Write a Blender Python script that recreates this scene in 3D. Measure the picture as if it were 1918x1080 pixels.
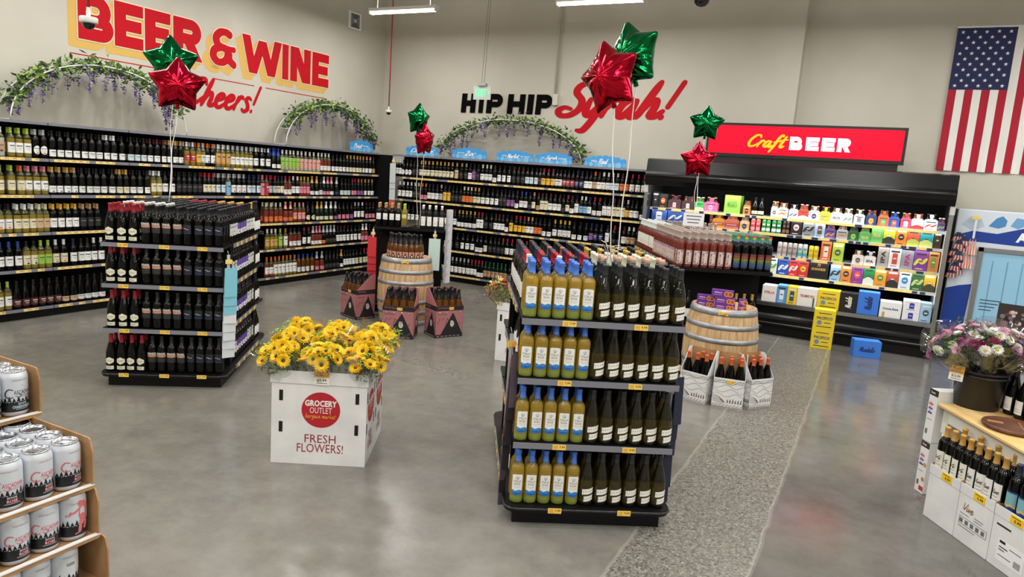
import bpy, math, random
from math import sin, cos, pi, radians, sqrt, atan2
from mathutils import Matrix, Vector

for o in list(bpy.data.objects):
    bpy.data.objects.remove(o)
C = bpy.context.scene.collection
SC = bpy.context.scene
rnd = random.Random(7)

# ---------------------------------------------------------------- camera, world, exposure
cam_d = bpy.data.cameras.new('camera')
cam_d.sensor_width = 36.0
cam_d.lens = 1328.0 / 1918.0 * 36.0
cam_d.clip_start = 0.05
cam = bpy.data.objects.new('camera', cam_d)
C.objects.link(cam)
cam.matrix_world = Matrix(((0.886, -0.134, 0.444, 0), (0.459, 0.111, -0.882, 0), (0.069, 0.985, 0.160, 1.93), (0, 0, 0, 1))).normalized()
SC.camera = cam
SC.view_settings.view_transform = 'Standard'
SC.view_settings.look = 'None'
SC.view_settings.gamma = 1.0
SC.view_settings.exposure = 0.0
SC.view_settings.use_curve_mapping = False
SC.cycles.use_denoising = True
SC.cycles.max_bounces = 7
SC.cycles.diffuse_bounces = 4
SC.cycles.glossy_bounces = 3
SC.cycles.transmission_bounces = 5
SC.cycles.transparent_max_bounces = 12
SC.cycles.caustics_reflective = False
SC.cycles.caustics_refractive = False
SC.cycles.sample_clamp_indirect = 6.0
wd = bpy.data.worlds.new('world')
SC.world = wd
wd.use_nodes = True
wd.node_tree.nodes['Background'].inputs[0].default_value = (0.8, 0.85, 0.9, 1)
wd.node_tree.nodes['Background'].inputs[1].default_value = 0.1

LAMP_W = 31.0          # each ceiling batten, downward
LAMP_UP = 6.5          # what its wrap-around lens sends up
COOLER_W = 10.5        # each shelf strip in the beer cooler
WX, WY = -8.5, 11.0    # left wall plane, back wall plane

# ---------------------------------------------------------------- materials
def lin(c):
    c /= 255.0
    return c / 12.92 if c <= 0.04045 else ((c + 0.055) / 1.055) ** 2.4
_M = {}
def M(rgb, rough=0.5, metal=0.0, coat=0.0, trans=0.0, alpha=1.0, emit=0.0, spec=0.5, name=None):
    k = (rgb, rough, metal, coat, trans, alpha, emit, spec)
    if k in _M:
        return _M[k]
    m = bpy.data.materials.new(name or 'mat_%d_%d_%d' % rgb)
    m.use_nodes = True
    b = m.node_tree.nodes['Principled BSDF']
    b.inputs['Base Color'].default_value = (lin(rgb[0]), lin(rgb[1]), lin(rgb[2]), 1)
    b.inputs['Roughness'].default_value = rough
    b.inputs['Metallic'].default_value = metal
    b.inputs['Coat Weight'].default_value = coat
    b.inputs['Transmission Weight'].default_value = trans
    b.inputs['Specular IOR Level'].default_value = spec
    b.inputs['Alpha'].default_value = alpha
    if emit:
        b.inputs['Emission Color'].default_value = (lin(rgb[0]), lin(rgb[1]), lin(rgb[2]), 1)
        b.inputs['Emission Strength'].default_value = emit
    _M[k] = m
    return m
def noisy(name, c1, c2, scale=8.0, rough=0.6, stretch=(1, 1, 1), detail=5.0, metal=0.0, bump=0.0, lo=0.35, hi=0.65):
    m = bpy.data.materials.new(name)
    m.use_nodes = True
    N, L = m.node_tree.nodes, m.node_tree.links
    b = N['Principled BSDF']
    tc = N.new('ShaderNodeTexCoord'); mp = N.new('ShaderNodeMapping'); mp.inputs['Scale'].default_value = stretch
    nz = N.new('ShaderNodeTexNoise'); nz.inputs['Scale'].default_value = scale; nz.inputs['Detail'].default_value = detail
    cr = N.new('ShaderNodeValToRGB')
    cr.color_ramp.elements[0].position = lo; cr.color_ramp.elements[1].position = hi
    cr.color_ramp.elements[0].color = tuple(lin(x) for x in c1) + (1,)
    cr.color_ramp.elements[1].color = tuple(lin(x) for x in c2) + (1,)
    L.new(tc.outputs['Object'], mp.inputs[0]); L.new(mp.outputs[0], nz.inputs['Vector'])
    L.new(nz.outputs['Fac'], cr.inputs[0]); L.new(cr.outputs[0], b.inputs['Base Color'])
    b.inputs['Roughness'].default_value = rough; b.inputs['Metallic'].default_value = metal
    if bump:
        bp = N.new('ShaderNodeBump'); bp.inputs['Strength'].default_value = bump; bp.inputs['Distance'].default_value = 0.01
        L.new(nz.outputs['Fac'], bp.inputs['Height']); L.new(bp.outputs[0], b.inputs['Normal'])
    return m
def film(name, tint, gloss=0.12, grough=0.08):
    m = bpy.data.materials.new(name)
    m.use_nodes = True
    N, L = m.node_tree.nodes, m.node_tree.links
    N.remove(N['Principled BSDF'])
    t = N.new('ShaderNodeBsdfTransparent'); g = N.new('ShaderNodeBsdfGlossy'); mx = N.new('ShaderNodeMixShader')
    t.inputs[0].default_value = tint + (1,)
    g.inputs['Roughness'].default_value = grough
    mx.inputs[0].default_value = gloss
    L.new(t.outputs[0], mx.inputs[1]); L.new(g.outputs[0], mx.inputs[2]); L.new(mx.outputs[0], N['Material Output'].inputs[0])
    return m

BLACK = M((12, 12, 13), 0.4, spec=0.25)
BLACKM = M((13, 13, 14), 0.7, spec=0.15)
DARK = M((7, 7, 8), 0.85, spec=0.1)
WHITE = M((236, 236, 234), 0.55)
RAIL = M((126, 127, 136), 0.35)
TAG = M((252, 208, 92), 0.5)
TAGW = M((250, 247, 235), 0.5)
INK = M((28, 26, 28), 0.6)
GREYINK = M((110, 108, 108), 0.6)
STEEL = M((180, 182, 186), 0.25, 1.0)
CARD = noisy('cardboard', (150, 112, 72), (176, 136, 92), 14, 0.8)
WCARD = noisy('white_cardboard', (226, 226, 226), (240, 240, 238), 5, 0.6)
FILM = film('cellophane', (0.96, 0.97, 0.96), 0.14, 0.05)
FILMV = film('tinted_cellophane', (0.88, 0.84, 0.91), 0.16, 0.06)

# ---------------------------------------------------------------- mesh builder
class MB:
    def __init__(s):
        s.v, s.f, s.m, s.sm, s.mats = [], [], [], [], []
    def mi(s, mat):
        if mat not in s.mats:
            s.mats.append(mat)
        return s.mats.index(mat)
    def add(s, vs, fs, mat, smooth=False):
        o = len(s.v); i = s.mi(mat)
        s.v += [tuple(v) for v in vs]
        for f in fs:
            s.f.append(tuple(o + k for k in f)); s.m.append(i); s.sm.append(smooth)
        return s
    def box(s, a, b, mat, bev=0.0):
        x0, y0, z0 = a; x1, y1, z1 = b
        if bev <= 0:
            vs = [(x0, y0, z0), (x1, y0, z0), (x1, y1, z0), (x0, y1, z0), (x0, y0, z1), (x1, y0, z1), (x1, y1, z1), (x0, y1, z1)]
            return s.add(vs, [(3, 2, 1, 0), (4, 5, 6, 7), (0, 1, 5, 4), (1, 2, 6, 5), (2, 3, 7, 6), (3, 0, 4, 7)], mat)
        e = bev; vs = []
        for z, ins in ((z0, e), (z0 + e, 0), (z1 - e, 0), (z1, e)):
            X0, X1, Y0, Y1 = x0 + ins, x1 - ins, y0 + ins, y1 - ins
            vs += [(X0 + e, Y0, z), (X1 - e, Y0, z), (X1, Y0 + e, z), (X1, Y1 - e, z), (X1 - e, Y1, z), (X0 + e, Y1, z), (X0, Y1 - e, z), (X0, Y0 + e, z)]
        fs = [tuple(range(7, -1, -1)), tuple(range(24, 32))]
        for k in range(3):
            for j in range(8):
                fs.append((k * 8 + j, k * 8 + (j + 1) % 8, k * 8 + 8 + (j + 1) % 8, k * 8 + 8 + j))
        return s.add(vs, fs, mat)
    def quad(s, a, b, c, d, mat):
        return s.add([a, b, c, d], [(0, 1, 2, 3)], mat)
    def lathe(s, prof, n, mat, c=(0, 0, 0), smooth=True, seam=None):
        vs, fs, last = [], [], []
        rings = []
        for r, z in prof:
            if r < 1e-6:
                rings.append([len(vs)]); vs.append((c[0], c[1], c[2] + z))
            else:
                rings.append(list(range(len(vs), len(vs) + n)))
                vs += [(c[0] + r * cos(2 * pi * k / n), c[1] + r * sin(2 * pi * k / n), c[2] + z) for k in range(n)]
        for A, B in zip(rings, rings[1:]):
            for k in range(n):
                q = (A[k % len(A)], A[(k + 1) % len(A)], B[(k + 1) % len(B)], B[k % len(B)])
                q = tuple(dict.fromkeys(q))
                if len(q) > 2:
                    fs.append(q)
        return s.add(vs, fs, mat, smooth)
    def tube(s, pts, r, mat, n=6, cap=True):
        P = [Vector(p) for p in pts]
        vs, fs = [], []
        up = Vector((0.137, 0.291, 0.947))
        for i, p in enumerate(P):
            t = (P[min(i + 1, len(P) - 1)] - P[max(i - 1, 0)]).normalized()
            if abs(t.dot(up)) > 0.95:
                a = t.cross(Vector((1, 0.1, 0))).normalized()
            else:
                a = t.cross(up).normalized()
            b = t.cross(a)
            rr = r[i] if isinstance(r, (list, tuple)) else r
            vs += [tuple(p + (a * cos(2 * pi * k / n) + b * sin(2 * pi * k / n)) * rr) for k in range(n)]
        for i in range(len(P) - 1):
            for k in range(n):
                fs.append((i * n + k, i * n + (k + 1) % n, (i + 1) * n + (k + 1) % n, (i + 1) * n + k))
        if cap:
            fs.append(tuple(range(n - 1, -1, -1))); fs.append(tuple(range((len(P) - 1) * n, len(P) * n)))
        return s.add(vs, fs, mat, True)
    def prism(s, poly, mp, d, mat):          # flat polygon (u, v) given thickness d along mp's third value
        n = len(poly)
        vs = [mp(u, v, 0) for u, v in poly] + [mp(u, v, d) for u, v in poly]
        fs = [tuple(range(n)), tuple(range(2 * n - 1, n - 1, -1))]
        fs += [(k, n + k, n + (k + 1) % n, (k + 1) % n) for k in range(n)]
        return s.add(vs, fs, mat)
    def geo(s, g, mp, mat):
        vs, fs = g
        out, e = [], .002
        for q in vs:
            p = Vector(mp(q[0], q[1]))
            if len(q) > 2 and q[2]:               # pieces that overlap lie one over the other, never in one plane
                a = Vector(mp(q[0] + e, q[1])) - p; b = Vector(mp(q[0], q[1] + e)) - p
                p += a.cross(b).normalized() * q[2]
            out.append(p)
        return s.add(out, fs, mat)
    def tf(s, mtx):
        s.v = [tuple(mtx @ Vector(v)) for v in s.v]
        return s
    def mesh(s, name):
        me = bpy.data.meshes.new(name)
        me.from_pydata(s.v, [], s.f)
        for m in s.mats:
            me.materials.append(m)
        me.polygons.foreach_set('material_index', s.m)
        me.polygons.foreach_set('use_smooth', s.sm)
        me.update()
        return me
    def build(s, name, parent=None, loc=(0, 0, 0), rz=0.0):
        return link(name, s.mesh(name), parent, loc, rz)
def link(name, me, parent=None, loc=(0, 0, 0), rz=0.0):
    o = bpy.data.objects.new(name, me)
    C.objects.link(o)
    o.location = loc
    o.rotation_euler = (0, 0, rz)
    if parent is not None:
        o.parent = parent
    return o
def empty(name, loc=(0, 0, 0), rz=0.0):
    o = bpy.data.objects.new(name, None)
    o.empty_display_size = 0.1
    C.objects.link(o)
    o.location = loc
    o.rotation_euler = (0, 0, rz)
    return o
def tag(o, label, cat, group=None, kind=None):
    o['label'] = label; o['category'] = cat
    if group: o['group'] = group
    if kind: o['kind'] = kind
    return o
def structure(o):
    o['kind'] = 'structure'
    return o
def plane(o, ax, ay, k=0.0):                   # (u, v[, w]) -> point; w runs along ax x ay
    o, ax, ay = Vector(o), Vector(ax), Vector(ay)
    n = ax.cross(ay).normalized()
    return lambda u, v, w=0.0: tuple(o + ax * u + ay * v + n * (k + w))

# ---------------------------------------------------------------- lettering
_T = {}
def tgeo(s, bold=0.0):
    if (s, bold) in _T:
        return _T[(s, bold)]
    cu = bpy.data.curves.new('lettering', 'FONT')
    cu.body = s; cu.size = 1.0; cu.offset = bold; cu.resolution_u = 2; cu.fill_mode = 'FRONT'; cu.space_character = 1.0 + bold
    ob = bpy.data.objects.new('lettering', cu)
    me = bpy.data.meshes.new_from_object(ob)
    g = ([(v.co.x, v.co.y) for v in me.vertices], [tuple(p.vertices) for p in me.polygons])
    bpy.data.objects.remove(ob); bpy.data.curves.remove(cu); bpy.data.meshes.remove(me)
    _T[(s, bold)] = g
    return g
def fit(g, x, y, w, h=None, shear=0.0):        # scale a lettering geometry so that its box is centred on x, y
    vs, fs = g
    if not vs:
        return g
    x0 = min(v[0] for v in vs); x1 = max(v[0] for v in vs); y0 = min(v[1] for v in vs); y1 = max(v[1] for v in vs)
    kx = w / max(x1 - x0, 1e-6)
    ky = kx if h is None else h / max(y1 - y0, 1e-6)
    cx, cy = (x0 + x1) / 2, (y0 + y1) / 2
    return ([(x + (q[0] - cx) * kx + shear * (q[1] - cy) * ky, y + (q[1] - cy) * ky) + tuple(q[2:]) for q in vs], fs)
GL = {'C': (.62, [[(.66, .76), (.55, .96), (.32, .9), (.12, .6), (.08, .25), (.22, .02), (.45, .08), (.66, .3)]]),
 'h': (.52, [[(.04, 0), (.13, .45), (.26, 1.0)], [(.08, .12), (.2, .42), (.33, .5), (.37, .3), (.34, .05), (.48, .05), (.6, .2)]]),
 'e': (.42, [[(.06, .22), (.28, .32), (.34, .45), (.24, .52), (.1, .38), (.08, .14), (.2, 0), (.38, .1), (.48, .22)]]),
 'r': (.36, [[(.05, 0), (.13, .5)], [(.08, .22), (.16, .42), (.26, .52), (.35, .45)]]),
 's': (.36, [[(.34, .46), (.22, .53), (.13, .42), (.24, .26), (.28, .08), (.14, -.02), (.03, .06)]]),
 '!': (.3, [[(.15, .3), (.27, 1.0)], [(.1, .0), (.115, .05)]]),
 'S': (.66, [[(.78, .86), (.6, 1.0), (.32, .88), (.28, .68), (.5, .45), (.52, .2), (.35, .02), (.12, .0), (.0, .13), (.12, .24), (.3, .2)]]),
 'y': (.46, [[(.06, .5), (.05, .15), (.16, .02), (.32, .24), (.42, .52)], [(.42, .52), (.34, 0), (.2, -.4), (.04, -.42)]]),
 'a': (.52, [[(.38, .42), (.26, .5), (.1, .36), (.06, .12), (.18, 0), (.32, .2), (.4, .48)], [(.4, .48), (.36, .1), (.44, 0), (.56, .15)]]),
 'f': (.38, [[(.03, -.4), (.16, .1), (.28, .8), (.42, 1.0), (.48, .88)], [(.06, .42), (.42, .5)]]),
 't': (.36, [[(.3, .9), (.16, .2), (.22, 0), (.38, .12)], [(.03, .58), (.44, .64)]]),
 'Z': (.58, [[(.05, .88), (.52, .94), (.1, .04), (.58, .08)]]),
 'i': (.28, [[(.1, .48), (.06, .1), (.14, 0), (.28, .15)], [(.15, .68), (.16, .73)]]),
 'n': (.46, [[(.04, 0), (.1, .5)], [(.07, .2), (.2, .46), (.32, .5), (.32, .25), (.34, .02), (.48, .14)]]),
 'm': (.62, [[(.04, 0), (.1, .5)], [(.07, .2), (.18, .46), (.28, .48), (.26, .02)], [(.28, .25), (.4, .48), (.5, .46), (.48, .04), (.6, .12)]]),
 'M': (.66, [[(.02, 0), (.16, .95), (.3, .15), (.52, .95), (.5, .05), (.62, .05)]]),
 'l': (.3, [[(.05, .1), (.2, .6), (.26, 1.0), (.16, .9), (.1, .3), (.14, .02), (.3, .12)]]),
 'o': (.42, [[(.24, .5), (.1, .42), (.06, .15), (.18, 0), (.32, .14), (.34, .38), (.24, .5), (.45, .44)]]),
 'R': (.58, [[(.08, 0), (.2, .95)], [(.02, .75), (.25, .98), (.5, .88), (.46, .6), (.2, .5), (.54, .02)]]),
 'd': (.52, [[(.36, .42), (.24, .5), (.1, .36), (.06, .12), (.18, 0), (.34, .24)], [(.5, 1.0), (.36, .1), (.44, .02), (.56, .14)]]),
 'P': (.54, [[(.08, 0), (.2, .95)], [(.02, .72), (.25, .98), (.52, .85), (.42, .52), (.16, .46)]]),
 'b': (.42, [[(.2, 1.0), (.07, .1), (.2, 0), (.34, .2), (.26, .46), (.1, .34)]]),
 'g': (.46, [[(.36, .42), (.24, .5), (.1, .36), (.08, .14), (.2, .04), (.36, .3)], [(.4, .5), (.32, -.2), (.18, -.4), (.04, -.32)]]),
 'k': (.44, [[(.05, 0), (.2, 1.0)], [(.36, .5), (.1, .24), (.22, .2), (.4, .02)]]),
 'v': (.4, [[(.05, .48), (.14, .04), (.34, .5)]]), 'V': (.6, [[(.05, .95), (.22, .04), (.62, .98)]]),
 'D': (.66, [[(.1, 0), (.2, .95)], [(.04, .9), (.4, .92), (.6, .6), (.5, .2), (.24, .02), (.05, .05)]]),
 'G': (.66, [[(.66, .8), (.5, .96), (.28, .88), (.1, .5), (.14, .12), (.36, .02), (.58, .2), (.62, .42), (.36, .4)]]),
 ' ': (.3, [])}
def smooth_line(pts, k=6):
    if len(pts) < 3:
        return pts
    P = [pts[0]] + list(pts) + [pts[-1]]
    out = []
    for i in range(1, len(P) - 2):
        a, b, c, d = P[i - 1], P[i], P[i + 1], P[i + 2]
        for j in range(k):
            t = j / k
            out.append(tuple(0.5 * ((2 * b[q]) + (-a[q] + c[q]) * t + (2 * a[q] - 5 * b[q] + 4 * c[q] - d[q]) * t * t + (-a[q] + 3 * b[q] - 3 * c[q] + d[q]) * t ** 3) for q in range(len(b))))
    out.append(tuple(pts[-1]))
    return out
def ribbon(pts, w, taper=0.35, close=False):
    P = smooth_line(pts)
    n = len(P)
    vs, fs = [], []
    for i, p in enumerate(P):
        a, b = P[max(i - 1, 0)], P[min(i + 1, n - 1)]
        tx, ty = b[0] - a[0], b[1] - a[1]
        l = sqrt(tx * tx + ty * ty) or 1
        nx, ny = -ty / l, tx / l
        e = min(i, n - 1 - i) / max(n - 1, 1)
        ww = w / 2 * (1 - taper + taper * min(1, e * 5)) * (0.8 + 0.25 * abs(ty) / l)
        dk = 1.2e-5 * i
        vs += [(p[0] + nx * ww, p[1] + ny * ww, dk), (p[0] - nx * ww, p[1] - ny * ww, dk)]
    fs = [(2 * i, 2 * i + 1, 2 * i + 3, 2 * i + 2) for i in range(n - 1)]
    for p, r, dk in ((P[0], w / 2 * (1 - taper) * 0.95, 1.2e-5 * n + 2e-5), (P[-1], w / 2 * (1 - taper) * 0.95, 1.2e-5 * n + 5e-5)):
        o = len(vs)
        vs += [(p[0] + r * cos(k * pi / 4), p[1] + r * sin(k * pi / 4), dk) for k in range(8)]
        fs.append(tuple(range(o, o + 8)))
    return vs, fs
def merge(gs, dk=2.2e-4):
    V, F = [], []
    for i, (vs, fs) in enumerate(gs):
        o = len(V)
        V += [(q[0], q[1], (q[2] if len(q) > 2 else 0) + dk * i) for q in vs]; F += [tuple(o + k for k in f) for f in fs]
    return V, F
def sgeo(s, w=0.13, slant=0.25, taper=0.35):
    x, gs = 0.0, []
    for ch in s:
        adv, st = GL[ch]
        for pts in st:
            gs.append(ribbon([(x + p[0] + slant * p[1], p[1]) for p in pts], w, taper))
        x += adv
    return merge(gs)

ONES = 'zero first second third fourth fifth sixth seventh eighth ninth tenth eleventh twelfth thirteenth fourteenth fifteenth sixteenth seventeenth eighteenth nineteenth'.split()
TENS = {20: 'twent', 30: 'thirt', 40: 'fort', 50: 'fift', 60: 'sixt', 70: 'sevent', 80: 'eight', 90: 'ninet'}
CARD_ = 'zero one two three four five six seven eight nine ten eleven twelve thirteen fourteen fifteen sixteen seventeen eighteen nineteen'.split()
def ordw(n):
    if n < 20: return ONES[n]
    t = TENS[n // 10 * 10] if n < 100 else 'hundred'
    return t + 'ieth' if n % 10 == 0 else t + 'y-' + ONES[n % 10]
def cardw(n):
    if n < 20: return CARD_[n]
    t = {20: 'twenty', 30: 'thirty', 40: 'forty', 50: 'fifty', 60: 'sixty', 70: 'seventy', 80: 'eighty', 90: 'ninety'}.get(n // 10 * 10, 'many')
    return t if n % 10 == 0 else t + '-' + CARD_[n % 10]
ROWS_L = [
    "3.88 4.12 3 xkKWm;4.12 4.24 2 xcWTm;4.24 4.48 3 xpLWm;4.48 4.65 2 xkSWd;4.65 5.27 7 xkKWl;5.27 5.44 2 xkWWl;5.44 5.57 1 xkKWl;5.57 5.83 3 xkKEl;5.83 6.10 3 xkMWl;6.10 6.35 3 xkGWl;6.35 6.54 2 xpWRm;6.54 6.62 1 xpOYm;6.62 6.68 1 xpSEm;6.68 6.85 2 xkOWm;6.85 7.10 3 xpWGt;7.10 7.50 5 xpSWm;7.50 7.85 3 xkWWm;7.85 8.03 2 skBWl;8.03 8.43 5 xcWHt;8.43 8.89 5 xcWPt;8.89 9.14 3 xrWWl;9.14 9.33 2 xkKWl;9.33 9.51 3 xkKWl;9.51 10.02 6 xkGCl;10.02 10.21 2 xkPWl;10.21 10.40 2 xkMGl;10.40 10.55 2 xkRWl",
    "3.86 4.11 3 xpLCm;4.11 4.21 1 xpLCm;4.21 4.33 2 xpLCm;4.33 4.40 1 xpOCm;4.40 4.64 3 xpIWm;4.64 4.97 4 xkGWl;4.97 5.22 3 xkKDl;5.22 5.42 2 xkKWl;5.42 5.59 2 xkGCl;5.59 5.87 3 xkKWl;5.87 6.03 2 xpWCm;6.03 6.23 2 xkKWm;6.23 6.64 5 xkKKm;6.64 6.85 3 xkRCm;6.85 7.02 2 xkSEm;7.02 7.11 1 xcSUf;7.11 7.39 4 xkSWm;7.39 7.65 3 xkNEm;7.65 7.73 1 xrIIf;7.73 7.80 1 xrRRf;7.80 7.97 2 xkRSm;7.97 8.10 2 xkNCm;8.10 8.27 2 xrRWl;8.27 8.44 2 xkWWm;8.44 8.67 3 xrYIm;8.67 8.87 2 skGWl;8.87 8.96 1 xkKEl;8.96 9.04 1 skWIl;9.04 9.13 1 skIIl;9.13 9.22 1 skPWl;9.22 9.38 1 skSKl;9.38 9.66 4 xkKEl;9.66 9.82 2 xkRIl;9.82 10.00 2 xkOVl;10.00 10.58 6 xkGWl",
    "3.84 4.10 3 xpKCm;4.10 4.27 3 xpKWm;4.27 4.50 4 xpWCm;4.50 4.64 2 xpCAm;4.64 4.97 4 xkYWm;4.97 5.23 4 xkTKm;7.71 8.10 4 xrCOl;8.10 8.32 2 srPOl;8.32 8.58 4 xrPPm;8.58 8.80 2 skKCd;8.80 9.00 2 sgGCl;9.00 9.24 2 sgWCl;9.24 9.33 1 skSVl;9.33 9.65 3 xkKIl;9.65 9.75 1 xkKVl;9.75 9.93 2 xkSWm;9.93 10.06 1 xkWWm;10.06 10.34 3 xkMIl;10.34 10.52 2 xkKWl",
    "3.82 4.08 3 xpKWm;4.08 4.35 3 xkBWm;4.35 4.50 2 xpKCm;4.50 4.65 2 xpLHm;4.65 4.83 2 xkWCm;4.83 4.95 2 xkNWm;4.95 5.09 2 xkKWm;5.09 5.26 3 xkWWm;7.76 8.00 3 xpWGm;8.00 8.11 1 xpLHt;8.11 8.23 1 xpOWt;8.23 8.40 2 xrNWl;8.40 8.51 2 xrKWl;8.51 8.72 2 xkRWm;8.72 8.81 1 srSWl;8.81 8.97 2 srIWl;8.97 9.06 1 skSOl;9.06 9.32 3 skSKm;9.32 9.57 3 xkMWm;9.57 9.97 4 xkKWm;9.97 10.16 2 srWIm;10.16 10.28 2 xkMVl",
    "3.80 4.06 3 xpLWm;4.06 4.23 2 xpLWm;4.23 4.74 6 ukKMm;4.74 4.92 2 ukKAl;4.92 5.26 5 ukKWl;7.75 7.92 2 xrOWm;7.92 8.41 6 xpOWt;8.41 8.70 3 xaBWl;8.70 8.82 2 xaNCl;8.82 9.05 3 srSIl;9.05 9.42 4 skKKm;9.42 9.52 1 skGWl;9.52 9.82 4 xkKWm;9.82 10.05 2 xkKCm;10.05 10.20 2 xkRCm;10.20 10.34 2 xkRWm",
]
ROWS_B = [
    "-7.76 -7.63 3 xkWWm;-7.63 -7.40 3 xkKWd;-7.40 -7.25 2 xkKKm;-7.25 -6.53 9 xkGCm;-6.53 -6.43 1 xkTAt;-6.43 -6.25 3 xkTKm;-6.25 -6.17 1 xkKWm;-6.17 -6.10 1 xkKVt;-6.10 -6.01 1 xkKKm;-6.01 -5.78 3 xkCWm;-5.78 -5.69 1 xkMWl;-5.69 -5.42 3 xkKWm;-5.42 -5.17 4 xkMKm;-5.17 -4.93 3 xkKEm;-4.93 -4.88 1 xkMKm;-4.88 -4.64 3 xkRYm;-4.64 -4.51 2 xkKDm;-4.51 -4.30 3 xkKXm;-4.30 -4.14 2 xkNNm;-4.14 -4.00 2 xkKWm;-4.00 -3.93 1 xkOTm;-3.93 -3.86 1 xkMWm;-3.86 -3.71 2 xkWDm;-3.71 -3.56 2 xkSEm;-3.56 -3.41 2 xkMOm;-3.41 -3.13 4 xkRWm",
    "-7.70 -7.36 4 xkWWm;-7.36 -7.21 2 xkCKm;-7.21 -7.06 3 xkOIl;-7.06 -6.82 3 xkNWm;-6.82 -6.73 1 xkPSm;-6.73 -6.57 2 xkNYt;-6.57 -6.34 3 xkKKm;-6.34 -6.13 3 xkCOm;-6.13 -5.98 2 xkGCm;-5.98 -5.62 5 xkKWm;-5.62 -5.48 2 xkKKt;-5.48 -5.33 2 xkKVm;-5.33 -5.25 1 xkMWl;-5.25 -5.09 2 xkBWm;-5.09 -5.02 1 xkKKl;-5.02 -4.94 1 xkTCm;-4.94 -4.87 1 xkMTl;-4.87 -4.73 2 xkMCt;-4.73 -4.49 3 xkMWm;-4.49 -4.43 1 xkKKl;-4.43 -4.34 1 xkRCm;-4.34 -4.28 1 xkMWl;-4.28 -4.19 1 xkKWt;-4.19 -4.05 2 xkWUm;-4.05 -3.98 1 xkNWm;-3.98 -3.81 2 xkRWl;-3.81 -3.65 2 xkKWt;-3.65 -3.43 3 xkMCt;-3.43 -3.36 1 xkCYm;-3.36 -3.22 2 xkKWm;-3.22 -3.11 2 xkKWl",
    "-7.69 -6.71 10 xkKWm;-6.71 -6.42 3 xkMWm;-6.42 -6.20 3 xkGWl;-6.20 -6.03 2 xkGWl;-6.03 -5.89 2 xkRWt;-5.89 -5.70 2 xkKKm;-5.70 -5.49 3 xkMWm;-5.49 -5.41 1 xkKWl;-5.41 -5.32 1 xkKYt;-5.32 -5.09 3 xkRYm;-5.09 -4.95 4 xkGWm;-4.95 -4.81 2 xkKOm;-4.81 -4.63 2 xkKWl;-4.63 -4.52 1 xkGWm;-4.52 -4.29 3 xkYDm;-4.29 -4.09 3 xkKWl;-4.09 -3.99 1 xkNEl;-3.99 -3.91 1 xkNVm;-3.91 -3.75 3 xkNNm;-3.75 -3.61 1 xkKWt;-3.61 -3.45 2 xkRKl;-3.45 -3.38 1 xkMWm;-3.38 -3.23 2 xkWTm;-3.23 -3.10 2 xkKKm",
    "-7.67 -6.57 12 xkKWm;-6.57 -6.33 2 xkKKm;-6.33 -6.14 2 xkKWm;-6.14 -6.03 1 xkKWm;-6.03 -5.88 2 xkKWl;-5.88 -5.77 1 xkKCm;-5.77 -5.53 3 xkKKm;-5.53 -5.46 1 xkRKm;-5.46 -5.01 5 xkRWm;-5.01 -4.53 6 xkKWm;-4.53 -4.16 5 xkKKm;-4.16 -3.80 5 xkMWm;-3.80 -3.08 10 xkKWm",
    "-7.65 -6.66 10 xkKWm;-6.66 -6.11 8 xkSWm;-6.11 -5.97 2 xkRWm;-5.97 -5.84 2 xkRWl;-5.84 -5.38 6 xgZTm;-5.38 -4.59 10 xkKKm;-4.59 -3.85 10 xkKWm;-3.85 -3.06 10 xkMWm",
]
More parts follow.
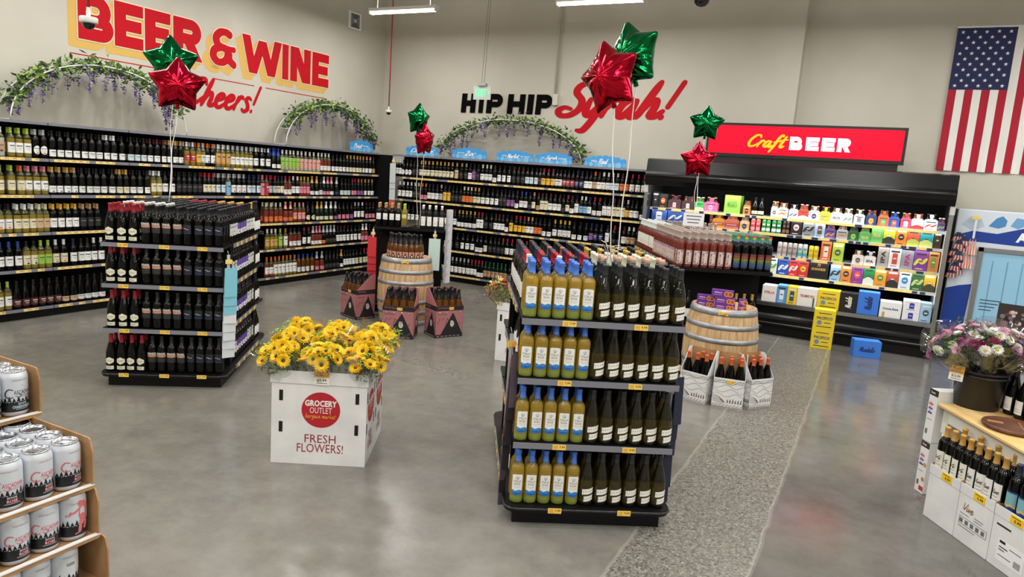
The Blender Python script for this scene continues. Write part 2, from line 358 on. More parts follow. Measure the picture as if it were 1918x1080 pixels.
BEER = {
 1: (1.595, """
-3.01 -2.88 b #1e1e20 #3a3a40 .22 |black dark beer carton at the left end
-2.88 -2.75 b #26221f #d2733a .2 |black and orange beer carton
-2.74 -2.55 c #4a2a2e #e9b7b2 .2 |brown carrier with pink caps
-2.54 -2.36 c #3e2628 #f0c4bc .2 |brown carrier with pink caps, second of two
-2.35 -2.22 c #3aa858 #c8d890 .2 |green four-pack carrier with lime labels
-2.22 -2.03 c #e0608c #f0a0b8 .21 |hot pink bottle carrier
-1.94 -1.72 b #8cc84a #4e7c34 .25 MARGARITA|tall lime green beer carton
-1.68 -1.58 c #d07a30 #2a2420 .2 |orange and black carrier
-1.57 -1.40 g #14120f #f0ead8 .24 |pair of black growlers with white labels
-1.31 -1.22 c #e8e6e2 #6a5a50 .22 |white carrier with grey lettering
-1.22 -1.09 c #f0e6d8 #e0862e .21 |white carrier with orange emblem
-1.08 -0.96 c #f2f0f0 #2e4a96 .2 |white carrier with blue star emblem
-0.96 -0.83 c #e0402e #f6e4dc .21 |red carrier with white script
-0.83 -0.69 c #f0ece6 #40406a .2 |white carrier with dark trim
-0.69 -0.56 c #f2cc30 #30507a .2 PACIFICO|yellow carrier with an anchor emblem
-0.56 -0.41 c #eeeeec #202022 .2 805|white carrier with black number
-0.41 -0.29 c #f0eeea #3a8a4a .2 |white carrier with green and red emblem
-0.28 -0.15 c #f4f2f0 #8a8a90 .2 |plain white carrier with grey ring
-0.14 -0.01 c #24376c #f0a040 .2 |navy blue carrier
0.00 0.13 c #e8603c #5cac5c .21 |orange-red and green carrier
0.13 0.25 c #2c50b0 #e86a3c .2 |blue carrier with orange bottle
0.26 0.38 c #e04a6a #f4e8e8 .2 |pink-red carrier with white label
0.38 0.52 c #efeaf0 #c03a40 .2 |white and purple carrier with red bow
0.52 0.67 c #cfe2ee #c84a42 .21 |pale blue carrier with red bottle
0.67 0.80 c #6a4a8a #8cc860 .17 |purple carrier with lime emblem"""),
 2: (1.385, """
-2.97 -2.74 b #3a62b4 #e4ecf6 .2 |blue and white beer carton behind the rosé, first of three
-2.73 -2.50 b #2e54a4 #e4ecf6 .2 |blue and white beer carton behind the rosé, second of three
-2.49 -2.27 b #345aa8 #d4dcec .2 |blue and white beer carton behind the rosé, third of three
-2.12 -2.08 b #6a2a26 #d08a50 .2 |dark red carton beside the orange one
-2.08 -1.91 c #d88a30 #a8322a .21 SMIRNOFF|orange six-pack with red banner
-1.91 -1.71 c #c86a50 #a83050 .21 SMIRNOFF|peach and purple six-pack with red banner
-1.70 -1.57 c #d8b48a #3a3430 .23 |beige carrier with a black emblem
-1.56 -1.42 k #e0625a #f0a0b0 .17 |pair of pink tall cans
-1.41 -1.29 k #3f9a48 #d8ecd0 .17 |pair of green tall cans
-1.28 -1.15 k #2e8a52 #e8f0e8 .17 |pair of dark green tall cans
-1.14 -1.04 k #3a2e28 #8a6a50 .17 |pair of brown tall cans
-1.03 -0.89 b #2a2428 #eecfd4 .23 |black and pale pink beer carton
-0.88 -0.73 b #8e9296 #222226 .23 |grey beer carton with black can picture
-0.73 -0.60 b #a8c4e4 #6a4a34 .23 |light blue beer carton with bear picture
-0.60 -0.47 c #6c4a94 #e8b84a .2 |purple and yellow carrier
-0.46 -0.32 c #a8acb0 #e08a3a .2 |grey carrier with orange emblem
-0.32 -0.19 c #2c5a38 #90c850 .2 |dark green carrier with lime emblem
-0.19 -0.05 c #58ac54 #f0d890 .2 PALE ALE|bright green carrier
-0.05 0.09 b #6cb860 #e8d890 .25 PALE ALE|bright green beer carton
0.09 0.23 b #c8d440 #30342a .25 |yellow-green beer carton
0.23 0.36 b #ee8a34 #3c2c24 .25 |orange beer carton with dark can picture
0.36 0.50 b #e2603e #c8d060 .25 |red-orange beer carton with yellow can picture
0.50 0.65 b #2a9aa0 #d8e080 .25 |teal beer carton with yellow can picture
0.65 0.74 b #3a2c1e #5a4630 .22 |dark brown beer carton at the right end"""),
 3: (1.090, """
-1.17 -1.04 k #cfc8c4 #b09a94 .19 |pair of pale grey tall cans
-1.04 -0.91 k #c4bdb4 #8a8480 .19 |pair of beige-grey tall cans
-0.91 -0.78 k #d8d4d4 #4aa8a8 .19 |pair of white and teal tall cans
-0.77 -0.64 k #ecd838 #c8a82c .18 |pair of yellow tall cans
-0.62 -0.49 b #e8703c #f4e6d4 .25 |orange beer carton with cartoon fruit colours
-0.48 -0.34 b #b8d048 #4c6a30 .25 |lime beer carton with leaf pattern
-0.23 -0.09 c #eae4de #6a5e58 .19 |white carrier with fine drawing
-0.09 0.05 c #f0e8e4 #2a2626 .19 IPA|white carrier with big black letters
0.06 0.19 b #b4aca6 #2a2626 .26 IPA|grey beer carton with big black letters
0.19 0.33 b #ecece8 #d04c48 .25 |white beer carton with red line drawing
0.33 0.47 b #9a9ca6 #c02a7a .24 IPA|grey beer carton with purple round emblem
0.47 0.63 b #84449c #e8e060 .25 |purple beer carton with yellow can picture
0.63 0.77 b #d88848 #7a9a40 .25 |tan beer carton with green can picture"""),
 4: (0.840, """
-1.28 -1.14 b #e8ece4 #68ac3c .22 |white and green beer carton
-1.13 -0.99 b #2858b8 #e8f0fa .22 |royal blue beer carton
-0.99 -0.87 b #d83434 #f0d8d4 .22 |red beer carton with silver can picture
-0.87 -0.74 b #cc3a34 #f0c040 .22 |red and yellow beer carton
-0.74 -0.49 b #1c1a1c #c8a050 .23 GUINNESS|wide black beer carton with gold harp
-0.47 -0.34 b #98c4e4 #30405a .24 |sky blue beer carton
-0.34 -0.21 b #e08a34 #4a3626 .24 |orange beer carton with dark can picture
-0.21 -0.07 b #8a4098 #e86040 .24 |purple beer carton with red can picture
-0.07 0.06 b #28884c #e8ecd8 .24 |green beer carton with white lettering
0.06 0.20 b #ee9c30 #6c8c34 .24 |amber orange beer carton
0.20 0.34 b #b4543c #2c2826 .24 |rust red beer carton
0.34 0.48 b #e4ecf0 #3a8ac0 .24 |white and blue beer carton
0.48 0.62 b #3c6c38 #c8d890 .24 |dark green beer carton
0.62 0.76 b #f0bc38 #4c4830 .24 |yellow beer carton at the right end"""),
 5: (0.470, """
-1.27 -1.08 b #ece6e2 #c03038 .22 STELLA|white and red beer case at the left
-1.08 -0.95 b #5a98d8 #e8f0f8 .24 |mid blue beer case
-0.95 -0.82 b #f0d030 #3c4a6a .24 |narrow yellow beer case
-0.82 -0.57 b #f0eae8 #a83a3c .24 TRUMER PILS|wide white beer case with a green bottle picture
-0.57 -0.30 b #f0d028 #26406e .25 PACIFICO|wide yellow beer case
-0.30 -0.09 b #1c1818 #e8e0d4 .25 Modelo|black beer case with tilted white script
-0.09 0.16 b #3c7cdc #1c2c6a .29 Modelo|bright blue beer case with upright script
0.17 0.42 b #f0f0ee #1c2c58 .20 Corona Extra|white beer case with dark blue lettering
0.43 0.62 d #f0eef2 #2c3ca8 .25 |white, blue and red beer case
0.62 0.75 b #a4cce8 #46566a .24 |light blue beer case at the right end"""),
}

# ---------------------------------------------------------------- room shell
WALL = noisy('painted_wall', (193, 188, 174), (200, 195, 182), 1.3, 0.75)
def floor_mat():
    m = bpy.data.materials.new('polished_concrete')
    m.use_nodes = True
    N, L = m.node_tree.nodes, m.node_tree.links
    b = N['Principled BSDF']
    tc = N.new('ShaderNodeTexCoord')
    def noise(scale, detail=6, rough=0.6):
        n = N.new('ShaderNodeTexNoise'); n.inputs['Scale'].default_value = scale; n.inputs['Detail'].default_value = detail; n.inputs['Roughness'].default_value = rough
        L.new(tc.outputs['Object'], n.inputs['Vector']); return n.outputs['Fac']
    def ramp(f, stops):
        r = N.new('ShaderNodeValToRGB')
        while len(r.color_ramp.elements) < len(stops): r.color_ramp.elements.new(0.5)
        for e, (p, c) in zip(r.color_ramp.elements, stops):
            e.position = p; e.color = tuple(lin(x) for x in c) + (1,)
        L.new(f, r.inputs[0]); return r.outputs[0]
    def math_(op, a, bv=None, clamp=False):
        n = N.new('ShaderNodeMath'); n.operation = op; n.use_clamp = clamp
        for i, q in enumerate((a, bv)):
            if q is None: continue
            if isinstance(q, (int, float)): n.inputs[i].default_value = q
            else: L.new(q, n.inputs[i])
        return n.outputs[0]
    def mix(f, a, c):
        n = N.new('ShaderNodeMix'); n.data_type = 'RGBA'
        if isinstance(f, float): n.inputs[0].default_value = f
        else: L.new(f, n.inputs[0])
        for i, q in ((6, a), (7, c)):
            if isinstance(q, tuple): n.inputs[i].default_value = tuple(lin(x) for x in q) + (1,)
            else: L.new(q, n.inputs[i])
        return n.outputs[2]
    base = ramp(noise(0.9), [(0.25, (98, 95, 88)), (0.5, (121, 118, 111)), (0.75, (142, 139, 132))])
    mid = ramp(noise(5.0, 8, 0.7), [(0.3, (86, 82, 75)), (0.65, (144, 141, 134))])
    col = mix(0.35, base, mid)
    brown = math_('SUBTRACT', noise(0.45, 3), 0.45, True)
    col = mix(math_('MULTIPLY', brown, 1.4, True), col, (108, 99, 86))
    # exposed aggregate strip with its saw-cut edges, and one small patch
    sx = N.new('ShaderNodeSeparateXYZ'); L.new(tc.outputs['Object'], sx.inputs[0])
    X, Y = sx.outputs[0], sx.outputs[1]
    wob = math_('MULTIPLY', math_('SUBTRACT', noise(3.0), 0.5), 0.05)
    Xw = math_('ADD', X, wob)
    s1 = math_('MULTIPLY', math_('GREATER_THAN', Xw, -0.97), math_('LESS_THAN', Xw, -0.335))
    pu = math_('ADD', math_('MULTIPLY', math_('ADD', X, 3.64), 0.97), math_('MULTIPLY', math_('SUBTRACT', Y, 5.70), -0.22))
    pv = math_('ADD', math_('MULTIPLY', math_('ADD', X, 3.64), 0.22), math_('MULTIPLY', math_('SUBTRACT', Y, 5.70), 0.97))
    s2 = math_('MULTIPLY', math_('LESS_THAN', math_('ABSOLUTE', pu), 0.42), math_('LESS_THAN', math_('ABSOLUTE', math_('ADD', pv, wob)), 0.10))
    strip = math_('MAXIMUM', s1, s2)
    vo = N.new('ShaderNodeTexVoronoi'); vo.inputs['Scale'].default_value = 95.0
    L.new(tc.outputs['Object'], vo.inputs['Vector'])
    agg = ramp(vo.outputs['Color'], [(0.12, (40, 38, 34)), (0.28, (96, 94, 86)), (0.62, (122, 120, 111)), (0.94, (170, 168, 158))])
    agg = mix(0.35, agg, ramp(noise(30.0, 4), [(0.35, (66, 64, 58)), (0.65, (138, 136, 127))]))
    col = mix(strip, col, agg)
    def line(coord, at, w):
        return math_('LESS_THAN', math_('ABSOLUTE', math_('SUBTRACT', coord, at)), w)
    seam = math_('MAXIMUM', line(Xw, -0.97, 0.010), line(Xw, -0.335, 0.012))
    col = mix(math_('MULTIPLY', seam, 0.35), col, (170, 167, 158))
    cut = math_('MAXIMUM', line(Y, 7.35, 0.006), line(X, 2.6, 0.005))
    col = mix(math_('MULTIPLY', cut, 0.35), col, (96, 92, 86))
    slab = math_('GREATER_THAN', Xw, -0.335)      # the slab right of the strip is darker and more polished
    dk = N.new('ShaderNodeMix'); dk.data_type = 'RGBA'; dk.blend_type = 'MULTIPLY'
    L.new(math_('MULTIPLY', slab, 1.0), dk.inputs[0]); L.new(col, dk.inputs[6]); dk.inputs[7].default_value = (.74, .75, .77, 1)
    col = dk.outputs[2]
    L.new(col, b.inputs['Base Color'])
    rg = math_('ADD', math_('MULTIPLY', noise(2.2), 0.20), 0.12)
    rg = math_('ADD', rg, math_('MULTIPLY', strip, 0.12))
    rg = math_('SUBTRACT', rg, math_('MULTIPLY', slab, 0.07))
    L.new(rg, b.inputs['Roughness'])
    b.inputs['Specular IOR Level'].default_value = 0.5
    bp = N.new('ShaderNodeBump'); bp.inputs['Strength'].default_value = 0.06; bp.inputs['Distance'].default_value = 0.004
    L.new(noise(14.0), bp.inputs['Height']); L.new(bp.outputs[0], b.inputs['Normal'])
    return m
X0, X1, Y0, Y1, ZC = WX, 8.0, -6.0, WY + 0.25, 6.2
structure(MB().box((X0 - 0.2, Y0 - 0.2, -0.2), (X1 + 0.2, Y1 + 0.2, 0), floor_mat()).build('floor'))
structure(MB().box((X0 - 0.2, Y0 - 0.2, ZC), (X1 + 0.2, Y1 + 0.2, ZC + 0.2), noisy('ceiling_deck', (196, 194, 190), (206, 204, 200), 2, 0.8)).build('ceiling'))
wl = structure(MB().box((X0 - 0.2, Y0, 0), (X0, Y1, ZC), WALL).build('wall_left'))
wb = structure(MB().box((X0 - 0.2, WY, 0), (-1.25, Y1 + 0.2, ZC), WALL).box((-1.25, Y1, 0), (X1 + 0.2, Y1 + 0.2, ZC), WALL).build('wall_back'))
structure(MB().box((X1, Y0, 0), (X1 + 0.2, Y1, ZC), WALL).build('wall_right'))
structure(MB().box((X0 - 0.2, Y0 - 0.2, 0), (X1 + 0.2, Y0, ZC), WALL).build('wall_front'))

# ---------------------------------------------------------------- painted lettering on the walls
REDP, GOLDP, CREAMP = M((188, 8, 26), 0.7, spec=.2), M((214, 172, 88), 0.65), M((236, 222, 190), 0.65)
def rect(x0, y0, x1, y1):
    return ([(x0, y0), (x1, y0), (x1, y1), (x0, y1)], [(0, 1, 2, 3)])
def bowl(x0, y0, w, h, t):                    # D-shaped ring, open to the left at x0
    n, vs, fs = 14, [], []
    s = w - h / 2 if w > h / 2 else 0.0
    a = w - s
    vs = [(x0, y0), (x0, y0 + t)]
    for k in range(n + 1):
        q = -pi / 2 + pi * k / n
        vs += [(x0 + s + a * cos(q), y0 + h / 2 + h / 2 * sin(q)), (x0 + s + max(a - t, 0.01) * cos(q), y0 + h / 2 + (h / 2 - t) * sin(q))]
    vs += [(x0, y0 + h), (x0, y0 + h - t)]
    fs = [(2 * i, 2 * i + 2, 2 * i + 3, 2 * i + 1) for i in range(len(vs) // 2 - 1)]
    return vs, fs
def bar(xa, ya, xb, yb, w):                   # slanted stem with level ends
    return ([(xa - w / 2, ya), (xa + w / 2, ya), (xb + w / 2, yb), (xb - w / 2, yb)], [(0, 1, 2, 3)])
def block(ch, w, h, t):
    th = t * 0.92
    if ch == 'I': g = [rect(0, 0, w, h)]
    elif ch == 'E': g = [rect(0, 0, t, h), rect(0, 0, w, th), rect(0, h - th, w, h), rect(0, (h - th) / 2, w * 0.94, (h + th) / 2)]
    elif ch == 'H': g = [rect(0, 0, t, h), rect(w - t, 0, w, h), rect(0, (h - th) / 2, w, (h + th) / 2)]
    elif ch == 'P': g = [rect(0, 0, t, h), bowl(t * 0.5, h * 0.32, w - t * 0.5, h * 0.68, th)]
    elif ch == 'R': g = [rect(0, 0, t, h), bowl(t * 0.5, h * 0.38, w * 0.96 - t * 0.5, h * 0.62, th), bar(w - t * 0.55, 0, w * 0.52, h * 0.45, t * 1.1)]
    elif ch == 'B': g = [rect(0, 0, t, h), bowl(t * 0.5, 0, w - t * 0.5, h * 0.56, th), bowl(t * 0.5, h * 0.56 - th, w * 0.93 - t * 0.5, h * 0.44 + th, th)]
    elif ch == 'N': g = [rect(0, 0, t, h), rect(w - t, 0, w, h), bar(w - t * 0.6, 0, t * 0.6, h, t * 1.2)]
    elif ch == 'W':
        q = t * 1.0
        g = [bar(w * .27, 0, q / 2, h, q), bar(w * .27, 0, w * .5, h * .92, q), bar(w * .73, 0, w * .5, h * .92, q), bar(w * .73, 0, w - q / 2, h, q)]
    elif ch == '&':
        k = merge([ribbon([(.78, .95), (.62, 1.0), (.4, .96), (.24, .78), (.34, .58), (.6, .52)], .26, 0), ribbon([(.45, .54), (.2, .44), (.13, .25), (.28, .1), (.5, .1), (.68, .24), (.72, .5)], .26, 0),
                   ribbon([(.55, .53), (.95, .53)], .2, 0), ribbon([(.76, .4), (.78, .2), (.95, .08)], .26, 0)])
        return fit(k, w / 2, h / 2, w, h)
    return merge(g)
def move(g, dx, dy):
    return ([(q[0] + dx, q[1] + dy) + tuple(q[2:]) for q in g[0]], g[1])
bw = [('B', 5.262, .43), ('E', 5.707, .378), ('E', 6.108, .365), ('R', 6.515, .45), ('&', 7.085, .465), ('W', 7.648, .77), ('I', 8.432, .13), ('N', 8.602, .445), ('E', 9.086, .39)]
lw = merge([move(block(ch, w, .525, .15), x, 3.128) for ch, x, w in bw], 0)
face = lambda k: plane((WX, 0, 0), (0, 1, 0), (0, 0, 1), k)
p = MB()
for k in range(9):                                # gold side of the letters, then a cream edge, then the red face
    for a in (range(8) if k in (0, 8) else (1, 5)):
        p.geo(move(lw, -0.012 * k + .016 * cos(a * pi / 4), -0.0113 * k + .016 * sin(a * pi / 4)), face(.001 + .00001 * (8 * k + a)), GOLDP)
for a in range(8):
    p.geo(move(lw, .014 * cos(a * pi / 4), .014 * sin(a * pi / 4)), face(.0065 + .00001 * a), CREAMP)
p.geo(lw, face(.011), REDP)
p.build('painted_lettering', wl)
p = MB()
for a, b in ((5.17, 6.42), (7.15, 7.89), (8.11, 9.41)):
    p.geo(rect(a, 2.942, b, 2.954), face(.002), REDP)
p.geo(fit(sgeo('Cheers!', .17, .3), 7.37, 2.745, 1.33, .43), face(.0025), REDP)
p.build('painted_lettering', wl)
face = lambda k: plane((0, WY, 0), (1, 0, 0), (0, 0, 1), k)
p = MB()
for ch, x, w in (('H', -6.79, .285), ('I', -6.435, .085), ('P', -6.28, .305), ('H', -5.87, .325), ('I', -5.495, .11), ('P', -5.335, .29)):
    g = block(ch, w, .325, .10 if ch != 'I' else .09)
    for q in (0.002, 0.016):
        p.geo(([(a[0] + a[1] * .05,) + tuple(a[1:]) for a in move(g, x, 0)[0]], g[1]), (lambda f: (lambda u, v: f(u, v + 2.93)))(face(q)), M((8, 7, 9), .85, spec=.08))
p.build('dimensional_lettering', wb)
p = MB().geo(fit(sgeo('Syrah!', .19, .32), -3.9, 3.075, 2.16, .86), face(.003), M((186, 14, 26), .7, spec=.2))
p.build('painted_lettering', wb)

# ---------------------------------------------------------------- ceiling battens
LIT = M((255, 252, 244), 0.4, emit=9.0)
fix_body = MB()
fix_body.box((-.62, -.06, .02), (.62, .06, .075), WHITE, .008)
fb = fix_body.mesh('batten_body')
dm = MB()
for k in range(8):
    a0, a1 = pi * k / 8, pi * (k + 1) / 8
    q = lambda x, a: (x, .055 * cos(a), .02 - .035 * sin(a))
    dm.add([q(-.61, a0), q(.61, a0), q(.61, a1), q(-.61, a1)], [(0, 1, 2, 3)], LIT, True)
dmm = dm.mesh('batten_diffuser')
ec = MB().box((-.635, -.062, -.018), (-.61, .062, .078), WHITE, .005).box((.61, -.062, -.018), (.635, .062, .078), WHITE, .005).mesh('batten_end')
hm = MB().tube([(-.5, 0, .075), (-.5, 0, ZC - 4.28)], .004, STEEL, 5).tube([(.5, 0, .075), (.5, 0, ZC - 4.28)], .004, STEEL, 5).mesh('batten_hanger')
lab = {0: 'white hanging strip light near the left corner, above the back wine shelves', 1: 'white hanging strip light above the pair of foil balloons near the middle'}
nl = 0
for j, ly in enumerate((9.42, 7.6, 5.8, 4.0, 2.2, 0.4, -1.4, -3.6)):
    for i, lx in enumerate((-6.97, -3.72, -0.45, 2.8, 6.0)):
        o = tag(empty('ceiling_light', (lx, ly, 4.28)), lab.get(nl, 'white hanging strip light, %s of its row, %s row from the back wall' % (ordw(i + 1), ordw(j + 1))), 'ceiling light', 'hanging strip lights')
        link('housing', fb, o); link('diffuser', dmm, o); link('end_cap', ec, o); link('hanger', hm, o)
        ld = bpy.data.lights.new('batten_lamp', 'AREA')
        ld.shape = 'RECTANGLE'; ld.size = 1.2; ld.size_y = 0.12; ld.energy = LAMP_W; ld.color = (1.0, 0.985, 0.955)
        lo = bpy.data.objects.new('lamp', ld); C.objects.link(lo); lo.parent = o; lo.location = (0, 0, -.03)
        lu = bpy.data.lights.new('batten_lamp', 'AREA')
        lu.shape = 'RECTANGLE'; lu.size = 1.2; lu.size_y = 0.16; lu.energy = LAMP_UP; lu.color = (1.0, 0.985, 0.955)
        uo = bpy.data.objects.new('lamp', lu); C.objects.link(uo); uo.parent = o; uo.location = (0, 0, .082); uo.rotation_euler = (pi, 0, 0)
        nl += 1

# ---------------------------------------------------------------- wine wall bays
ZL = (1.74, 1.35, 0.945, 0.55, 0.125)
def rail(mb, x0, x1, z, n, y=-0.006, dens=0.6, h=.034):
    mb.box((x0 + .004, y, z - h), (x1 - .004, y + .006, z - .001), RAIL)
    x = x0 + .05
    while x < x1 - .1:
        if rnd.random() < dens:
            w = .075
            mb.box((x, y - .002, z - h + .002), (x + w, y, z - .004), M((250, 218, 136), .5))
            mb.box((x + w * .55, y - .003, z - h + .016), (x + w * .9, y - .002, z - .012), M((120, 90, 30), .6))
            x += w + .004
        else:
            x += .06 + .05 * rnd.random()
def bay(w, loc, rz, label, grp, dens):
    o = tag(empty('shelving_bay', loc, rz), label, 'shelf', grp)
    MB().box((0, .37, .09), (w, .40, 2.12), BLACKM).build('back_panel', o)
    MB().box((.0, .05, 0), (w, .40, .09), BLACK).build('kick_plate', o)
    for s in (0, w - .03):
        MB().box((s, .34, .09), (s + .03, .37, 2.12), BLACK).build('upright', o)
    c = MB().box((0, -.0, 2.105), (w, .40, 2.12), BLACK).box((0, 0, 2.09), (w, .008, 2.105), BLACK)
    c.build('top_shelf', o)
    MB().box((.005, -.006, 2.092), (w - .005, 0, 2.122), RAIL).build('top_rail', o)
    for i, z in enumerate(ZL):
        s = MB().box((0.003, 0, z - .035), (w - .003, .008, z), BLACK).box((.003, .008, z - .02), (w - .003, .37, z), BLACK)
        so = s.build('shelf', o)
        r = MB()
        rail(r, 0, w, z, 0, dens=dens)
        r.build('price_rail', so)
    return o
LB = [3.4, 4.63, 5.56, 6.83, 8.09, 9.33, 10.36]
for i, (a, b) in enumerate(zip(LB, LB[1:])):
    bay(b - a, (-8.05, a, 0), pi / 2, 'black wine shelving bay along the left wall, %s bay from the corner' % ordw(len(LB) - 1 - i), 'wine shelving bays', .55)
BBX = [-7.80, -6.78, -5.57, -4.36, -3.12]
for i, (a, b) in enumerate(zip(BBX, BBX[1:])):
    bay(b - a, (a, 10.42, 0), 0, 'black wine shelving bay along the back wall, %s bay from the corner' % ordw(i + 1), 'wine shelving bays', .8)
tag(MB().box((-3.118, 10.36, 0), (-3.04, 10.98, 2.10), BLACK, .004).build('end_panel'), 'black end panel closing the back wine shelves beside the beer cooler', 'shelf panel')
tag(MB().box((-8.46, 10.37, 0), (-7.81, 10.43, 2.1), BLACKM).build('corner_filler'), 'black filler panel in the corner between the two wine walls', 'shelf panel')

# ---------------------------------------------------------------- bottles
GLASS = {'k': M((6, 7, 6), 0.05, spec=0.3), 'g': M((10, 34, 18), 0.05, spec=0.3), 'p': M((164, 144, 58), 0.06, trans=0.4), 'c': M((200, 208, 194), 0.07, trans=0.35),
         'r': M((170, 76, 60), 0.05, trans=0.6), 'b': M((26, 54, 150), 0.06), 'a': M((104, 62, 18), 0.06, trans=0.25), 'm': M((14, 14, 15), 0.55, spec=0.3),
         'y': M((244, 202, 74), 0.03, trans=0.7), 'o': M((84, 70, 20), 0.03, trans=0.6)}
CLEARN = M((196, 196, 140), 0.04, trans=0.85); GREENB = M((176, 190, 84), 0.04, trans=0.5); CLEARR = M((206, 170, 156), 0.04, trans=0.85); OLIVEN = M((26, 27, 17), 0.04, trans=0.2)
COL = {'K': (22, 22, 24), 'W': (238, 238, 234), 'S': (186, 190, 192), 'L': (170, 200, 60), 'O': (222, 112, 40), 'G': (206, 160, 84), 'R': (176, 34, 48), 'Y': (232, 182, 60), 'P': (232, 160, 146),
       'B': (42, 74, 170), 'T': (190, 150, 112), 'N': (34, 36, 78), 'C': (226, 218, 186), 'M': (84, 36, 38), 'U': (126, 176, 206), 'E': (206, 220, 226), 'I': (222, 132, 150), 'A': (206, 176, 138),
       'H': (150, 196, 70), 'V': (140, 80, 150), 'X': (150, 40, 46), 'D': (226, 226, 222), 'Z': (24, 84, 66), 'F': (78, 120, 210)}
CN = {'K': 'black', 'W': 'white', 'S': 'silver', 'L': 'lime', 'O': 'orange', 'G': 'gold', 'R': 'red', 'Y': 'yellow', 'P': 'salmon', 'B': 'blue', 'T': 'tan', 'N': 'navy', 'C': 'cream', 'M': 'maroon', 'U': 'teal',
      'E': 'pale-blue', 'I': 'pink', 'A': 'beige', 'H': 'green', 'V': 'purple', 'X': 'dark-red', 'D': 'patterned', 'Z': 'dark-green', 'F': 'bright-blue'}
GN = {'k': 'dark', 'g': 'green', 'p': 'pale', 'c': 'clear', 'r': 'pink-wine', 'b': 'blue', 'a': 'amber', 'm': 'matte-black', 'y': 'yellow-wine', 'o': 'olive'}
COL['T'] = (190, 150, 112)
PROF = {'x': [(0, 0), (.034, 0), (.0372, .004), (.0378, .02), (.0378, .19), (.0364, .203), (.031, .216), (.0225, .228), (.0168, .24), (.0146, .255), (.0143, .286), (.0157, .288), (.0157, .296), (.014, .30), (0, .30)],
        'u': [(0, 0), (.037, 0), (.0406, .005), (.0412, .02), (.0412, .125), (.0398, .148), (.0352, .175), (.0275, .205), (.020, .232), (.0158, .25), (.0147, .287), (.0162, .289), (.0162, .297), (.0145, .302), (0, .302)],
        's': [(0, 0), (.039, 0), (.0432, .005), (.044, .02), (.044, .125), (.042, .15), (.036, .18), (.028, .21), (.021, .238), (.0165, .26), (.0155, .288), (.0178, .291), (.0178, .305), (.0155, .315), (0, .315)],
        't': [(0, 0), (.033, 0), (.0360, .004), (.0365, .02), (.0365, .225), (.0352, .242), (.030, .258), (.022, .272), (.0165, .287), (.0146, .305), (.0143, .338), (.0157, .340), (.0157, .350), (.014, .355), (0, .355)],
        'n': [(0, 0), (.029, 0), (.031, .004), (.031, .12), (.028, .145), (.019, .17), (.0135, .19), (.0132, .222), (.0145, .224), (.0145, .23), (0, .23)]}
def rad_at(sh, z):
    P = PROF[sh]
    for (r0, a), (r1, b) in zip(P, P[1:]):
        if a <= z <= b and b > a:
            return r0 + (r1 - r0) * (z - a) / (b - a)
    return 0.0
def cap_prof(sh, z0, g=.0007):
    P = PROF[sh]
    top = P[-1][1]
    out = [(rad_at(sh, z0), z0 - .0005), (rad_at(sh, z0) + g, z0)]
    out += [(r + g, z) for r, z in P if z > z0 and r > 0 and z < top]
    out += [(P[-2][0] + g, top + .001), (0, top + .0012)]
    return out
def cyl(r):                                     # (u along the girth, z) -> point; the bottle faces -Y
    return lambda u, z, k=0.0: ((r + k) * sin(u / r), -(r + k) * cos(u / r), z)
def patch(mb, r, u0, u1, f0, f1, mat, n=8):     # curved label strip; f0, f1: heights or functions of u
    c = cyl(r)
    g0 = f0 if callable(f0) else (lambda u: f0)
    g1 = f1 if callable(f1) else (lambda u: f1)
    vs, fs = [], []
    for k in range(n + 1):
        u = u0 + (u1 - u0) * k / n
        vs += [c(u, g0(u)), c(u, g1(u))]
    fs = [(2 * k, 2 * k + 2, 2 * k + 3, 2 * k + 1) for k in range(n)]
    return mb.add(vs, fs, mat, True)
LZ = {'m': (.046, .148), 'l': (.026, .098), 't': (.04, .18), 'f': (.01, .185), 'd': (.04, .13)}
LZU = {'m': (.03, .105), 'l': (.025, .08), 't': (.03, .12), 'f': (.01, .12), 'd': (.03, .105)}
def rectc(x0, y0, x1, y1, n=6):                 # a bar that can follow a curved label
    return ([(x0 + (x1 - x0) * k / n, y) for k in range(n + 1) for y in (y0, y1)], [(2 * k, 2 * k + 2, 2 * k + 3, 2 * k + 1) for k in range(n)])
_B = {}
